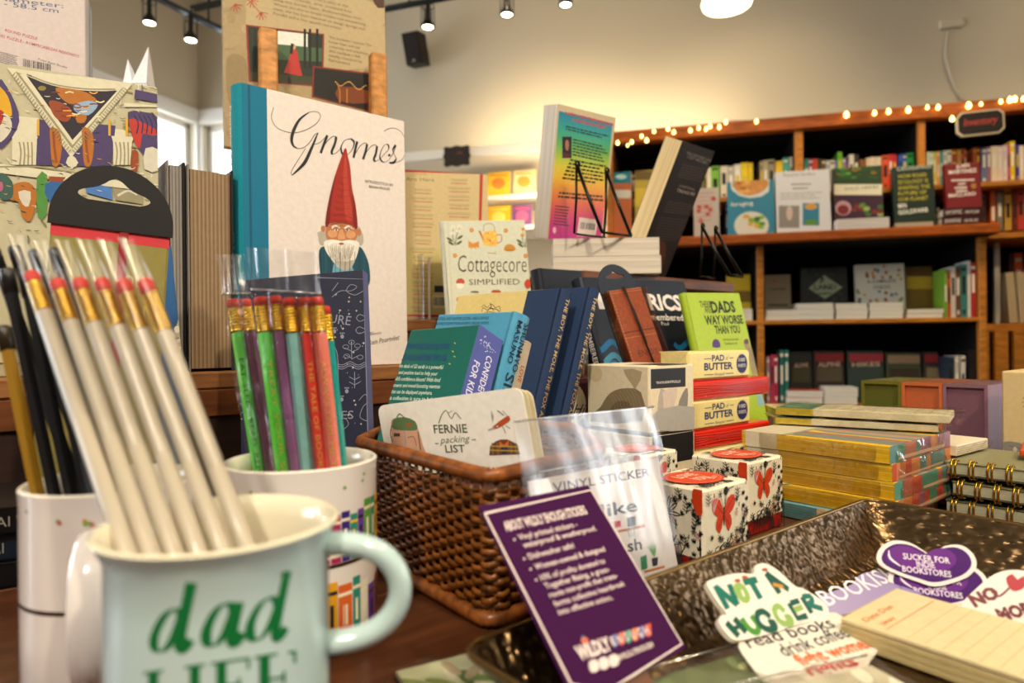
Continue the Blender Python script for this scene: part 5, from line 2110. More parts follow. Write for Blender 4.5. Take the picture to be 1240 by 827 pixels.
# ================================================================= WICKER BASKET
BK = [Vector((-.115, .490, 0)), Vector((-.012, .357, 0)), Vector((.060, .443, 0)), Vector((.052, .560, 0)), Vector((-.018, .608, 0)), Vector((-.100, .655, 0))]
bc = sum(BK, Vector()) / 6


def round_poly(P, rad, per=.004):
    out = []
    n = len(P)
    for i in range(n):
        a, b, c = P[i - 1], P[i], P[(i + 1) % n]
        u, v = (a - b), (c - b)
        k = min(rad, u.length * .45, v.length * .45)
        p, q = b + u.normalized() * k, b + v.normalized() * k
        for j in range(7):
            t = j / 6
            out.append(p * (1 - t) ** 2 + b * 2 * t * (1 - t) + q * t * t)
    L = [0]
    for i in range(len(out)):
        L.append(L[-1] + (out[(i + 1) % len(out)] - out[i]).length)
    tot = L[-1]
    N = int(tot / per)
    res = []
    k = 0
    for i in range(N):
        s = tot * i / N
        while L[k + 1] < s:
            k += 1
        t = (s - L[k]) / max(1e-9, L[k + 1] - L[k])
        res.append(out[k].lerp(out[(k + 1) % len(out)], t))
    return res, tot


ring, tot = round_poly(BK, .014, .0030)
NS = len(ring) - len(ring) % 6
ring = [ring[int(i * len(ring) / NS)] for i in range(NS)]
nrm = []
for i in range(NS):
    t = (ring[(i + 1) % NS] - ring[i - 1]).normalized()
    nrm.append(Vector((t.y, -t.x, 0)))
if (nrm[0].dot(ring[0] - bc)) < 0:
    nrm = [-q for q in nrm]
BH = .090
bs_ = thing('wicker_basket', 'brown woven wicker basket holding the white sticker sheets and boxed cards', 'basket', Matrix.Translation((bc.x, bc.y, TZ0 + .0005)))
wk = mat('#74400f', .34, 'wicker', coat=.35)
wk2 = mat('#8a4d1e', .4, 'wicker', coat=.25)


def bp(i, z, off):
    fl = .94 + .06 * z / BH
    p = (ring[i % NS] - bc) * fl + nrm[i % NS] * off
    return Vector((p.x, p.y, z))


m = MB()
rows_ = 20
for j in range(rows_):
    z = .012 + j * (BH - .024) / (rows_ - 1)
    pts = []
    for i in range(NS):
        ph = pi * i / 3 + (pi if j % 2 else 0)
        pts.append(bp(i, z + .0006 * sin(i * 1.7 + j), .0019 * sin(ph)))
    m.tube(pts, .0018, wk, 5, closed=True, flat=(.75, 1.15))
m.build('weave', bs_)
m = MB()
for i in range(0, NS, 3):
    m.tube([bp(i, .004, 0), bp(i, BH * .5, .0), bp(i, BH - .004, 0)], .0012, wk, 5)
m.build('stake', bs_)
m = MB()
pts, rr = [], []
for i in range(NS * 2):
    a = bp(i // 2, BH - .003, .0)
    b = bp(i // 2 + 1, BH - .003, .0)
    pts.append(a.lerp(b, (i % 2) / 2))
    rr.append(.0042 * (1 + .14 * (1 if i % 2 else -1)))
m.tube(pts, rr, wk2, 9, closed=True)
m.build('rim', bs_)
m = MB()
pts, rr = [], []
for i in range(NS * 2):
    a, b = bp(i // 2, .005, .001), bp(i // 2 + 1, .005, .001)
    pts.append(a.lerp(b, (i % 2) / 2))
    rr.append(.0045 * (1 + .10 * (1 if i % 2 else -1)))
m.tube(pts, rr, wk2, 8, closed=True)
m.build('foot_border', bs_)
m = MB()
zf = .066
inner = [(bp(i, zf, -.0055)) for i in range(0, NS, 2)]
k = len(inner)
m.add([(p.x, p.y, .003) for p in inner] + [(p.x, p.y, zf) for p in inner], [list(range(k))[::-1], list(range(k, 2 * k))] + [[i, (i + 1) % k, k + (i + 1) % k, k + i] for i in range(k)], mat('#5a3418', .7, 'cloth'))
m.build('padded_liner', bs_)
ZF = TZ0 + .0005 + zf + .0003


def drop(M, z=ZF):
    """how far the body must reach down its own axis to rest at height z"""
    up = M.to_3x3() @ Vector((0, 0, 1))
    return (M.translation.z - z) / up.z


def stand(X, Y, z, yaw, lean, roll, h, zbase, w=0, t=0):
    """pose fitted at (X,Y,z); slid down its own lean until the lowest corner rests on zbase"""
    M = pose(X, Y, z, yaw, lean, roll)
    R3 = M.to_3x3()
    low = min((R3 @ Vector((a, b, 0))).z for a in (0, w) for b in (0, t))
    d = (z + low - zbase) / (R3 @ Vector((0, 0, 1))).z
    return M @ Matrix.Translation((0, 0, -d)), h + d


CR = mat('#efe6cf', .5)
PAPER = mat('#f3efe6', .5)
INKK = mat('#2a2826', .6)

# white packing-list sticker sheets
M, h = stand(-.0880, .4695, .8180, -32.5, -5.5, 8, .0488, ZF - .0, .1225, .004)


def fernie(S):
    def q(*p):
        return [(430 + a / 4, 340 + b / 4) for a, b in p]
    olive, brn, pea = mat('#5f7a4a', .6), mat('#6a4a30', .6), mat('#d8a07c', .6)
    org, drk, gl = mat('#b8501e', .6), mat('#3a3a34', .6), mat('#4a5a3a', .6)
    edge = mat('#e4d6ac', .5)
    # lettering
    S.line(q((405, 690), (420, 650), (440, 627), (455, 650), (468, 668), (480, 645), (490, 640), (505, 660), (515, 668)), .0006, gl, 2)
    S.line(q((440, 627), (452, 640), (470, 630)), .0004, gl, 2)
    S.text('FERNIE', q((384, 738))[0], q((545, 735))[0], 10, gl, .012)
    S.line(q((388, 788), (405, 788)), .0005, gl, 0)
    S.text('packing', q((412, 788))[0], q((560, 778))[0], 8, mat('#7a8468', .6), 0, .35)
    S.line(q((566, 770), (585, 768)), .0005, gl, 0)
    S.text('LIST', q((440, 832))[0], q((535, 830))[0], 9, gl, .012)
    # rucksack
    S.poly(q((175, 690), (185, 668), (230, 662), (285, 678), (300, 700), (330, 800), (335, 850), (190, 840), (178, 740)), mat('#d6a486', .6), 2)
    S.poly(q((180, 690), (190, 668), (240, 660), (290, 680), (303, 718), (270, 726), (200, 722), (182, 712)), olive, 2)
    S.line(q((200, 668), (215, 645), (238, 662)), .0009, olive, 4)
    S.rect(q((250, 690))[0][0], q((250, 690))[0][1], q((272, 704))[0][0], q((272, 704))[0][1], org)
    S.rect(q((188, 738))[0][0], q((188, 738))[0][1], q((218, 754))[0][0], q((218, 754))[0][1], mat('#4a3a34', .6))
    S.line(q((240, 722), (246, 800)), .0007, mat('#8a9aa0', .6), 0)
    S.line(q((305, 730), (318, 820)), .0009, brn, 0)
    S.line(q((255, 760), (285, 755), (298, 800)), .0005, brn, 2)
    S.line(q((178, 700), (172, 745), (184, 780)), .0008, brn, 3)
    # pocket knife
    S.poly(q((668, 705), (735, 655), (750, 662), (745, 682), (690, 715), (672, 716)), org, 2)
    S.poly(q((660, 625), (672, 655), (668, 690), (660, 660)), mat('#a8a8a0', .4))
    S.line(q((690, 628), (720, 652)), .0006, drk, 0)
    S.line(q((715, 628), (738, 655)), .0006, mat('#a8a8a0', .4), 0)
    S.line(q((680, 712), (645, 722)), .0008, mat('#a8a8a0', .4), 0)
    S.line(q((715, 705), (730, 738)), .0005, drk, 0)
    S.line(q((730, 700), (752, 716)), .0007, mat('#a8a8a0', .4), 0)
    S.ell(*q((690, 705))[0], 1, 1, WH, 8)
    # plaid shirt
    S.poly(q((655, 800), (680, 778), (705, 768), (740, 768), (785, 790), (800, 840), (650, 845)), mat('#7a3a1e', .6), 0)
    S.poly(q((700, 775), (720, 795), (745, 772), (745, 812), (700, 812)), mat('#d8702a', .6))
    S.poly(q((705, 805), (745, 800), (735, 840), (712, 840)), mat('#2a3550', .6))
    for x in (665, 690, 755, 778):
        S.line(q((x, 785), (x + 4, 840)), .0011, olive, 0)
    for y in (800, 820):
        S.line(q((655, y), (795, y + 4)), .0007, mat('#c8a03a', .6), 0)


root = thing('sticker_pack', 'cream packing-list sticker sheets with rucksack drawing inside the wicker basket', 'stickers', M)
for k in range(3):
    m = MB()
    w, t = .1225, .0012
    x0 = .0015 * k
    rr = .006
    def rp(x0, z0, x1, z1, r):
        out = []
        for cx, cz, a0 in ((x1 - r, z1 - r, 0), (x0 + r, z1 - r, pi / 2), (x0 + r, z0 + r, pi), (x1 - r, z0 + r, 1.5 * pi)):
            for j in range(5):
                a = a0 + pi / 2 * j / 4
                out.append((cx + r * cos(a), cz + r * sin(a)))
        return out
    m.prism(rp(x0, 0, w + x0 + .001 * k, h - .0012 * k, rr), .0014 * k, .0014 * k + t, mat('#f7f0e2' if k == 0 else '#d9cba2', .5))
    if k == 0:
        fernie(Surf(m, (0, 0, 0), (1, 0, 0), (0, 0, 1), w, h, M, True))
    m.build('sheet', root)

# teal confidence card box
M, h = stand(-.1030, .4945, .8352, -39.1, 25.15, 2.5, .1077 * .88, ZF, .0728, .029)


def conf_front(S):
    nv, wh, ye = mat('#243a78', .6), mat('#cfe0d0', .5), mat('#d8c23a', .5)

    def q(*p):
        return [(430 + a / 4, 340 + b / 4) for a, b in p]
    S.text('EVERY CHILD SHOULD KNOW', q((246, 332))[0], q((455, 332))[0], 6.5, nv, .015)
    S.text('JUST HOW AWESOME THEY ARE', q((215, 385))[0], q((440, 388))[0], 6.5, nv, .015)
    T = ('This deck of 52 cards is a powerful', 'and positive tool to help your', "child's confidence bloom! With kind", 'statements and mood boosting mantras', 'that can be displayed anywhere,', 'this collection is sure to help')
    X = ((205, 424), (210, 398), (182, 410), (160, 410), (172, 372), (150, 380))
    for i, t in enumerate(T):
        y = 420 + i * 31
        S.text(t, q((X[i][0], y))[0], q((X[i][1], y + 8))[0], 4.0, wh, .006)
    for x, y in ((225, 285), (210, 310), (205, 345), (222, 360), (480, 300), (470, 340), (478, 365), (455, 400)):
        S.line(q((x, y), (x + 8, y + 5)), .0006, ye, 0)


def conf_side(S):
    wh = mat('#e6e2f0', .5)
    S.px = False
    S.rect(0, 0, 1, 1, mat('#3f469a', .45))
    S.vtext('CONFIDENCE', (.54, .83), (.54, .44), .0068, wh, .012)
    S.vtext('FOR KIDS', (.14, .74), (.14, .44), .0068, wh, .012)
    r = random.Random(2)
    for i in range(40):
        t, k = r.random() * 2 * pi, r.random()
        S.ell(.5 + .34 * k * cos(t), .90 + .06 * k * sin(t), .016, .004, wh, 5)


box_thing('card_box', 'teal box of confidence cards with blue side leaning in the basket', 'card box', M, .0728, h, .0291, '#1d625a', dict(front=conf_front, right=conf_side), bev=.0006, rough=.22, lid=(.006, '#164c46'))

# sky blue simple-living book
M, h = stand(-.0893, .5632, .8456, -47.5, 19.8, -.8, .11 * .87, ZF, .099, .0175)


def zen_front(S):
    k = mat('#1d3550', .6)

    def q(*p):
        return [(430 + a / 4, 340 + b / 4) for a, b in p]
    S.text('100 CLEAR, PRACTICAL, EASILY ADOPTED LESSONS - ONE A DAY FOR', q((345, 192))[0], q((646, 188))[0], 3.0, k)
    S.text('100 DAYS - RENOWNED BUDDHIST MONK SHUNMYO MASUNO SHOWS', q((338, 215))[0], q((646, 211))[0], 3.0, k)
    S.text('THAT ONE CAN BE SIMPLE LIFE', q((480, 236))[0], q((620, 234))[0], 3.0, k)
    S.para([q((330, 245))[0], q((650, 240))[0], q((600, 380))[0], q((330, 380))[0]], 7, k, .4)


def zen_side(S):
    k = mat('#142436', .6)
    S.px = False
    S.vtext('SHUNMYO', (.56, .95), (.56, .62), .0052, k, .01)
    S.vtext('MASUNO', (.16, .95), (.16, .66), .0052, k, .01)
    S.vtext('SIMPLE', (.30, .60), (.30, .18), .0085, k, .01)


book('lesson_book', 'sky blue book with dark spine lettering behind the teal card box', M, .099, h, .0175, '#4f9cc0', '#e0d4bc', 'R', True, zen_front, zen_side, rough=.4)
# little beige book
M, h = stand(-.0595, .5640, .8498, -46.6, 21.3, 2, .0655, ZF, .0732, .0127)


def bei(S):
    rd = mat('#b8481e', .6)
    S.px = False
    S.vtext('LOVE', (.36, .78), (.36, .64), .004, rd, .01)
    S.vtext('A LITTLE', (.36, .48), (.36, .16), .004, rd, .01)


book('small_book', 'little beige book with red spine letters between sky blue and navy books', M, .0732, h, .0127, '#c9b79c', '#e0d4bc', 'R', True, None, bei, rough=.6)

# two navy and cream hardbacks behind the basket
for k, (X, Y, z, ya, le, ro, w, hh, t) in enumerate(((-.1027, .743, .8088, -44.4, 20, -.25, .159, .167, .0178), (-.0745, .763, .809, -43.4, 20, -.6, .160, .1709, .0165))):
    M, h = stand(X, Y, z, ya, le, ro, hh, TZ0 + .0006, w, t)

    def boy_front(S):
        cr = mat('#e2cb84', .6)
        S.put([(0, 0), (S.w - .047, 0), (S.w - .047, S.h), (0, S.h)], [[0, 1, 2, 3]], cr)
        if k == 0:
            i_ = mat('#2a241c', .6)

            def q(*p):
                return [(430 + a / 4, 340 + b / 4) for a, b in p]
            S.line(q((612, 128), (625, 118), (640, 130), (660, 112), (680, 130), (700, 124), (704, 150)), .0007, i_, 3)
            S.line(q((615, 150), (620, 130), (640, 142), (655, 128), (672, 145)), .0007, i_, 3)
            S.line(q((640, 150), (655, 135), (690, 140), (698, 155)), .0009, i_, 3)
            S.line(q((655, 108), (660, 125), (652, 135)), .0009, i_, 2)
            S.line(q((620, 160), (650, 150), (690, 158)), .0007, i_, 3)

    def boy_spine(S):
        gd = mat('#c8a25c', .4, 'plain', .3)
        h_ = S.h
        S.px = False
        S.vtext('THE BOY, THE MOLE, THE FOX AND THE HORSE', (.34, .96), (.34, .14), .0052, gd, .004)
    book('storybook', ['navy and cream cloth hardback with a small ink drawing, in front of its twin', 'navy cloth hardback with gold spine letters behind its twin, beside the leather journal'][k], M, w, h, t, '#22385c', '#dccfb4', 'R', True, boy_front, boy_spine, cloth='#1d3256', rough=.7)

# wooden block with the cottage book
bm_ = pose(-.108, .962, TZ0 + .0002, 8)
m = MB()
m.box(0, 0, 0, .137, .05, Z2 - TZ0 - .0004, midw, .002)
solo(m, 'wooden_block', 'plain wooden block under the cream cottage book', 'block', bm_)


def cot(S):
    def q(*p):
        return [(450 + a / 4, 180 + b / 4) for a, b in p]
    brn, og, gn, wh_ = mat('#4a3a2a', .6), mat('#d88a1e', .6), mat('#5a6038', .6), mat('#efe8d8', .6)
    S.line([(542, 264), (548, 379)], .0006, mat('#b9b08c', .6), 0)
    gl = mat('#d89a3a', .45, 'plain', .35)
    S.poly(q((545, 405), (600, 398), (608, 440), (605, 470), (545, 468), (538, 430)), gl, 2)
    S.poly(q((516, 398), (528, 398), (545, 440), (545, 455)), mat('#b8702a', .5))
    S.line(q((605, 420), (628, 418), (628, 448), (606, 458)), .0014, mat('#b8702a', .5), 4)
    S.line(q((542, 402), (545, 370), (570, 362), (592, 374), (596, 402)), .0008, mat('#8a5a2a', .5), 4)
    r = random.Random(3)
    for i in range(16):
        S.ell(*q((550 + r.random() * 50, 408 + r.random() * 55))[0], 1.2, 1.0, mat(r.choice(['#f4d27a', '#a85a1e', '#e8b04a']), .5), 6)
    for bx, by, f in ((400, 470, 1), (738, 480, 2)):
        for dx, dy in ((-10, -90), (22, -92), (-14, -60), (12, -70)):
            S.line(q((bx + 6, by), (bx + dx * .6, by + dy * .5), (bx + dx + 6, by + dy)), .0006, gn, 3)
            S.ell(*q((bx + dx + 6, by + dy))[0], 2.4, 1.7, wh_ if f == 1 else og, 10)
            S.ell(*q((bx + dx + 6, by + dy))[0], .9, .7, og, 8)
        for dx, dy in ((-22, -30), (28, -40), (-16, -12), (24, -14)):
            S.ell(*q((bx + dx, by + dy))[0], 4.2, 1.5, gn, 10, .6 if dx < 0 else -.6)
    S.poly(q((468, 445), (490, 460), (520, 448), (520, 482), (496, 470), (470, 482)), og, 0)
    S.poly(q((485, 470), (480, 488), (492, 476), (508, 488), (502, 468)), og, 0)
    S.poly(q((640, 490), (648, 470), (668, 462), (690, 472), (697, 490), (668, 498)), mat('#c8881e', .6), 2)
    S.line(q((648, 492), (690, 492)), .0009, mat('#8a5a1a', .6), 0)
    for x, y in ((484, 395), (650, 397), (404, 518), (746, 519), (420, 730)):
        for a in range(5):
            S.ell(*q((x + 7 * cos(a * 1.257), y + 7 * sin(a * 1.257)))[0], 1.2, 1.2, og, 7)
    S.line(q((560, 505), (590, 507), (605, 500), (605, 512), (590, 507)), .0006, og, 0)
    S.text('Cottagecore', q((420, 598))[0], q((752, 598))[0], 21, brn, -.012, .1)
    S.text('SIMPLIFIED', q((472, 660))[0], q((718, 658))[0], 7, mat('#6a6252', .6))
    S.poly(q((738, 655), (752, 632), (775, 640), (770, 668), (752, 680)), mat('#c8421e', .6), 2)
    S.poly(q((408, 650), (420, 630), (445, 632), (448, 655)), mat('#c04a2a', .6), 2)
    S.poly(q((412, 655), (446, 655), (440, 678), (418, 678)), wh_, 2)
    S.poly(q((580, 697), (588, 685), (618, 685), (626, 697)), mat('#b8481e', .6), 2)
    S.poly(q((480, 697), (488, 690), (512, 690), (520, 698)), mat('#6a5a4a', .6), 2)


book('cottage_book', 'cream cottage book with orange teapot and flowers standing behind the basket', sit(-.0935, .973, Z2, 12, 9, 2.5, .129, .013), .129, .148, .013, '#d3d3bb', '#c06a6a', 'L', True, cot, rough=.45)
# ----------------------------------------------------------------- crate with standing books
KM = pose(.1265 - .024, .908 + .029, TZ0 + .0003, 39)
ck = thing('wooden_crate', 'brown wooden crate behind the navy and lime books, carrying paperbacks', 'crate', KM)
cz = 1.0105 - TZ0
m = MB()
m.box(-.004, -.004, cz - .018, .372, .186, cz, mat('#6a3d20', .45, 'wood'), .002)
m.build('top_board', ck)
for i in range(4):
    m = MB()
    z0 = .004 + i * (cz - .022) / 4
    m.box(0, 0, z0, .368, .012, z0 + (cz - .022) / 4 - .006, mat('#5a3219', .5, 'wood'), .001)
    m.build('slat', ck)
for x in (0.0, .356):
    m = MB()
    m.box(x, .0125, 0, x + .012, .18, cz - .0185, mat('#5a3219', .5, 'wood'), .001)
    m.build('side_panel', ck)

LYX, LYH = stand(.1462, .8111, .75, 40.7, 17, 1.7, .256, TZ0 + .0004, .23, .02)


def lyr(S):
    wv, wv2 = mat('#1f7fb8', .5), mat('#4fa8c8', .5)

    def q(*p):
        return [(660 + a / 4, 320 + b / 4) for a, b in p]
    S.text('LY', q((262, 213))[0], q((450, 217))[0], 17, WH, .035)
    S.text('RICS', q((512, 219))[0], q((668, 222))[0], 17, WH, .035)
    S.text('remembered', q((480, 270))[0], q((672, 273))[0], 7.5, WH, .01)
    S.text('Paul', q((565, 295))[0], q((600, 297))[0], 4, WH)
    for cx, y0, c in ((240, 395, wv), (250, 460, wv2), (250, 500, wv), (625, 385, wv), (640, 440, wv2)):
        S.line([(660 + (cx + i * 11) / 4, 320 + (y0 + 20 * sin(i * .62)) / 4) for i in range(13)], .008, c, 3)


def lyrs(S):
    S.px = False
    S.vtext('REMEMBERED', (.35, .78), (.35, .52), .008, WH, .01)


book('navy_book', 'navy hardback with white capitals and blue wave lines leaning on the crate', LYX, .23, LYH, .02, '#1b212e', '#ded4c0', 'L', True, lyr, lyrs, rough=.4)
M, h = stand(.070, .842, TZ0, 39, 10, 1, .262, TZ0 + .0004, .078, .02)
book('dark_book', 'plain blue-black hardback standing behind the gold-lettered navy twins', M, .078, h, .02, '#161b26', '#d8ccb4', 'L', True, None, lambda S: None, rough=.45)
DM_, DH = stand(.275, .873, TZ0, 41, 12, 2.2, .231, TZ0 + .0004, .143, .011)


def dads(S):
    k, pp = mat('#26301c', .6), mat('#5a3f7a', .6)

    def q(*p):
        return [(660 + a / 4, 320 + b / 4) for a, b in p]
    S.text('THERE', q((752, 208))[0], q((804, 207))[0], 7, k, .01)
    S.text('ARE', q((776, 236))[0], q((806, 235))[0], 7, k, .01)
    S.text('DADS', q((808, 234))[0], q((925, 230))[0], 12.5, k, .04)
    S.text('WAY WORSE', q((778, 292))[0], q((962, 286))[0], 10, k, .035)
    S.text('THAN YOU', q((826, 336))[0], q((947, 332))[0], 9, k, .03)
    S.text('Unimpeachable', q((862, 370))[0], q((938, 368))[0], 3, k)
    S.text('Evidence of', q((872, 390))[0], q((932, 388))[0], 3, k)
    S.poly(q((812, 402), (812, 372), (828, 362), (845, 375), (848, 402)), pp, 2)
    S.poly(q((965, 395), (962, 372), (972, 362), (985, 372), (995, 400), (1020, 440), (1035, 520), (1005, 540), (990, 470), (975, 420)), mat('#9a8a6a', .6), 2)
    S.ell(*q((975, 374))[0], 3, 3.4, mat('#6a4a5a', .6), 10)
    for i in range(6):
        S.line(q((985 + i * 7, 410 + i * 16), (1000 + i * 6, 425 + i * 18)), .0006, k, 0)


def dads_low(S):
    dads(S)
    S.poly([(916, 478), (933, 476), (935, 490), (918, 492)], mat('#8fb8b8', .5))


book('lime_book', 'lime green book with tall dark capitals leaning behind the red slabs', DM_, .143, DH, .011, '#a9c42e', '#ded4b4', 'L', True, dads_low, rough=.5)

# ----------------------------------------------------------------- thick paperbacks lying on the crate
for i in range(2):
    M = pose(.0625, .992, 1.0108 + .0272 * i, -3 + .8 * i)
    root = thing('thick_paperback', ['lower', 'upper'][i] + ' of two thick paperbacks lying page-side out on the crate', 'book', M, 'paperbacks lying on the crate')
    w, t, hh = .161 - .002 * i, .115, .0268
    m = MB()
    for z in (0, hh - .0006):
        m.box(0, 0, z, w, t, z + .0006, mat('#c9c0b8', .5))
    m.box(w - .0006, 0, 0, w, t, hh, mat('#c9c0b8', .5))
    m.build('cover', root)
    m = MB()
    m.box(.0003, .0003, .0007, w - .0007, t - .0003, hh - .0007, mat('#dcd0bf', .8, 'pagesz'))
    m.build('page_block', root)

# wire easels and the two paperbacks shown from behind
wire = mat('#17130f', .3, 'plain', .6)


def easel(label, M, w, up, back):
    t = thing('wire_easel', label, 'easel', M)
    for x in (0, w):
        m = MB()
        top = Vector((x, -.002, up))
        m.tube([Vector((x - .004, .0, .0025)), Vector((x - .002, -.003, up * .5)), top + Vector((0, 0, .0))], .0019, wire, 7)
        m.tube([top + Vector((.004 * cos(a), -.002, .004 * sin(a))) for a in [k * pi / 5 for k in range(10)]], .0017, wire, 6, closed=True)
        m.tube([top, Vector((x + .012, -back * .55, up * .45)), Vector((x + .02, -back, .0025))], .0026, wire, 7)
        m.tube([top + Vector((.003, 0, 0)), Vector((x + .015, -back * .55 + .003, up * .45)), Vector((x + .025, -back + .006, .0025))], .0015, wire, 7)
        m.build('leg', t)
    m = MB()
    m.tube([Vector((.02, -back, .0025)), Vector((w + .02, -back, .0025))], .0021, wire, 7)
    m.tube([Vector((.0, .0, .0025)), Vector((w, .0, .0025))], .0017, wire, 7)
    m.build('cross_bar', t)
    return t


z2 = 1.0108 + .0272 * 2
RM_, RH = stand(.0537, .9538 + .045, 1.062 + .003, 42, -11.3, 3.5, .196, z2 + .0004, .130, .03)


def rain(S):
    cols = ['#0f7f9c', '#1f9a94', '#4aa86a', '#8fba3a', '#cfc81e', '#e6b81a', '#e2902a', '#dc6a44', '#d2486a', '#c02f78', '#b82a80']
    n = 40
    for i in range(n):
        z0 = S.h * (1 - .05 - .95 * (i + 1) / n)
        z1 = S.h * (1 - .05 - .95 * i / n)
        k = i / (n - 1) * (len(cols) - 1)
        a, b = cols[int(k)], cols[min(len(cols) - 1, int(k) + 1)]
        f = k - int(k)
        hx = '#%02x%02x%02x' % tuple(int(int(a[j:j + 2], 16) * (1 - f) + int(b[j:j + 2], 16) * f) for j in (1, 3, 5))
        S.put([(.003, z0), (S.w - .006, z0), (S.w - .006, z1), (.003, z1)], [[0, 1, 2, 3]], mat(hx, .4))
        S.lay -= .03
    S.lay += 1

    def q(*p):
        return [(640 + a / 4, 100 + b / 4) for a, b in p]
    k = mat('#1e2a1c', .6)
    S.line(q((160, 88), (240, 92), (300, 108), (350, 118), (430, 150)), .0006, INK, 2)
    for i in range(14):
        S.line(q((170 + i * 19, 82 + i * 5), (180 + i * 19, 92 + i * 5), (176 + i * 19, 96 + i * 5)), .0005, INK, 2)
    mr, my = mat('#d0342a', .5), mat('#d8c81e', .5)
    S.text('A NEW YORK TIMES BESTSELLER', q((176, 152))[0], q((412, 212))[0], 3.4, mr, .03)
    S.text('A DAZZLING DEBUT', q((210, 186))[0], q((375, 225))[0], 3.4, mr, .03)
    S.para([q((180, 205))[0], q((395, 255))[0], q((392, 282))[0], q((178, 230))[0]], 2, k, .5)
    S.rect(*q((163, 262))[0], *q((208, 366))[0], mat('#15110f', .5))
    S.poly(q((178, 285), (190, 278), (196, 300), (190, 330), (178, 320)), mat('#a86a4a', .6), 2)
    S.poly(q((168, 340), (200, 345), (204, 364), (165, 362)), mat('#5a1c1a', .6))
    S.para([q((216, 268))[0], q((400, 312))[0], q((388, 395))[0], q((212, 355))[0]], 6, k, .5, 2)
    S.para([q((205, 365))[0], q((385, 400))[0], q((372, 500))[0], q((160, 470))[0]], 6, k, .5, 3)
    S.para([q((150, 525))[0], q((375, 545))[0], q((368, 580))[0], q((140, 560))[0]], 2, k, .5, 4)
    S.para([q((130, 590))[0], q((210, 600))[0], q((195, 700))[0], q((118, 690))[0]], 7, k, .35, 5)
    S.poly(q((245, 652), (335, 665), (322, 750), (233, 742)), mat('#d8c8c0', .5))
    S.bars([q((252, 675))[0], q((325, 684))[0], q((320, 715))[0], q((248, 708))[0]], 18, INK)
    S.ell(*q((125, 715))[0], 2, 4, mat('#e0b0b8', .5), 10)


book('rainbow_paperback', 'rainbow-coloured paperback turned back outward on the thick paperbacks', RM_, .130, RH, .030, '#cbb894', '#d9d0c4', 'R', False, rain)
easel('black wire easel whose legs reach in front of the rainbow paperback', RM_ @ Matrix.Identity(4) if False else (Matrix.Translation((RM_.translation.x, RM_.translation.y, z2 + .0004)) @ Matrix.Rotation(radians(38), 4, 'Z') @ Matrix.Translation((.016, -.048, 0))), .062, .104, .033)

BM_, BH_ = stand(.2035, 1.137, 1.012, 54.6, -26.4, 6.5, .242, 1.0112, .138, .032)


def blkb(S):
    w_ = mat('#a89a8c', .6)

    def q(*p):
        return [(740 + a / 4.952, 100 + b / 4.952) for a, b in p]
    S.text('THE CENTURIES LONG', q((450, 428))[0], q((600, 478))[0], 2.6, w_)
    S.text('LOST HISTORY', q((455, 450))[0], q((575, 492))[0], 2.6, w_)
    S.para([q((430, 485))[0], q((590, 520))[0], q((545, 600))[0], q((395, 570))[0]], 6, mat('#6a5a50', .6), .3, 1)
    S.text('A NATIONAL', q((405, 625))[0], q((500, 650))[0], 2.6, w_)
    S.text('TREASURE', q((390, 655))[0], q((500, 680))[0], 3.2, mat('#c8b8a8', .6))
    S.para([q((345, 705))[0], q((530, 735))[0], q((500, 800))[0], q((310, 780))[0]], 5, mat('#6a5a50', .6), .3, 2)
    S.para([q((300, 800))[0], q((490, 820))[0], q((430, 960))[0], q((250, 940))[0]], 9, mat('#5a4c44', .6), .3, 3)
    S.poly(q((270, 960), (330, 965), (310, 1100), (240, 1090)), mat('#5a2a1a', .6), 2)


book('black_paperback', 'thick black paperback tilting back outward at the end of the crate', BM_, .138, BH_, .032, '#1d1311', '#e0c898', 'R', False, blkb)
easel('black wire easel under the tilting black paperback', Matrix.Translation((BM_.translation.x, BM_.translation.y, 1.0112)) @ Matrix.Rotation(radians(42), 4, 'Z') @ Matrix.Translation((.040, -.115, 0)), .04, .085, .04)

# ----------------------------------------------------------------- carton stack left of the photo boxes, leather journal on it
XM = pose(.0600, .724, TZ0 + .0003, 39)


def plum(S):
    def q(*p):
        return [(660 + a / 4, 320 + b / 4) for a, b in p]
    S.poly([(660, 452), (740, 470), (740, 600), (650, 600)], mat('#4a2430', .5))
    S.ell(*q((130, 680))[0], 17, 26, mat('#e0d8c4', .5), 26)
    S.text('Hi', q((135, 725))[0], q((195, 728))[0], 13, INK, 0, .4)
    S.poly(q((60, 705), (130, 695), (130, 735), (60, 745)), mat('#a0622a', .5))
    S.poly(q((75, 725), (140, 725), (140, 750), (70, 755)), mat('#2f5a34', .5))


box_thing('plum_carton', 'plum box with a white circle tucked between navy book and photo box', 'box', XM, .072, .1195, .032, '#4a2430', dict(front=plum), lid=(.010, '#2f1820'))
XT = XM @ Matrix.Translation((-.002, .002, .1199))
root = thing('stick_box', 'clear box of small orange sticks on top of the plum box', 'box', XT)
m = MB()
m.box(0, .004, 0, .036, .02, .050, mat('#9a8468', .5), .001)
m.build('tray', root)
for r_ in range(2):
    for k in range(6):
        m = MB()
        m.box(.004 + k * .005, .001, .004 + r_ * .023, .0075 + k * .005, .0038, .024 + r_ * .023, mat(['#c8761e', '#a85a18', '#d88a2a'][k % 3], .5), .0004)
        m.build('orange_stick', root)
m = MB()
m.box(-.001, -.0005, 0, .037, .0002, .051, film('clear_lid', .92, '#fff8ee', .1, .2), .0)
m.build('clear_front', root)
JM, jh = stand(.1415, .7758, .8838, 30, 18, 7.65, .0927, TZ0 + .1203, .0536, .0118)
box_thing('small_carton', 'small plain brown carton under the leather journal', 'box', pose(.1425, .7705, TZ0 + .0003, 30), .05, .1195, .022, '#6a4a30', lid=(.01, '#4a3220'))
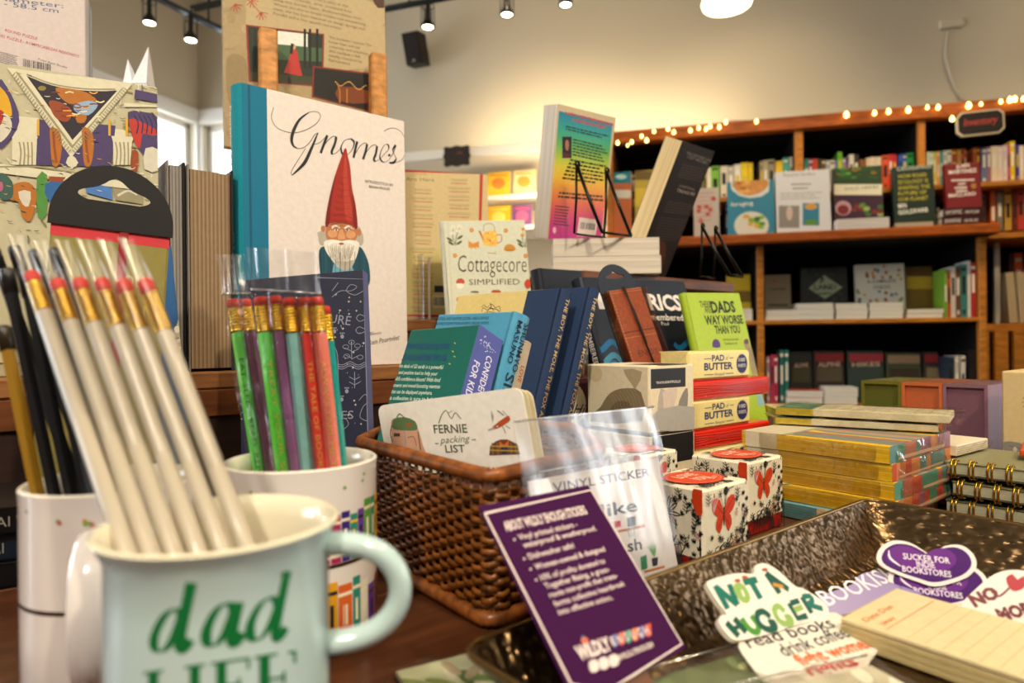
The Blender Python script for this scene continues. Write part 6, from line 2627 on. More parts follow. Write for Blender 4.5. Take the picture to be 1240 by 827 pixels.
jr = thing('leather_journal', 'brown leather journal tied with cord on a navy hang card', 'journal', JM)
lea = mat('#8a3f1c', .45, 'leather')
jw = .0536
m = MB()
m.box(0, 0, 0, jw, .010, jh, lea, .002, seg=2)
S = Surf(m, (0, 0, 0), (1, 0, 0), (0, 0, 1), jw, jh)
dk = mat('#5a2812', .5, 'leather')
S.rect(0, .46, 1, .475, dk)
S.rect(0, .40, 1, .405, mat('#b87a4a', .5))
S.text('ENJOY', (.25, .16), (.85, .16), .08, dk)
for k in range(24):
    S.rect(.03 + k * .04, .955, .05 + k * .04, .962, mat('#c88a5a', .5))
    S.rect(.03, .03 + k * .04, .042, .05 + k * .04, mat('#c88a5a', .5))
m.build('cover', jr)
m = MB()
m.tube([(.024, -.0022, jh + .002), (.026, -.0022, jh * .6), (.031, -.0022, .0)], .0011, mat('#2a1208', .6), 6)
m.tube([(.021, -.0022, jh + .002), (.027, -.0026, jh * .72), (.030, -.0022, .03)], .0009, mat('#2a1208', .6), 6)
m.build('cord', jr)
m = MB()
out = [(-.004, .0), (-.004, jh + .002)]
for i in range(17):
    a = pi - pi * i / 16
    out.append((jw / 2 + (jw / 2 + .004) * cos(a), jh + .003 + .034 * sin(a)))
out += [(jw + .004, jh + .002), (jw + .004, 0)]
hole = []
for i in range(len(out)):
    a = pi * 1.25 - pi * 1.5 * i / (len(out) - 1)
    x = jw / 2 + .015 * cos(a)
    hole.append((x, jh + .020 + .0036 * sin(a) + (.004 * math.exp(-((x - jw / 2) / .004) ** 2) if sin(a) > 0 else 0)))
n = len(out)
vs = []
for y in (.0104, .0118):
    vs += [(p_[0], y, p_[1]) for p_ in out] + [(p_[0], y, p_[1]) for p_ in hole]
fs = []
for L0 in (0, 2 * n):
    for i in range(n - 1):
        fs.append([L0 + i, L0 + i + 1, L0 + n + i + 1, L0 + n + i])
    fs.append([L0, L0 + n, L0 + 2 * n - 1, L0 + n - 1])
for i in range(n - 1):
    fs.append([i, 2 * n + i, 2 * n + i + 1, i + 1])
    fs.append([n + i, n + i + 1, 3 * n + i + 1, 3 * n + i])
m.add(vs, fs, mat('#1e2838', .5))
m.build('hang_card', jr)
m = MB()
m.box(-.004, -.004, 0, -.0035, .0105, jh, film('clear_lid', .92, '#fff8ee', .1, .2))
m.box(jw + .0035, -.004, 0, jw + .004, .0105, jh, film('clear_lid', .92, '#fff8ee', .1, .2))
m.build('clear_wallet', jr)
# ================================================================= PHOTO CARD BOXES
TB = pose(.134, .648, TZ0 + .0004, 39)


def th_left(S):
    def q(*p):
        return [(660 + a / 4, 320 + b / 4) for a, b in p]
    S.ell(*q((245, 530))[0], 8, 10, mat('#d8c49a', .6), 18)
    S.poly(q((300, 640), (340, 610), (400, 600), (465, 620), (470, 760), (220, 760), (270, 690)), mat('#8a7a5c', .6), 2)
    S.poly(q((330, 680), (380, 660), (420, 690), (400, 760), (300, 760)), mat('#6f6148', .6), 2)
    S.poly(q((380, 510), (470, 520), (440, 600), (420, 580)), mat('#b5a480', .6), 2)
    for k in range(9):
        S.line(q((300 + k * 16, 625 - k * 3), (330 + k * 16, 660), (345 + k * 15, 730)), .0004, mat('#a8976e', .6), 3)


def th_front(S):
    def q(*p):
        return [(660 + a / 4, 320 + b / 4) for a, b in p]
    S.poly(q((560, 600), (600, 640), (590, 700), (560, 760), (545, 700)), mat('#b8aea2', .6), 2)
    S.poly(q((570, 620), (640, 600), (620, 700), (590, 760)), mat('#d8c4b4', .6), 2)
    S.poly(q((640, 700), (668, 620), (690, 600), (690, 680), (665, 760)), mat('#8d857c', .6), 2)
    S.poly(q((500, 760), (560, 700), (720, 690), (720, 800), (500, 800)), mat('#b0aaa2', .6), 2)
    S.poly(q((512, 508), (680, 500), (680, 592), (512, 604)), mat('#1c1c1e', .5))
    S.text('THOUGHTFULLS', q((538, 580))[0], q((655, 572))[0], 3.0, WH, .01)


def th_top(S):
    S.px = False
    S.rect(.20, 0, .86, .5, mat('#1c1c1e', .5))
    S.rect(.50, 0, .51, .5, mat('#8a8680', .5))


for i in range(2):
    M = TB @ Matrix.Translation((0, 0, .0655 * i))
    if i == 0:
        box_thing('photo_box', 'lower photo-print card box with black label under its twin', 'card box', M, .073, .0650, .085, '#d8c8a8', dict(front=lambda S: (setattr(S, 'px', False), S.rect(.05, .55, .97, 1, mat('#1c1c1e', .5)))), lid=(.004, '#1c1c1e'))
    else:
        box_thing('photo_box', 'upper photo-print card box with black title label beside the butter pads', 'card box', M, .073, .0700, .085, '#e8d9b8', dict(front=th_front, left=th_left, top=th_top), lid=(.003, '#2a2622'), bev=.0015)

# ================================================================= BUTTER PADS AND RED SLABS
zc_ = TZ0 + .0004
BT = pose(.197, .74, 0, 39)
NAVY = mat('#262a5c', .5)


def butter(S):
    S.px = False
    S.text('PAD', (.36, .66), (.56, .66), .20, NAVY, .03)
    S.text('of', (.585, .68), (.63, .68), .14, NAVY, 0, .4)
    S.text('BUTTER', (.24, .36), (.70, .36), .235, NAVY, .035)
    S.text('Notepad', (.40, .155), (.56, .155), .10, NAVY, 0, .4)
    for a, b, y in ((.24, .35, .74), (.645, .71, .74), (.24, .385, .20), (.575, .71, .20)):
        S.rect(a, y - .012, b, y + .012, NAVY)
    pts = []
    for i in range(48):
        t = 2 * pi * i / 48
        k = 1 + (.08 if i % 2 else -.05)
        pts.append((.855 + .092 * k * cos(t), .52 + .34 * k * sin(t)))
    S.poly(pts, NAVY)
    S.text('100', (.80, .60), (.91, .60), .13, mat('#d8d0c0', .5), .02)
    S.text('SHEETS', (.79, .40), (.92, .40), .11, mat('#d8d0c0', .5), .02)


def butter_end(S):
    S.px = False
    S.poly([(0, 1), (1, 1), (.5, .42)], mat('#e8d692', .5))
    S.line([(0, .98), (.5, .42), (1, .98)], .0004, mat('#c8b468', .5), 0)
    S.line([(.5, .42), (.5, 0)], .0003, mat('#c8b468', .5), 0)


def butter_top(S):
    S.px = False
    S.text('PAD OF BUTTER', (.3, .3), (.75, .3), .3, NAVY, .02)


layers = [('b', .034), ('r', .022), ('b', .034), ('r', .022), ('b', .034)]
nb_ = nr_ = 0
for kd, hh in layers:
    M = Matrix.Translation((0, 0, zc_)) @ BT
    if kd == 'b':
        lab = ['butter-yellow notepad at the bottom of the alternating stack, nearest the table', 'butter-yellow notepad in the middle, between the two red slabs', 'butter-yellow notepad on top of the alternating stack'][nb_]
        box_thing('butter_notepad', lab, 'notepad', M, .126, hh, .040, '#efdc90', dict(front=butter, left=butter_end, top=butter_top), px=False, bev=.0025, rough=.35, lid=(.0012, '#c22a18'))
        nb_ += 1
    else:
        lab = ['lower red wrapped slab under the middle butter notepad', 'upper red wrapped slab under the top butter notepad'][nr_]
        root = thing('red_slab', lab, 'notepad', M @ Matrix.Translation((.006, .0, 0)))
        m = MB()
        m.box(0, 0, 0, .165, .045, hh, mat('#dc2410', .25, 'plain', coat=.4), .002)
        m.build('pad', root)
        m = MB()
        for k in range(6):
            z = hh * (.15 + .13 * k)
            m.tube([(.002, -.0004, z), (.06, -.0009, z + .002 * sin(k)), (.12, -.0006, z - .001), (.163, -.0004, z + .001)], .0005, mat('#d8301c', .2, 'plain', coat=.5), 5)
        m.build('wrapper_fold', root)
        nr_ += 1
    zc_ += hh + .0003

# ================================================================= BUTTERFLY GIFT BOXES
FK, ORG, PK = mat('#1f1d1c', .5), mat('#cc3c14', .5), mat('#d8a0a0', .5)


def leafy(S, seed, bx=None, by=None, big=None):
    """ink flowers, leaves and an orange butterfly"""
    S.px = False
    r = random.Random(seed)
    for i in range(22):
        x, y = .05 + .9 * r.random(), .05 + .9 * r.random()
        a = pi / 2 + r.uniform(-.3, .3)
        S.line([(x, y), (x + .012 * cos(a), y + .05 * sin(a))], .0008, FK, 0)
    if big:
        x, y, R = big
        for k in range(9):
            a = 2 * pi * k / 9
            S.line([(x, y), (x + R * .55 * cos(a) - .02 * sin(a), y + R * .55 * sin(a) + .02 * cos(a)), (x + R * cos(a), y + R * sin(a)), (x + R * .55 * cos(a) + .02 * sin(a), y + R * .55 * sin(a) - .02 * cos(a)), (x, y)], .0008, FK, 3)
        S.ell(x, y, .025, .025, FK, 10)
        S.line([(x, y - R * .3), (x + .02, y - R - .15)], .0006, FK, 0)
    for k in range(5):
        x = .12 + .08 * k
        S.line([(x, .02), (x + .05, .16 + .05 * (k % 3)), (x + .16, .26 + .04 * k)], .0009, FK, 3)
        for j in range(5):
            S.line([(x + .03 * j, .1 + .05 * j), (x + .03 * j + .07, .12 + .05 * j)], .0007, FK, 0)
    for k in range(7):
        S.line([(.55 + .02 * k, .03), (.66 + .01 * k, .2 - .02 * k), (.72 - .05 * k, .3)], .0007, FK, 3)
    for k in range(9):
        x, y = .86 + .08 * (k % 2), .25 + .075 * k
        for d in (-.02, 0, .02):
            S.ell(x + d, y + .01 * (1 - abs(d) * 50), .011, .028, FK, 8, -d * 20)
    if bx is not None:
        s = .24
        for sx in (-1, 1):
            S.poly([(bx, by), (bx + sx * s * .35, by + s * .75), (bx + sx * s * .95, by + s * .85), (bx + sx * s * 1.0, by + s * .35), (bx + sx * s * .5, by - s * .05)], ORG, 2)
            S.poly([(bx, by), (bx + sx * s * .6, by - s * .08), (bx + sx * s * .7, by - s * .55), (bx + sx * s * .35, by - s * .8), (bx + sx * s * .1, by - s * .3)], ORG, 2)
            S.line([(bx, by), (bx + sx * s * .85, by + s * .7)], .0004, FK, 0)
            S.line([(bx, by), (bx + sx * s * .5, by - s * .55)], .0004, FK, 0)
            S.line([(bx, by + s * .2), (bx + sx * s * .3, by + s * 1.0)], .0004, FK, 2)
        S.line([(bx, by - s * .5), (bx, by + s * .35)], .0011, FK, 0)
        S.line([(bx + .02, by + .12), (bx + .06, by + .26), (bx + .22, by + .3)], .0005, FK, 3)
        S.ell(bx + .05, by + .27, .05, .05, FK, 10)
        x, y = bx + .28, by - .36
        for k in range(14):
            a = 2 * pi * k / 14
            S.line([(x, y), (x + .13 * cos(a), y + .13 * sin(a))], .0004, mat('#b8743a', .5), 0)
        S.ell(x, y, .02, .02, FK, 8)
        for k in range(6):
            S.line([(bx - .22, by + .05), (bx - .25 + .03 * k, by + .22 + .02 * (k % 2))], .0005, PK, 0)
    for k in range(46):
        x, y = .03 + .92 * r.random(), .03 + .9 * r.random()
        if bx is not None and abs(x - bx) < .26 and abs(y - by) < .24:
            continue
        t = r.random()
        if t < .4:
            a = r.random() * 3.1
            for d in (-.5, 0, .5):
                S.ell(x + .035 * cos(a + d), y + .035 * sin(a + d), .030, .010, FK, 8, a + d)
        elif t < .7:
            S.line([(x, y - .08), (x + .02, y), (x - .01, y + .07)], .0007, FK, 2)
            for j in range(3):
                S.line([(x, y - .06 + .04 * j), (x + .06, y - .03 + .04 * j)], .0006, FK, 0)
                S.line([(x, y - .06 + .04 * j), (x - .05, y - .03 + .04 * j)], .0006, FK, 0)
        else:
            for j in range(6):
                a = j * 1.05
                S.line([(x, y), (x + .045 * cos(a), y + .045 * sin(a))], .0006, FK if t < .9 else PK, 0)
    S.rect(.955, .0, .975, .45, FK)


def gtop(S):
    S.px = False
    leafy(S, 21)
    S.ell(.46, .47, .44, .36, ORG, 36)
    S.line([(.46 + .40 * cos(t), .47 + .32 * sin(t)) for t in [2 * pi * i / 36 for i in range(36)]], .0004, mat('#e8a080', .5), 0, closed=True)
    S.text('LOVE', (.26, .52), (.64, .52), .17, mat('#e8d2b8', .5), .02)
    S.text('YOU', (.33, .30), (.62, .30), .15, mat('#e8d2b8', .5), .02)
    S.para([(.55, .30), (.78, .38), (.78, .30), (.55, .22)], 2, mat('#e8c0a0', .5), .4)


for i, (x, y, s, h, lab) in enumerate(((.127, .442, .055, .0600, 'butterfly-print gift box nearest the front, its corner toward the tray'), (.190, .535, .055, .0605, 'butterfly-print gift box behind the front one, beside the wrapped stack'), (.107, .552, .050, .0640, 'butterfly-print gift box mostly hidden behind the other two'))):
    box_thing('gift_box', lab, 'gift box', pose(x, y, TZ0 + .0004, 39), s, h, s, '#e9dfc4', dict(front=lambda S: leafy(S, 31, .42, .66), left=lambda S: (leafy(S, 12, None, None, (.46, .66, .2)), S.ell(.93, .86, .075, .16, ORG, 14, .2), S.ell(.96, .97, .05, .1, ORG, 10)), top=gtop), lid=(.011, '#9a120c'), bev=.0018, px=False, rough=.4)

# ================================================================= WRAPPED CARD SETS
QS = Vector((.305, .533, 0))
YW = pose(QS.x - .133 * D2.x, QS.y - .133 * D2.y, 0, -51)    # x runs along the yellow long edge, y away
yel = ['#e8b71c', '#dcab18', '#d6a416', '#e2b01a']


def setfront(c):
    def f(S):
        S.px = False
        r = random.Random(5)
        for i in range(12):
            y = r.random()
            S.rect(0, y, 1, y + .04, mat('#ecc64a' if r.random() < .5 else '#d6a61c', .35))
        S.rect(.03 if c else .0, -.01, .27, 1.01, mat('#d9ccb0', .5))
    return f


def setend(seed):
    def f(S):
        S.px = False
        r = random.Random(seed)
        cs = ['#5a9a84', '#c8705a', '#9a5a78', '#d8864a', '#5a8a8a', '#c8503a', '#a86a90']
        x = .0
        while x < .98:
            w = .06 + .1 * r.random()
            S.rect(x, 0, min(1, x + w), 1, mat(r.choice(cs), .4))
            x += w
        for i in range(4):
            S.rect(r.random() * .8, .1, r.random() * .2 + .8, .2 + r.random() * .1, mat('#e8c0a0', .4))
    return f


def settop(S):
    S.px = False
    r = random.Random(9)
    cs = ['#9a6a58', '#7a8a7a', '#a87a62', '#c2a08a', '#6a8078', '#b0907c', '#8a6a68']
    for i in range(26):
        y = r.random()
        S.poly([(.2 + .3 * r.random(), y), (1, y + .02), (1, y + .10), (.3, y + .08)], mat(r.choice(cs), .4))
    S.rect(0, 0, .3, 1, mat('#c9bb9c', .5))
    S.rect(.30, 0, .33, 1, mat('#8a9a8a', .5))


zc_ = TZ0 + .0005
wrap = film('shrink_wrap', .90, '#fffdf6', .08, .8, 60)
for i in range(5):
    off = [(-.012, -.006), (.004, -.005), (.002, .002), (.0, .001), (-.001, .0)][i]
    w, t, hh = .133, .135, .0142
    M = Matrix.Translation((0, 0, zc_)) @ YW @ Matrix.Translation((off[0], off[1], 0)) @ Matrix.Rotation(radians([-1.5, 1.2, -.6, .4, 0][i]), 4, 'Z')
    lab = ['teal-edged card set with wood-print end at the bottom of the wrapped stack', 'yellow-edged wrapped card set just above the teal one, jutting out', 'yellow-edged wrapped card set in the middle of the stack', 'yellow-edged wrapped card set second from the top', 'yellow-edged wrapped card set on top of the stack'][i]
    root = thing('card_set', lab, 'card set', M, None)
    m = MB()
    m.box(0, 0, 0, w, t, hh, mat('#6a9aa0' if i == 0 else yel[i % 4], .4), .001)
    f = faces(m, w, hh, t)
    if i == 0:
        S = f['front']
        S.rect(.66, 0, 1, 1, mat('#dccaa4', .5))
        for k in range(5):
            S.rect(.68, .1 + .17 * k, .98, .13 + .17 * k, mat('#c0ae8a', .5))
        for k in range(6):
            S.rect(0, .05 + .16 * k, .65, .08 + .16 * k, mat('#558890', .4))
    else:
        setfront(1)(f['front'])
    setend(40 + i)(f['right'])
    settop(f['top'])
    m.build('card_box', root)
    m = MB()
    def fnw(u, v, w=w, t=t, hh=hh):
        a = 2 * pi * u
        k = (abs(cos(a)) ** 8 + abs(sin(a)) ** 8) ** (-1 / 8)
        x = w / 2 + cos(a) * k * (w / 2 + .0016 + .0008 * sin(9 * a + v * 5))
        y = t / 2 + sin(a) * k * (t / 2 + .0016 + .0008 * cos(7 * a))
        return Vector((x, y, hh * v))
    m.grid(fnw, 64, 3, wrap)
    m.build('wrapper', root)
    zc_ += hh + .0004

# envelope packs with printed grids beside and upon the stack
def grid_pack(label, M, w, t, hh, head, n=9, rows=6, group=None):
    root = thing('card_pack', label, 'card pack', M, group)
    m = MB()
    m.box(0, 0, 0, w, t, hh, mat('#e0d6b8', .5), .0006)
    f = faces(m, w, hh, t)
    S = f['top']
    S.rect(0, 0, .24, 1, mat(head, .5))
    for k in range(5):
        S.rect(0, .08 + .2 * k, .24, .13 + .2 * k, mat('#b8b03a' if k % 2 else '#2f6a5a', .5))
    ln = mat('#5a5648', .5)
    for k in range(n + 1):
        S.rect(.27 + .70 * k / n, .06, .272 + .70 * k / n, .94, ln)
    for k in range(rows + 1):
        S.rect(.27, .06 + .88 * k / rows, .97, .066 + .88 * k / rows, ln)
    S2 = f['front']
    S2.rect(0, 0, .24, 1, mat('#c8b02a', .5))
    m.build('cards', root)
    m = MB()

    def fn(u, v):
        return Vector((-.004 + (w + .014) * u, -.003 + (t + .006) * v, hh + .0010 + .0009 * sin(u * 23 + v * 9) * sin(v * 12)))
    m.grid(fn, 30, 16, wrap)

    def fn2(u, v):
        return Vector((-.004 + (w + .014) * u, -.0035 - .0006 * sin(u * 31), hh * v + .001 * v))
    m.grid(fn2, 30, 2, wrap)
    m.build('wrapper', root)
    return root


PK_ = Matrix.Translation((0, 0, zc_ + .0014)) @ YW
grid_pack('wrapped calendar cards lying under their twin on the card stack', PK_ @ Matrix.Translation((.0, .060, .0)) @ Matrix.Rotation(radians(18), 4, 'Z'), .140, .060, .006, '#3f6a60')
grid_pack('wrapped calendar cards with teal heading lying topmost on the card stack', PK_ @ Matrix.Translation((-.004, .068, .0085)) @ Matrix.Rotation(radians(14), 4, 'Z'), .150, .062, .007, '#4f8a7a')
# envelopes beyond the stack
zc_ = TZ0 + .0006
for i in range(5):
    M = Matrix.Translation((0, 0, zc_)) @ YW @ Matrix.Translation((.020 + .003 * (i % 2), .1405, 0)) @ Matrix.Rotation(radians([3, -2, 4, 1, -3][i]), 4, 'Z')
    root = thing('envelope_pack', 'pale wrapped envelopes behind the yellow card sets, ' + ['bottom packet', 'second packet up', 'middle packet', 'second packet from top', 'top packet'][i], 'envelopes', M)
    m = MB()
    m.box(0, 0, 0, .118, .075, .010, mat(['#d8c8c0', '#e0d2c4', '#cdb8b4', '#dccfc0', '#e2d4b8'][i], .5), .0008)
    f = faces(m, .118, .010, .075)
    for k in range(4):
        f['right'].rect(0, .2 + .2 * k, 1, .24 + .2 * k, mat('#b09a94', .5))
    m.build('envelopes', root)
    m = MB()
    def fe(u, v):
        return Vector((.1185 + .004 * v, -.003 + .081 * u, .001 + .008 * v + .001 * sin(u * 19)))
    m.grid(fe, 24, 4, wrap)
    m.build('wrapper', root)
    zc_ += .0124

# beige book with olive spine resting on two plain ones
OB = pose(.334, .780, 0, -8)
zc_ = TZ0 + .0005
for i, (hh, c, lab) in enumerate(((.026, '#6a5a44', 'brown book at the bottom of the short pile behind the card sets'), (.028, '#8a7a58', 'tan book in the middle of the short pile behind the card sets'), (.014, '#cbb88c', 'beige book with olive spine on top of the short pile behind the card sets'))):
    M = Matrix.Translation((0, 0, zc_)) @ OB @ Matrix.Rotation(radians([4, -3, 0][i]), 4, 'Z')
    root = thing('flat_book', lab, 'book', M)
    w, t = .118, .155
    m = MB()
    cm2 = mat(c, .5)
    m.box(0, 0, 0, w, t, .0022, cm2, .0006)
    m.box(0, 0, hh - .0022, w, t, hh, cm2, .0006)
    m.box(0, 0, 0, w, .003, hh, mat('#6a6a2a' if i == 2 else c, .6, 'cloth'), .0006)
    S = Surf(m, (0, 0, hh), (1, 0, 0), (0, 1, 0), w, t)
    if i == 2:
        S.rect(0, 0, 1, .10, mat('#7a7a34', .6, 'cloth'))
        S.line([(.15, .5), (.4, .55), (.6, .5), (.9, .58)], .003, mat('#a8704a', .5), 3)
        S.line([(.1, .7), (.5, .66), (.9, .75)], .0012, mat('#7a6a4a', .5), 3)
        S.rect(.1, .3, .8, .32, mat('#8a7a5a', .5))
    m.build('cover', root)
    m = MB()
    m.box(.003, .0035, .0023, w - .003, t - .003, hh - .0023, mat('#d8c49a', .8, 'pagesz'))
    m.build('page_block', root)
    zc_ += hh + .0004

# three framed boxes in shrink wrap
BX = pose(.510, .966, TZ0 + .0005, -51)
x = 0
for i, (w, c, ci, lab) in enumerate(((.0535, '#6e6a22', '#5a5a1c', 'olive keepsake box with recessed front, first of the wrapped three'), (.050, '#c8683a', '#bf6038', 'orange keepsake box with recessed front between the olive and mauve ones'), (.051, '#8a6474', '#7a5262', 'mauve keepsake box with recessed front nearest the moth box'))):
    M = BX @ Matrix.Translation((x, 0, 0))
    root = thing('keepsake_box', lab, 'box', M, None)
    hh, t = .0985, .125
    m = MB()
    fr = .004
    cm2 = mat(c, .5)
    m.box(0, .006, 0, w, t, hh, cm2, .0006)
    m.box(0, 0, 0, fr, .006, hh, cm2)
    m.box(w - fr, 0, 0, w, .006, hh, cm2)
    m.box(fr, 0, 0, w - fr, .006, fr, cm2)
    m.box(fr, 0, hh - fr, w - fr, .006, hh, cm2)
    S = Surf(m, (0, 0, hh), (1, 0, 0), (0, 1, 0), w, t)
    S.rect(.1, .1, .9, .9, mat(['#7a7830', '#a8604a', '#8a6a72'][i], .45))
    for k in range(3):
        S.line([(.2, .25 + .2 * k), (.5, .3 + .2 * k), (.8, .22 + .2 * k)], .0012, mat(['#a8a060', '#c88a6a', '#b08a90'][i], .5), 3)
    m.build('frame', root)
    m = MB()
    m.box(fr + .0003, .0042, fr + .0003, w - fr - .0003, .0062, hh - fr - .0003, mat(ci, .6))
    m.build('inset_front', root)
    m = MB()
    def fk(u, v, w=w, t=t, hh=hh):
        return Vector((.0 + w * u, -.0015 + (t + .002) * v, hh + .0008 + .0006 * sin(u * 11) * sin(v * 15)))
    m.grid(fk, 12, 20, wrap)
    m.build('wrapper', root)
    x += w + .0006

# moth box on its dark red base
MM = pose(.585, .79, TZ0 + .0005, -51)


def moth(S):
    S.px = False
    mx_ = .26
    g, br, og = mat('#8a8478', .5), mat('#6a4a34', .5), mat('#c8702a', .5)
    S.ell(mx_, .70, .035, .045, mat('#cfc4ac', .5), 14)
    for k in range(12):
        a = 2 * pi * k / 12
        S.line([(mx_ + .05 * cos(a), .70 + .06 * sin(a)), (mx_ + .075 * cos(a), .70 + .09 * sin(a))], .0006, br, 0)
    for k in range(14):
        S.ell(mx_, .60 - .022 * k, .004, .006, br, 6)
    for sx in (-1, 1):
        S.poly([(mx_, .24), (mx_ + sx * .1, .30), (mx_ + sx * .26, .29), (mx_ + sx * .22, .18), (mx_ + sx * .1, .14), (mx_, .18)], g, 2)
        S.line([(mx_, .23), (mx_ + sx * .2, .26)], .0006, br, 0)
        S.ell(mx_ + sx * .14, .23, .02, .025, mat('#c8bca4', .5), 10)
        S.line([(mx_, .26), (mx_ + sx * .04, .32)], .0006, br, 2)
    S.ell(mx_, .21, .02, .07, og, 12)


box_thing('moth_box', 'cream box printed with a moth on a dark red base', 'box', MM, .105, .1195, .09, '#d8bf8a', dict(front=moth), lid=(.016, '#5a1c14'), bev=.0015, rough=.5, px=False)

# spiral notebooks
zc_ = TZ0 + .0006
gold = mat('#c89a28', .25, 'plain', 1.0)
for i in range(3):
    M = Matrix.Translation((0, 0, zc_)) @ pose(.392 + .003 * (i % 2), .602 - .004 * (i % 2), 0, -51 + [2, -1, 1][i])
    root = thing('spiral_notebook', ['bottom', 'middle', 'top'][i] + ' gold-coiled notebook of three stacked behind the tray', 'notebook', M)
    w, t, hh = .15, .11, .0125
    m = MB()
    m.box(0, .004, 0, w, t, .0016, mat('#4a4a34', .5), .0004)
    m.box(0, .004, hh - .0016, w, t, hh, mat(['#5a5a40', '#6e6c4c', '#84805c'][i], .5), .0004)
    m.build('cover', root)
    m = MB()
    m.box(.001, .005, .0018, w - .001, t - .001, hh - .0018, mat('#b9b696', .8, 'pagesz'))
    m.build('page_block', root)
    for k in range(11):
        cx = .006 + k * .0138
        m = MB()
        for d in (0, .0032):
            m.tube([(cx + d, .006 + .0062 * cos(a), hh / 2 + (hh / 2 + .0022) * sin(a)) for a in [2 * pi * j / 14 for j in range(14)]], .0009, gold, 6, closed=True)
        m.build('coil_ring', root)
    zc_ += hh + .0050
M = Matrix.Translation((0, 0, zc_ - .0008)) @ pose(.46, .60, 0, -40)
m = MB()
m.box(0, 0, 0, .1, .06, .006, mat('#d0481c', .4), .001)
S = Surf(m, (0, 0, .006), (1, 0, 0), (0, 1, 0), .1, .06)
S.rect(.06, .08, .94, .92, mat('#d8562a', .4))
solo(m, 'orange_pad', 'bright orange pad lying on the gold-coiled notebooks', 'notepad', M)
# ================================================================= HAMMERED TRAY
TK, TL_ = Vector((.2755, .5135, 0)), Vector((-.0226, .270, 0))
TRM = Matrix.Translation((TL_.x, TL_.y, TZ0 + .0006)) @ Matrix.Rotation(atan2(TK.y - TL_.y, TK.x - TL_.x), 4, 'Z') # x to K, y towards back-left => interior at negative y
LX = (TK - TL_).length
LY = .31
ham = mat('#6a543a', .3, 'hammered', 1.0)
tr = thing('hammered_tray', 'hammered dark gold metal tray filled with loose stickers', 'tray', TRM)


def rrect(x0, y0, x1, y1, r, z):
    out = []
    for cx, cy, a0 in ((x1 - r, y1 - r, 0), (x0 + r, y1 - r, pi / 2), (x0 + r, y0 + r, pi), (x1 - r, y0 + r, 1.5 * pi)):
        for j in range(9):
            a = a0 + pi / 2 * j / 8
            out.append((cx + r * cos(a), cy + r * sin(a), z))
    return out


hr_ = .034
fl = .026
loops = [rrect(fl, -LY + fl, LX - fl, -fl, .012, 0), rrect(fl - .006, -LY + fl - .006, LX - fl + .006, -fl + .006, .014, .003), rrect(0, -LY, LX, 0, .012, hr_), rrect(-.0012, -LY - .0012, LX + .0012, .0012, .012, hr_ + .0008), rrect(.0015, -LY + .0015, LX - .0015, -.0015, .012, hr_ + .0012),
         rrect(fl - .005, -LY + fl - .005, LX - fl + .005, -fl + .005, .014, .0052), rrect(fl + .001, -LY + fl + .001, LX - fl - .001, -fl - .001, .012, .0026)]
k = len(loops[0])
m = MB()
# denser wall: bulge rows
vs = [p for l in loops for p in l]
fs = [list(range(k))[::-1]]
for i in range(len(loops) - 1):
    for j in range(k):
        fs.append([i * k + j, i * k + (j + 1) % k, (i + 1) * k + (j + 1) % k, (i + 1) * k + j])
fs.append([(len(loops) - 1) * k + j for j in range(k)])
m.add(vs, fs, ham, False)
m.build('dish', tr)
m = MB()
m.tube([Vector(p) for p in rrect(-.0006, -LY - .0006, LX + .0006, .0006, .012, hr_ + .0012)], .0014, mat('#8a6c3c', .3, 'plain', 1.0), 6, closed=True)
m.build('rim', tr)
ZT = TZ0 + .0006 + .0030


def diecut(name, label, M, poly, thick, n, face, art, group=None, cat='sticker', edge='#e8dfd0'):
    """stack of n die-cut vinyl sheets in local x,z standing at y=0 with the face at y=0"""
    root = thing(name, label, cat, M, group)
    m = MB()
    m.prism(poly, 0, thick, mat(face, .3, 'plain', coat=.3))
    if art:
        S = Surf(m, (0, 0, 0), (1, 0, 0), (0, 0, 1), 1, 1, M, True)
        S.clip = False
        art(S)
    m.build('printed_face', root)
    if n > 1:
        m = MB()
        for k in range(1, n):
            q = [(p[0] + .0006 * sin(k * 2.1), p[1] + .0006 * cos(k * 1.7)) for p in poly]
            m.prism(q, thick * k + .0001, thick * (k + 1), mat(edge if k % 2 else '#cfc4b4', .5))
        m.build('backing_sheets', root)
    return root


def outline(M, pts, sm=3):
    """sighted outline on the plane y=0 of M"""
    S = Surf(MB(), (0, 0, 0), (1, 0, 0), (0, 0, 1), 1, 1, M, True)
    return [S.c(p) for p in (smooth_line(pts, sm, True)[:-1] if sm else pts)]


def settle(M, poly, thick):
    """lift so that the lowest point touches the tray floor"""
    lo = min(min((M @ Vector((p[0], 0, p[1]))).z, (M @ Vector((p[0], thick, p[1]))).z) for p in poly)
    return lo


g1, g2, g3 = mat('#0c6a58', .4, 'plain'), mat('#4a8a2c', .4, 'plain'), mat('#12503c', .4, 'plain')
lg = mat('#8fae5a', .4, 'plain')


def q3(*p):
    return [(830 + a / 3.0244, 600 + b / 3.0244) for a, b in p]


# cactus lettering sticker
M = pose(.1029, .3216, .7665, 29.4, 36, -6)
pts = q3((80, 330), (90, 310), (180, 285), (250, 285), (255, 258), (290, 248), (340, 275), (400, 330), (430, 340), (480, 370), (520, 405), (520, 440), (480, 460), (420, 470), (330, 500), (250, 520), (180, 530), (145, 500), (122, 465), (130, 440), (150, 435), (110, 380))


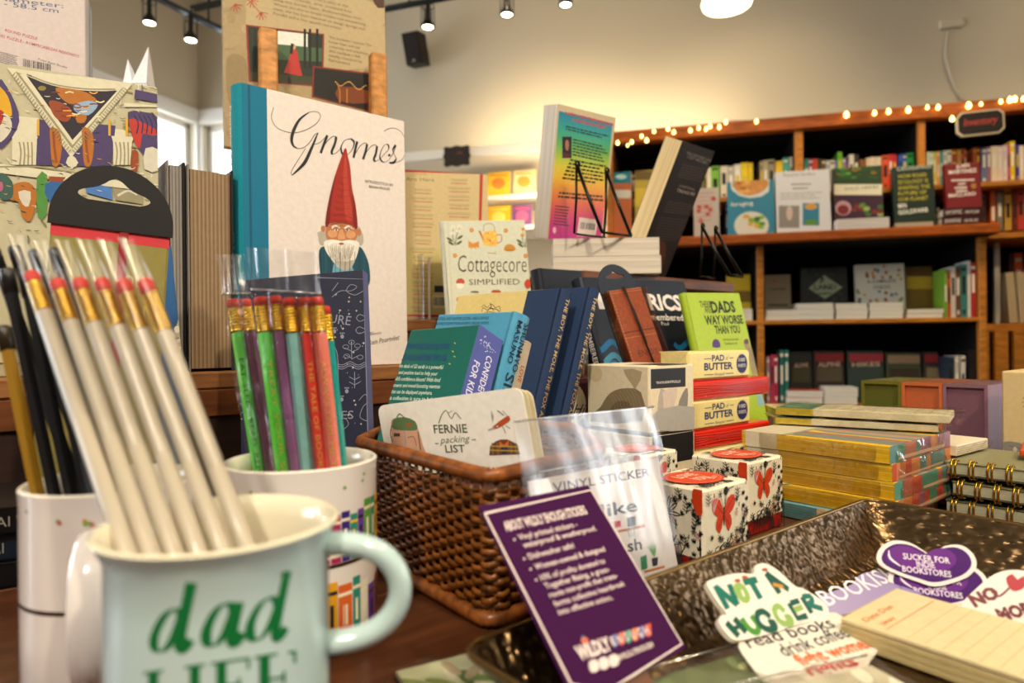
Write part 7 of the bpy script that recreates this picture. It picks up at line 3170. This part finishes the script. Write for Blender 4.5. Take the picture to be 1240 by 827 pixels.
def hug(S):
    def L(*p):
        return q3(*p)
    w1 = .0036
    for a, c in ((((108, 330), (155, 415)), g1), (((112, 335), (190, 400)), g1), (((160, 325), (190, 400)), g1)):
        S.line(L(*a), w1, c, 0)
    S.poly(L((175, 330), (195, 318), (220, 335), (238, 375), (225, 395), (200, 385), (180, 355)), lg, 2)
    S.line(L((205, 345), (215, 370)), .0012, WH, 0)
    S.line(L((212, 318), (262, 308)), .0034, g1, 0)
    S.line(L((238, 312), (275, 378)), .0038, g1, 0)
    S.line(L((295, 285), (345, 358)), .0038, g3, 0)
    S.line(L((295, 285), (378, 345)), .0036, g3, 0)
    S.line(L((320, 325), (358, 335)), .002, mat('#c8882a', .4, 'plain'), 0)
    for x, y in ((290, 272), (217, 300), (190, 312)):
        S.ell(*L((x, y))[0], 4, 2.2, mat('#a84a2a', .4, 'plain'), 8)
    S.line(L((150, 465), (195, 515)), w1, g3, 0)
    S.line(L((178, 450), (222, 500)), w1, g3, 0)
    S.line(L((172, 490), (205, 475)), .002, g3, 0)
    S.line(L((205, 450), (235, 490), (262, 500), (265, 475), (240, 440)), .0032, g2, 3)
    S.line(L((310, 445), (285, 425), (262, 435), (270, 470), (300, 490), (328, 485), (322, 465), (305, 468)), .0032, g3, 3)
    S.line(L((362, 425), (340, 405), (325, 420), (340, 455), (365, 470), (388, 465), (380, 445), (365, 450)), .0032, lg, 3)
    S.line(L((378, 395), (410, 450), (445, 440)), .0032, g3, 0)
    S.line(L((385, 395), (415, 385)), .0028, g3, 0)
    S.line(L((398, 420), (428, 408)), .0028, lg, 0)
    S.line(L((425, 372), (462, 430)), .0032, g3, 0)
    S.line(L((428, 372), (455, 368), (465, 385), (445, 400)), .0028, g1, 2)
    S.line(L((450, 400), (502, 415)), .003, g1, 0)
    r = random.Random(7)
    for i in range(60):
        x, y = 150 + r.random() * 330, 300 + r.random() * 190
        S.ell(*L((x, y))[0], .5, .5, mat('#1a2a1a', .4, 'plain'), 5)


poly = outline(M, pts)
lo = settle(M, poly, .004)
M = Matrix.Translation((0, 0, max(0, ZT + .0004 - lo))) @ M
poly = outline(M, pts)
diecut('cactus_sticker', 'cactus-letter vinyl sticker leaning on the tray wall near the purple card', M, poly, .0008, 3, '#e8e2d4', hug)

# reading slogan sticker lying below it
M = pose(.1183, .2888, ZT + .0016, 26.4, 80, -.4)
pts = [(895, 776), (930, 762), (985, 748), (1012, 742), (1040, 762), (1068, 775), (1052, 800), (1040, 822), (985, 832), (935, 830), (905, 800)]


def slog(S):
    k, og, rd = mat('#2c2a3a', .4, 'plain'), mat('#d8642a', .4, 'plain'), mat('#c83a2a', .4, 'plain')
    S.text('read books', q3((235, 560))[0], q3((560, 480))[0], 12, k, .01, .3)
    S.text('drink coffee', q3((370, 590))[0], q3((610, 515))[0], 12, k, .01, .3)
    S.text('fight women', q3((430, 625))[0], q3((700, 550))[0], 11, og, .03)
    S.text('rights', q3((460, 660))[0], q3((640, 620))[0], 10, rd, .03)


diecut('slogan_sticker', 'white slogan sticker with script lines lying below the cactus sticker', M, outline(M, pts), .0007, 2, '#e8e0d0', slog)

# lavender sticker
M = pose(.1764, .3557, ZT + .0010, 19, 62, 5.7)
pts = q3((485, 375), (560, 345), (610, 325), (640, 290), (700, 278), (760, 285), (820, 285), (900, 300), (905, 340), (800, 380), (700, 400), (640, 415), (570, 438), (530, 430))


def bkish(S):
    w_ = mat('#e8e0e6', .4, 'plain')
    S.text('BOOKISH', q3((525, 405))[0], q3((790, 300))[0], 15, w_, .005)
    S.text('for life', q3((790, 340))[0], q3((880, 315))[0], 9, mat('#5a4a80', .4, 'plain'), 0, .4)


diecut('lavender_sticker', 'lavender bookish sticker leaning between the cactus sticker and the heart', M, outline(M, pts), .0007, 2, '#8f7fae', bkish)

# purple hearts
def heart(px, py, s):
    out = []
    for i in range(28):
        t = 2 * pi * i / 28
        x = 16 * sin(t) ** 3
        y = 13 * cos(t) - 5 * cos(2 * t) - 2 * cos(3 * t) - cos(4 * t)
        out.append((px + x * s * 3.6, py - y * s * 2.05))
    return out


for k, (cx, cy, Y, z, lab) in enumerate(((1134, 690, .392, .0035, 'lower purple heart sticker peeping out under its twin'), (1121, 682, .386, .0045, 'upper purple heart sticker with white capitals leaning at the tray end'))):
    M = pose(.215, Y, ZT + .001 + z * 0, -4, 28, -3)
    # heart turned so its lobes sit at the sides
    hp = q3((700, 230), (715, 190), (760, 165), (820, 172), (870, 200), (900, 215), (950, 185), (1010, 182), (1055, 215), (1065, 260), (1030, 300), (960, 325), (905, 332), (850, 315), (780, 290), (720, 260))
    if k == 0:
        hp = [(a + 14, b + 26) for a, b in hp]
        M = pose(.2155, .3895, ZT + .0018, -4, 28, -3)

    def ht(S, hp=hp, k=k):
        cx_ = sum(p[0] for p in hp) / len(hp)
        cy_ = sum(p[1] for p in hp) / len(hp)
        S.poly([(cx_ + (p[0] - cx_) * .90, cy_ + (p[1] - cy_) * .84) for p in hp], mat('#4a1c6a', .3, 'plain'), 3)
        S.poly([(cx_ - 6 + (p[0] - cx_) * .70, cy_ - 3 + (p[1] - cy_) * .62) for p in hp], mat('#6a2c86', .3, 'plain'), 3)
        w_ = mat('#efe6ee', .4, 'plain')
        d = (0, 0) if not k == 0 else (14, 26)
        S.line([(q3((745, 200))[0][0] + d[0], q3((745, 200))[0][1] + d[1]), (q3((750, 230))[0][0] + d[0], q3((750, 230))[0][1] + d[1]), (q3((790, 260))[0][0] + d[0], q3((790, 260))[0][1] + d[1])], .0014, w_, 3, taper=True)
        for t, a, b in (('SUCKER FOR', (798, 232), (970, 250)), ('INDIE', (848, 262), (915, 266)), ('BOOKSTORES', (795, 278), (975, 300))):
            A, B = q3(a)[0], q3(b)[0]
            S.text(t, (A[0] + d[0], A[1] + d[1]), (B[0] + d[0], B[1] + d[1]), 7, w_, .015)
    pl_ = outline(M, hp)
    lo = settle(M, pl_, .001)
    M2 = Matrix.Translation((0, 0, ZT + .0004 - lo)) @ M if lo < ZT + .0004 else M
    diecut('heart_sticker', lab, M2, outline(M2, hp), .0007, 2, '#ece4e0', ht)

# wine red sticker at the frame edge
M = pose(.262, .345, ZT + .001, -10, 34, 6)
pts = [(1163, 735), (1180, 715), (1205, 695), (1232, 690), (1262, 700), (1275, 740), (1250, 765), (1205, 752), (1180, 748)]


def nos(S):
    wn = mat('#6a1624', .4, 'plain')
    S.text('NO', (1180, 735), (1212, 722), 13, wn, .06)
    S.text('MORE', (1212, 752), (1262, 740), 13, wn, .06)
    S.poly([(1218, 700), (1226, 695), (1232, 702), (1240, 697), (1242, 710), (1230, 716), (1222, 712)], mat('#a8182c', .4, 'plain'), 2)
    S.line([(1222, 712), (1210, 722), (1200, 716)], .001, wn, 3)


pl_ = outline(M, pts)
lo = settle(M, pl_, .001)
M = Matrix.Translation((0, 0, ZT + .0005 - lo)) @ M
diecut('wine_sticker', 'white sticker with wine red letters and flower beside the lined pad', M, outline(M, pts), .0007, 3, '#e8dfd4', nos)

# library card pad
A = on_z(1018, 748, ZT + .013)
B = on_z(1086, 712, ZT + .013)
M = Matrix.Translation((A.x, A.y, ZT + .0006)) @ Matrix.Rotation(atan2(B.y - A.y, B.x - A.x), 4, 'Z')
wpad = (B - A).length
root = thing('lined_pad', 'thick cream lined library-card pad lying in the tray', 'notepad', M)
m = MB()
m.box(0, -.155, .010, wpad, 0, .0122, mat('#d9c79a', .5), .0004)
S = Surf(m, (0, 0, .0122), (0, -1, 0), (1, 0, 0), .155, wpad, M, False)
for i in range(17):
    S.rect(.20 + .048 * i, .03, .2025 + .048 * i, .97, mat('#b8a468', .5))
S.rect(.0, .0, .003, 1, mat('#c8b478', .5))
S = Surf(m, (0, 0, .0122), (1, 0, 0), (0, 1, 0), wpad, .155, M, False)
og = mat('#cc6a34', .5)
S.o = Vector((0, -.155, .0122))
S.text('Date Due', (.08, .93), (.55, .93), .024, og, .01, .3)
S.text('Library', (.12, .885), (.34, .885), .02, og, .01, .3)
S.rect(.06, .865, .94, .868, og)
m.build('top_sheet', root)
m = MB()
for k in range(6):
    m.box(.0004 * (k % 2), -.155 + .0005 * (k % 2), .0016 * k, wpad - .0004 * (k % 3), 0, .0016 * k + .0014, mat('#d8c690' if k % 2 else '#c2ae78', .6))
m.build('under_sheets', root)

# purple information card in a slanted holder
M = pose(.0241, .2562, .769, 45.2, 41.9, -2.4)
low = min((M @ Vector((a, b, 0))).z for a in (0, .0777) for b in (0, .0012))
hc = .0903


def pc(S):
    w_ = mat('#e2cfc8', .5)

    def q(*p):
        return [(560 + a / 3.348, 580 + b / 3.348) for a, b in p]
    # frame line
    S.line(q((90, 140), (520, 45), (890, 668), (600, 735 + 120), (440, 835)), .0011, w_, 0)
    S.line(q((90, 140), (440, 830)), .0011, w_, 0)
    S.text('ABOUT WILDLY ENOUGH STICKERS', q((178, 212))[0], q((508, 140))[0], 10.5, w_, .03)
    T = (('Vinyl printed stickers -', (232, 248), (468, 192), 1), ('waterproof & weatherproof.', (250, 280), (545, 208), 0), ('Dishwasher safe!', (272, 326), (455, 278), 1), ('Women-owned & designed', (298, 368), (580, 292), 1), ('10% of profits donated to', (320, 412), (580, 340), 1), ('Together Rising, a grass-', (338, 446), (598, 374), 0), ('roots non-profit that trans-', (356, 482), (630, 400), 0), ('forms collective heartbreak', (375, 518), (660, 432), 0), ('into effective action.', (392, 552), (610, 488), 0))
    for t, a, b, d in T:
        S.text(t, q(a)[0], q(b)[0], 6.2, w_, .012)
        if d:
            S.ell(*q((a[0] - 22, a[1] - 2))[0], 1.4, 1.4, w_, 8)
    S.text('WILDLY', q((475, 735))[0], q((608, 690))[0], 15, w_, .05)
    cs = ['#4a5a9a', '#c8563a', '#3a8a7a', '#d8703a', '#6a5a90', '#c84a3a']
    for i in range(6):
        x = 605 + i * 27
        y = 682 - i * 8.5
        S.poly(q((x, y - 48), (x + 23, y - 55), (x + 26, y - 8), (x + 15, y + 2), (x + 4, y - 2)), mat(cs[i], .5))
    for i, ch in enumerate('ENOUGH'):
        x = 608 + i * 27
        y = 676 - i * 8.5
        S.text(ch, q((x, y))[0], q((x + 18, y - 5))[0], 9, mat('#d8c8c0', .5), .02)
    S.ell(*q((494, 655))[0], 4.5, 4, mat('#d8643a', .5), 10)
    S.ell(*q((488, 642))[0], 2, 2, mat('#5a7a9a', .5), 8)
    for i in range(3):
        x, y = 512 + i * 40, 742 - i * 11
        S.poly(q((x, y), (x + 32, y - 8), (x + 40, y + 32), (x + 8, y + 42)), w_, 2)
    S.text('#WILDLYENOUGH', q((632, 738))[0], q((775, 680))[0], 6, w_, .02)


root = thing('info_card', 'purple information card with white lettering tilted in the metal tray', 'card', M)
m = MB()
m.box(0, 0, 0, .0777, .0012, hc, mat('#3a0c3c', .7, 'plain', spec=.1), .0003)
pc(Surf(m, (0, 0, 0), (1, 0, 0), (0, 0, 1), .0777, hc, M, True))
m.build('card', root)
m = MB()
m.box(.030, .0016, -.013, .048, .0042, hc * .94, mat('#6a4426', .4, 'wood'), .0006)
m.build('backing_board', root)

# vinyl sticker in hanging bag
M = pose(.0199, .3386, TZ0 + .0015, 43.8, 12.6, -.9)
low = min((M @ Vector((a, 0, 0))).z for a in (0, .1212))
M = Matrix.Translation((0, 0, TZ0 + .0008 - low)) @ M
root = thing('bagged_sticker', 'clear bag with white plant-shelf sticker card standing before the basket', 'sticker pack', M)
w, hv = .1212, .0855


def vs_(S):
    bl, k = mat('#4a4e78', .6), mat('#26262a', .6)

    def q(*p):
        return [(560 + a / 4, 480 + b / 4) for a, b in p]

    def g(*p):
        return [(560 + a / 3.348, 580 + b / 3.348) for a, b in p]
    S.text('VINYL STICKER', q((440, 465))[0], q((905, 385))[0], 11.5, bl, .0)
    S.text('I like', q((600, 600))[0], q((850, 553))[0], 16, k, .015)
    S.text('my sh', g((560, 318))[0], g((728, 284))[0], 15, k, .015)
    S.text('self.', g((700, 478))[0], g((815, 445))[0], 17, k, .015)
    og, gn = mat('#c87a4a', .6), mat('#3a7a4a', .6)
    S.poly(g((630, 208), (738, 184), (740, 194), (632, 218)), og)
    S.poly(g((735, 372), (818, 350), (820, 360), (738, 382)), og)
    S.poly(g((665, 158), (700, 150), (702, 188), (670, 195)), mat('#2f3f4a', .6))
    S.poly(g((615, 172), (640, 168), (642, 192), (618, 198)), mat('#c83a3a', .6))
    S.poly(g((720, 318), (745, 306), (750, 362), (725, 370)), mat('#2f8a5a', .6))
    S.poly(g((766, 322), (792, 316), (790, 350), (770, 354)), mat('#24262c', .6))
    for d in (-22, -12, -3, 6, 14):
        S.line(g((778, 318), (774 + d * .5, 290), (770 + d, 250 + abs(d))), .0012, mat('#6aa85a', .6), 2, taper=True)
    for d in (-8, 4, 14):
        S.line(g((682 + d, 190), (680 + d, 215), (688 + d, 235)), .0007, gn, 2)
    S.ell(*g((798, 480))[0], 3, 4, mat('#b82a2a', .6), 10)
    S.poly(g((815, 486), (892, 440), (894, 462), (818, 482)), mat('#d8c49a', .6))


m = MB()
m.box(0, 0, 0, w, .0012, hv, mat('#ece8ea', .4), .0004)
vs_(Surf(m, (0, 0, 0), (1, 0, 0), (0, 0, 1), w, hv, M, True))
m.build('sticker_card', root)
bagm = film('bag_film', .85, '#fffdfa', .3, .35, 16)
m = MB()


def fb(u, v):
    x = -.004 + (w + .008) * u
    z = -.001 + (hv + .034) * v
    k = max(0, (z - hv) / .034)
    return Vector((x, -.0012 - .0012 * sin(u * 9 + v * 6) - .004 * k * sin(pi * u) - .0006 * sin(u * 33 + 4 * k), z))


m.grid(fb, 28, 30, bagm)


def fb2(u, v):
    x = -.004 + (w + .008) * u
    z = -.001 + (hv + .034) * v
    k = max(0, (z - hv) / .034)
    return Vector((x, .0018 + .0014 * sin(u * 7 + v * 5) - .002 * k * sin(pi * u), z))


m.grid(fb2, 20, 20, bagm)
m.tube([(-.004 + (w + .008) * u / 10, -.001, hv + .0325) for u in range(11)], .0007, film('bag_fold', .45, '#ffffff', .2, .3), 6)
m.tube([(-.004 + (w + .008) * u / 10, -.002, hv + .004) for u in range(11)], .0004, film('bag_fold', .45, '#ffffff', .2, .3), 6)
m.build('clear_bag', root)

# clear packets across the front of the tray
for k, (a, b, z, col, lab) in enumerate((((700, 826), (905, 770), .006, '#6f7a52', 'clear packet with a green card in the tray before the purple card'), ((870, 840), (1050, 800), .004, '#d8d2b8', 'clear packet with pale lettered card at the tray front edge'))):
    A, B = on_z(a[0], a[1], ZT + z), on_z(b[0], b[1], ZT + z)
    M = Matrix.Translation((A.x, A.y, ZT + .0005 + .0032 * k)) @ Matrix.Rotation(atan2(B.y - A.y, B.x - A.x), 4, 'Z')
    wq = (B - A).length
    root = thing('clear_packet', lab, 'sticker pack', M)
    dq = .07
    m = MB()
    m.box(.004, -dq + .004, 0, wq - .004, -.006, .0016, mat(col, .5), .0003)
    S = Surf(m, (.004, -dq + .004, .0016), (1, 0, 0), (0, 1, 0), wq - .008, dq - .01)
    if k:
        S.text('THE THIRD', (.1, .62), (.8, .62), .2, mat('#4a4a42', .5))
        S.ell(.55, .25, .2, .2, mat('#3a4a34', .5), 14)
    else:
        for i in range(14):
            S.ell(rnd.random(), rnd.random(), .08, .08, mat(['#8a9468', '#a8a878', '#55623e'][i % 3], .5), 10)
    m.build('card', root)
    m = MB()

    def fz(u, v):
        return Vector((wq * u, -dq + dq * v, .0026 + .0012 * sin(u * 13 + v * 8) + .0008 * sin(u * 31 - v * 17)))
    m.grid(fz, 36, 22, bagm)
    m.tube([(wq * u / 10, .0, .003) for u in range(11)], .0006, film('bag_fold', .45, '#ffffff', .2, .3), 6)
    m.build('clear_bag', root)

# leaf-print packet flat on the table at the frame's lower edge
A, B = on_z(482, 826), on_z(545, 797)
M = Matrix.Translation((A.x, A.y, TZ0 + .0006)) @ Matrix.Rotation(radians(28), 4, 'Z')
root = thing('leaf_packet', 'pale green leaf-print packet lying flat on the table before the basket', 'sticker pack', M)
m = MB()
m.box(0, -.06, 0, .058, .004, .003, mat('#c9cfae', .5), .0005)
S = Surf(m, (0, -.06, .003), (1, 0, 0), (0, 1, 0), .058, .064)
r = random.Random(3)
for i in range(16):
    x, y, a = r.random(), r.random(), r.random() * 3
    S.ell(x, y, .14, .05, mat(r.choice(['#6f8a4a', '#e2dcc8', '#8a9a5a', '#4f6a3a', '#b8a88a']), .5), 10, a)
m.build('card', root)
m = MB()
m.grid(lambda u, v: Vector((-.002 + .062 * u, -.062 + .068 * v, .0042 + .0008 * sin(u * 15) * sin(v * 11))), 14, 14, bagm)
m.build('clear_bag', root)
# ================================================================= LIGHT, CAMERA
def lamp(kind, name, loc, target, energy, color, size=.3, sizey=None, blend=.5, cone=60):
    d = bpy.data.lights.new(name, kind)
    d.energy = energy
    d.color = color
    if kind == 'AREA':
        d.size = size
        if sizey:
            d.shape = 'RECTANGLE'
            d.size_y = sizey
    elif kind == 'SPOT':
        d.shadow_soft_size = size
        d.spot_size = radians(cone)
        d.spot_blend = blend
    elif kind == 'POINT':
        d.shadow_soft_size = size
    o = bpy.data.objects.new(name, d)
    COL.objects.link(o)
    o.location = loc
    v = Vector(target) - Vector(loc)
    o.rotation_euler = v.to_track_quat('-Z', 'Y').to_euler()
    return o


WARM = (1, .78, .48)
SOFTW = (1, .87, .68)
COOL = (.86, .93, 1)
# shop spots over the table (behind and beside the viewer), a ceiling wash, spots on the back wall
lamp('SPOT', 'table_spot', (.9, -.75, 2.6), (.15, .62, .85), 108, (1, .86, .62), .05, cone=60, blend=.6)
lamp('SPOT', 'table_spot', (-.5, -1.1, 2.5), (.0, .5, .85), 120, (1, .90, .76), .09, cone=60, blend=.6)
lamp('SPOT', 'table_spot', (1.5, .9, 2.85), (.5, .75, .8), 60, (1, .78, .46), .05, cone=60, blend=.6)
lamp('AREA', 'ceiling_wash', (.4, -.6, 3.0), (.2, .8, 0), 24, SOFTW, 2.4, 1.6)
for s_, z, e in ((-.1, 1.45, 34), (1.3, 1.9, 22), (-1.2, 1.3, 46)):
    a = WB @ Vector((s_, -.7, 2.95))
    b = WB @ Vector((s_ - .1, WALL_D, z))
    lamp('SPOT', 'wall_spot', a, b, e, WARM, .05, cone=72, blend=.95)
for s_ in (.0, .9):
    lamp('SPOT', 'shelf_spot', WB @ Vector((s_, -1.3, 2.9)), WB @ Vector((s_, 0, 1.5)), 48, WARM, .05, cone=55, blend=.7)
lamp('AREA', 'shelf_glow', WB @ Vector((-1.0, .27, zc + .07)), WB @ Vector((-1.0, .55, zc + .5)), 4.5, WARM, 1.3, .06)
lamp('POINT', 'shelf_glow', WB @ Vector((-1.25, .05, 1.62)), (0, 0, 0), 6, WARM, .05)
# daylight through the windows
for x, e in ((.8, 50), (2.4, 40), (4.05, 40)):
    p = LW @ Vector((x, -.30, 1.6))
    t = LW @ Vector((x, 1, 1.4))
    lamp('AREA', 'window_daylight', p, t, e, COOL, 1.45, 1.35)
sun = bpy.data.lights.new('sunlight', 'SUN')
sun.energy = 6
so = bpy.data.objects.new('sunlight', sun)
COL.objects.link(so)
so.rotation_euler = (LW.to_3x3() @ Vector((.2, -.5, -1))).to_track_quat('-Z', 'Y').to_euler()

W = bpy.data.worlds.new('daylight')
SC.world = W
W.use_nodes = True
nt = W.node_tree
bg = nt.nodes['Background']
tc = nt.nodes.new('ShaderNodeTexCoord')
sx = nt.nodes.new('ShaderNodeSeparateXYZ')
nt.links.new(tc.outputs['Generated'], sx.inputs[0])
mr = nt.nodes.new('ShaderNodeMapRange')
mr.inputs['From Min'].default_value = -.1
mr.inputs['From Max'].default_value = .3
nt.links.new(sx.outputs['Y'], mr.inputs['Value'])
mx = nt.nodes.new('ShaderNodeMix')
mx.data_type = 'RGBA'
mx.inputs[6].default_value = (.095, .082, .065, 1)             # dim shop behind the viewer
mx.inputs[7].default_value = (8, 8.4, 8.8, 1)              # bright sky on the window side
nt.links.new(mr.outputs[0], mx.inputs[0])
nt.links.new(mx.outputs[2], bg.inputs['Color'])
bg.inputs['Strength'].default_value = 1.0

cam = bpy.data.cameras.new('camera')
co = bpy.data.objects.new('camera', cam)
COL.objects.link(co)
cam.sensor_width = 36
cam.lens = 36 * F / 1240
cam.clip_start = .02
co.matrix_world = Matrix.Translation(CAM) @ Matrix.Rotation(pi / 2, 4, 'X') @ Matrix.Rotation(-RO, 4, 'Z')
cam.dof.use_dof = True
cam.dof.focus_distance = .58
cam.dof.aperture_fstop = 5.8
cam.dof.aperture_blades = 7
SC.camera = co
vs__ = SC.view_settings
SC.display_settings.display_device = 'sRGB'
vs__.view_transform = 'Standard'
vs__.look = 'None'
vs__.gamma = 1
vs__.use_curve_mapping = False
vs__.exposure = 0.12
SC.cycles.transparent_max_bounces = 40
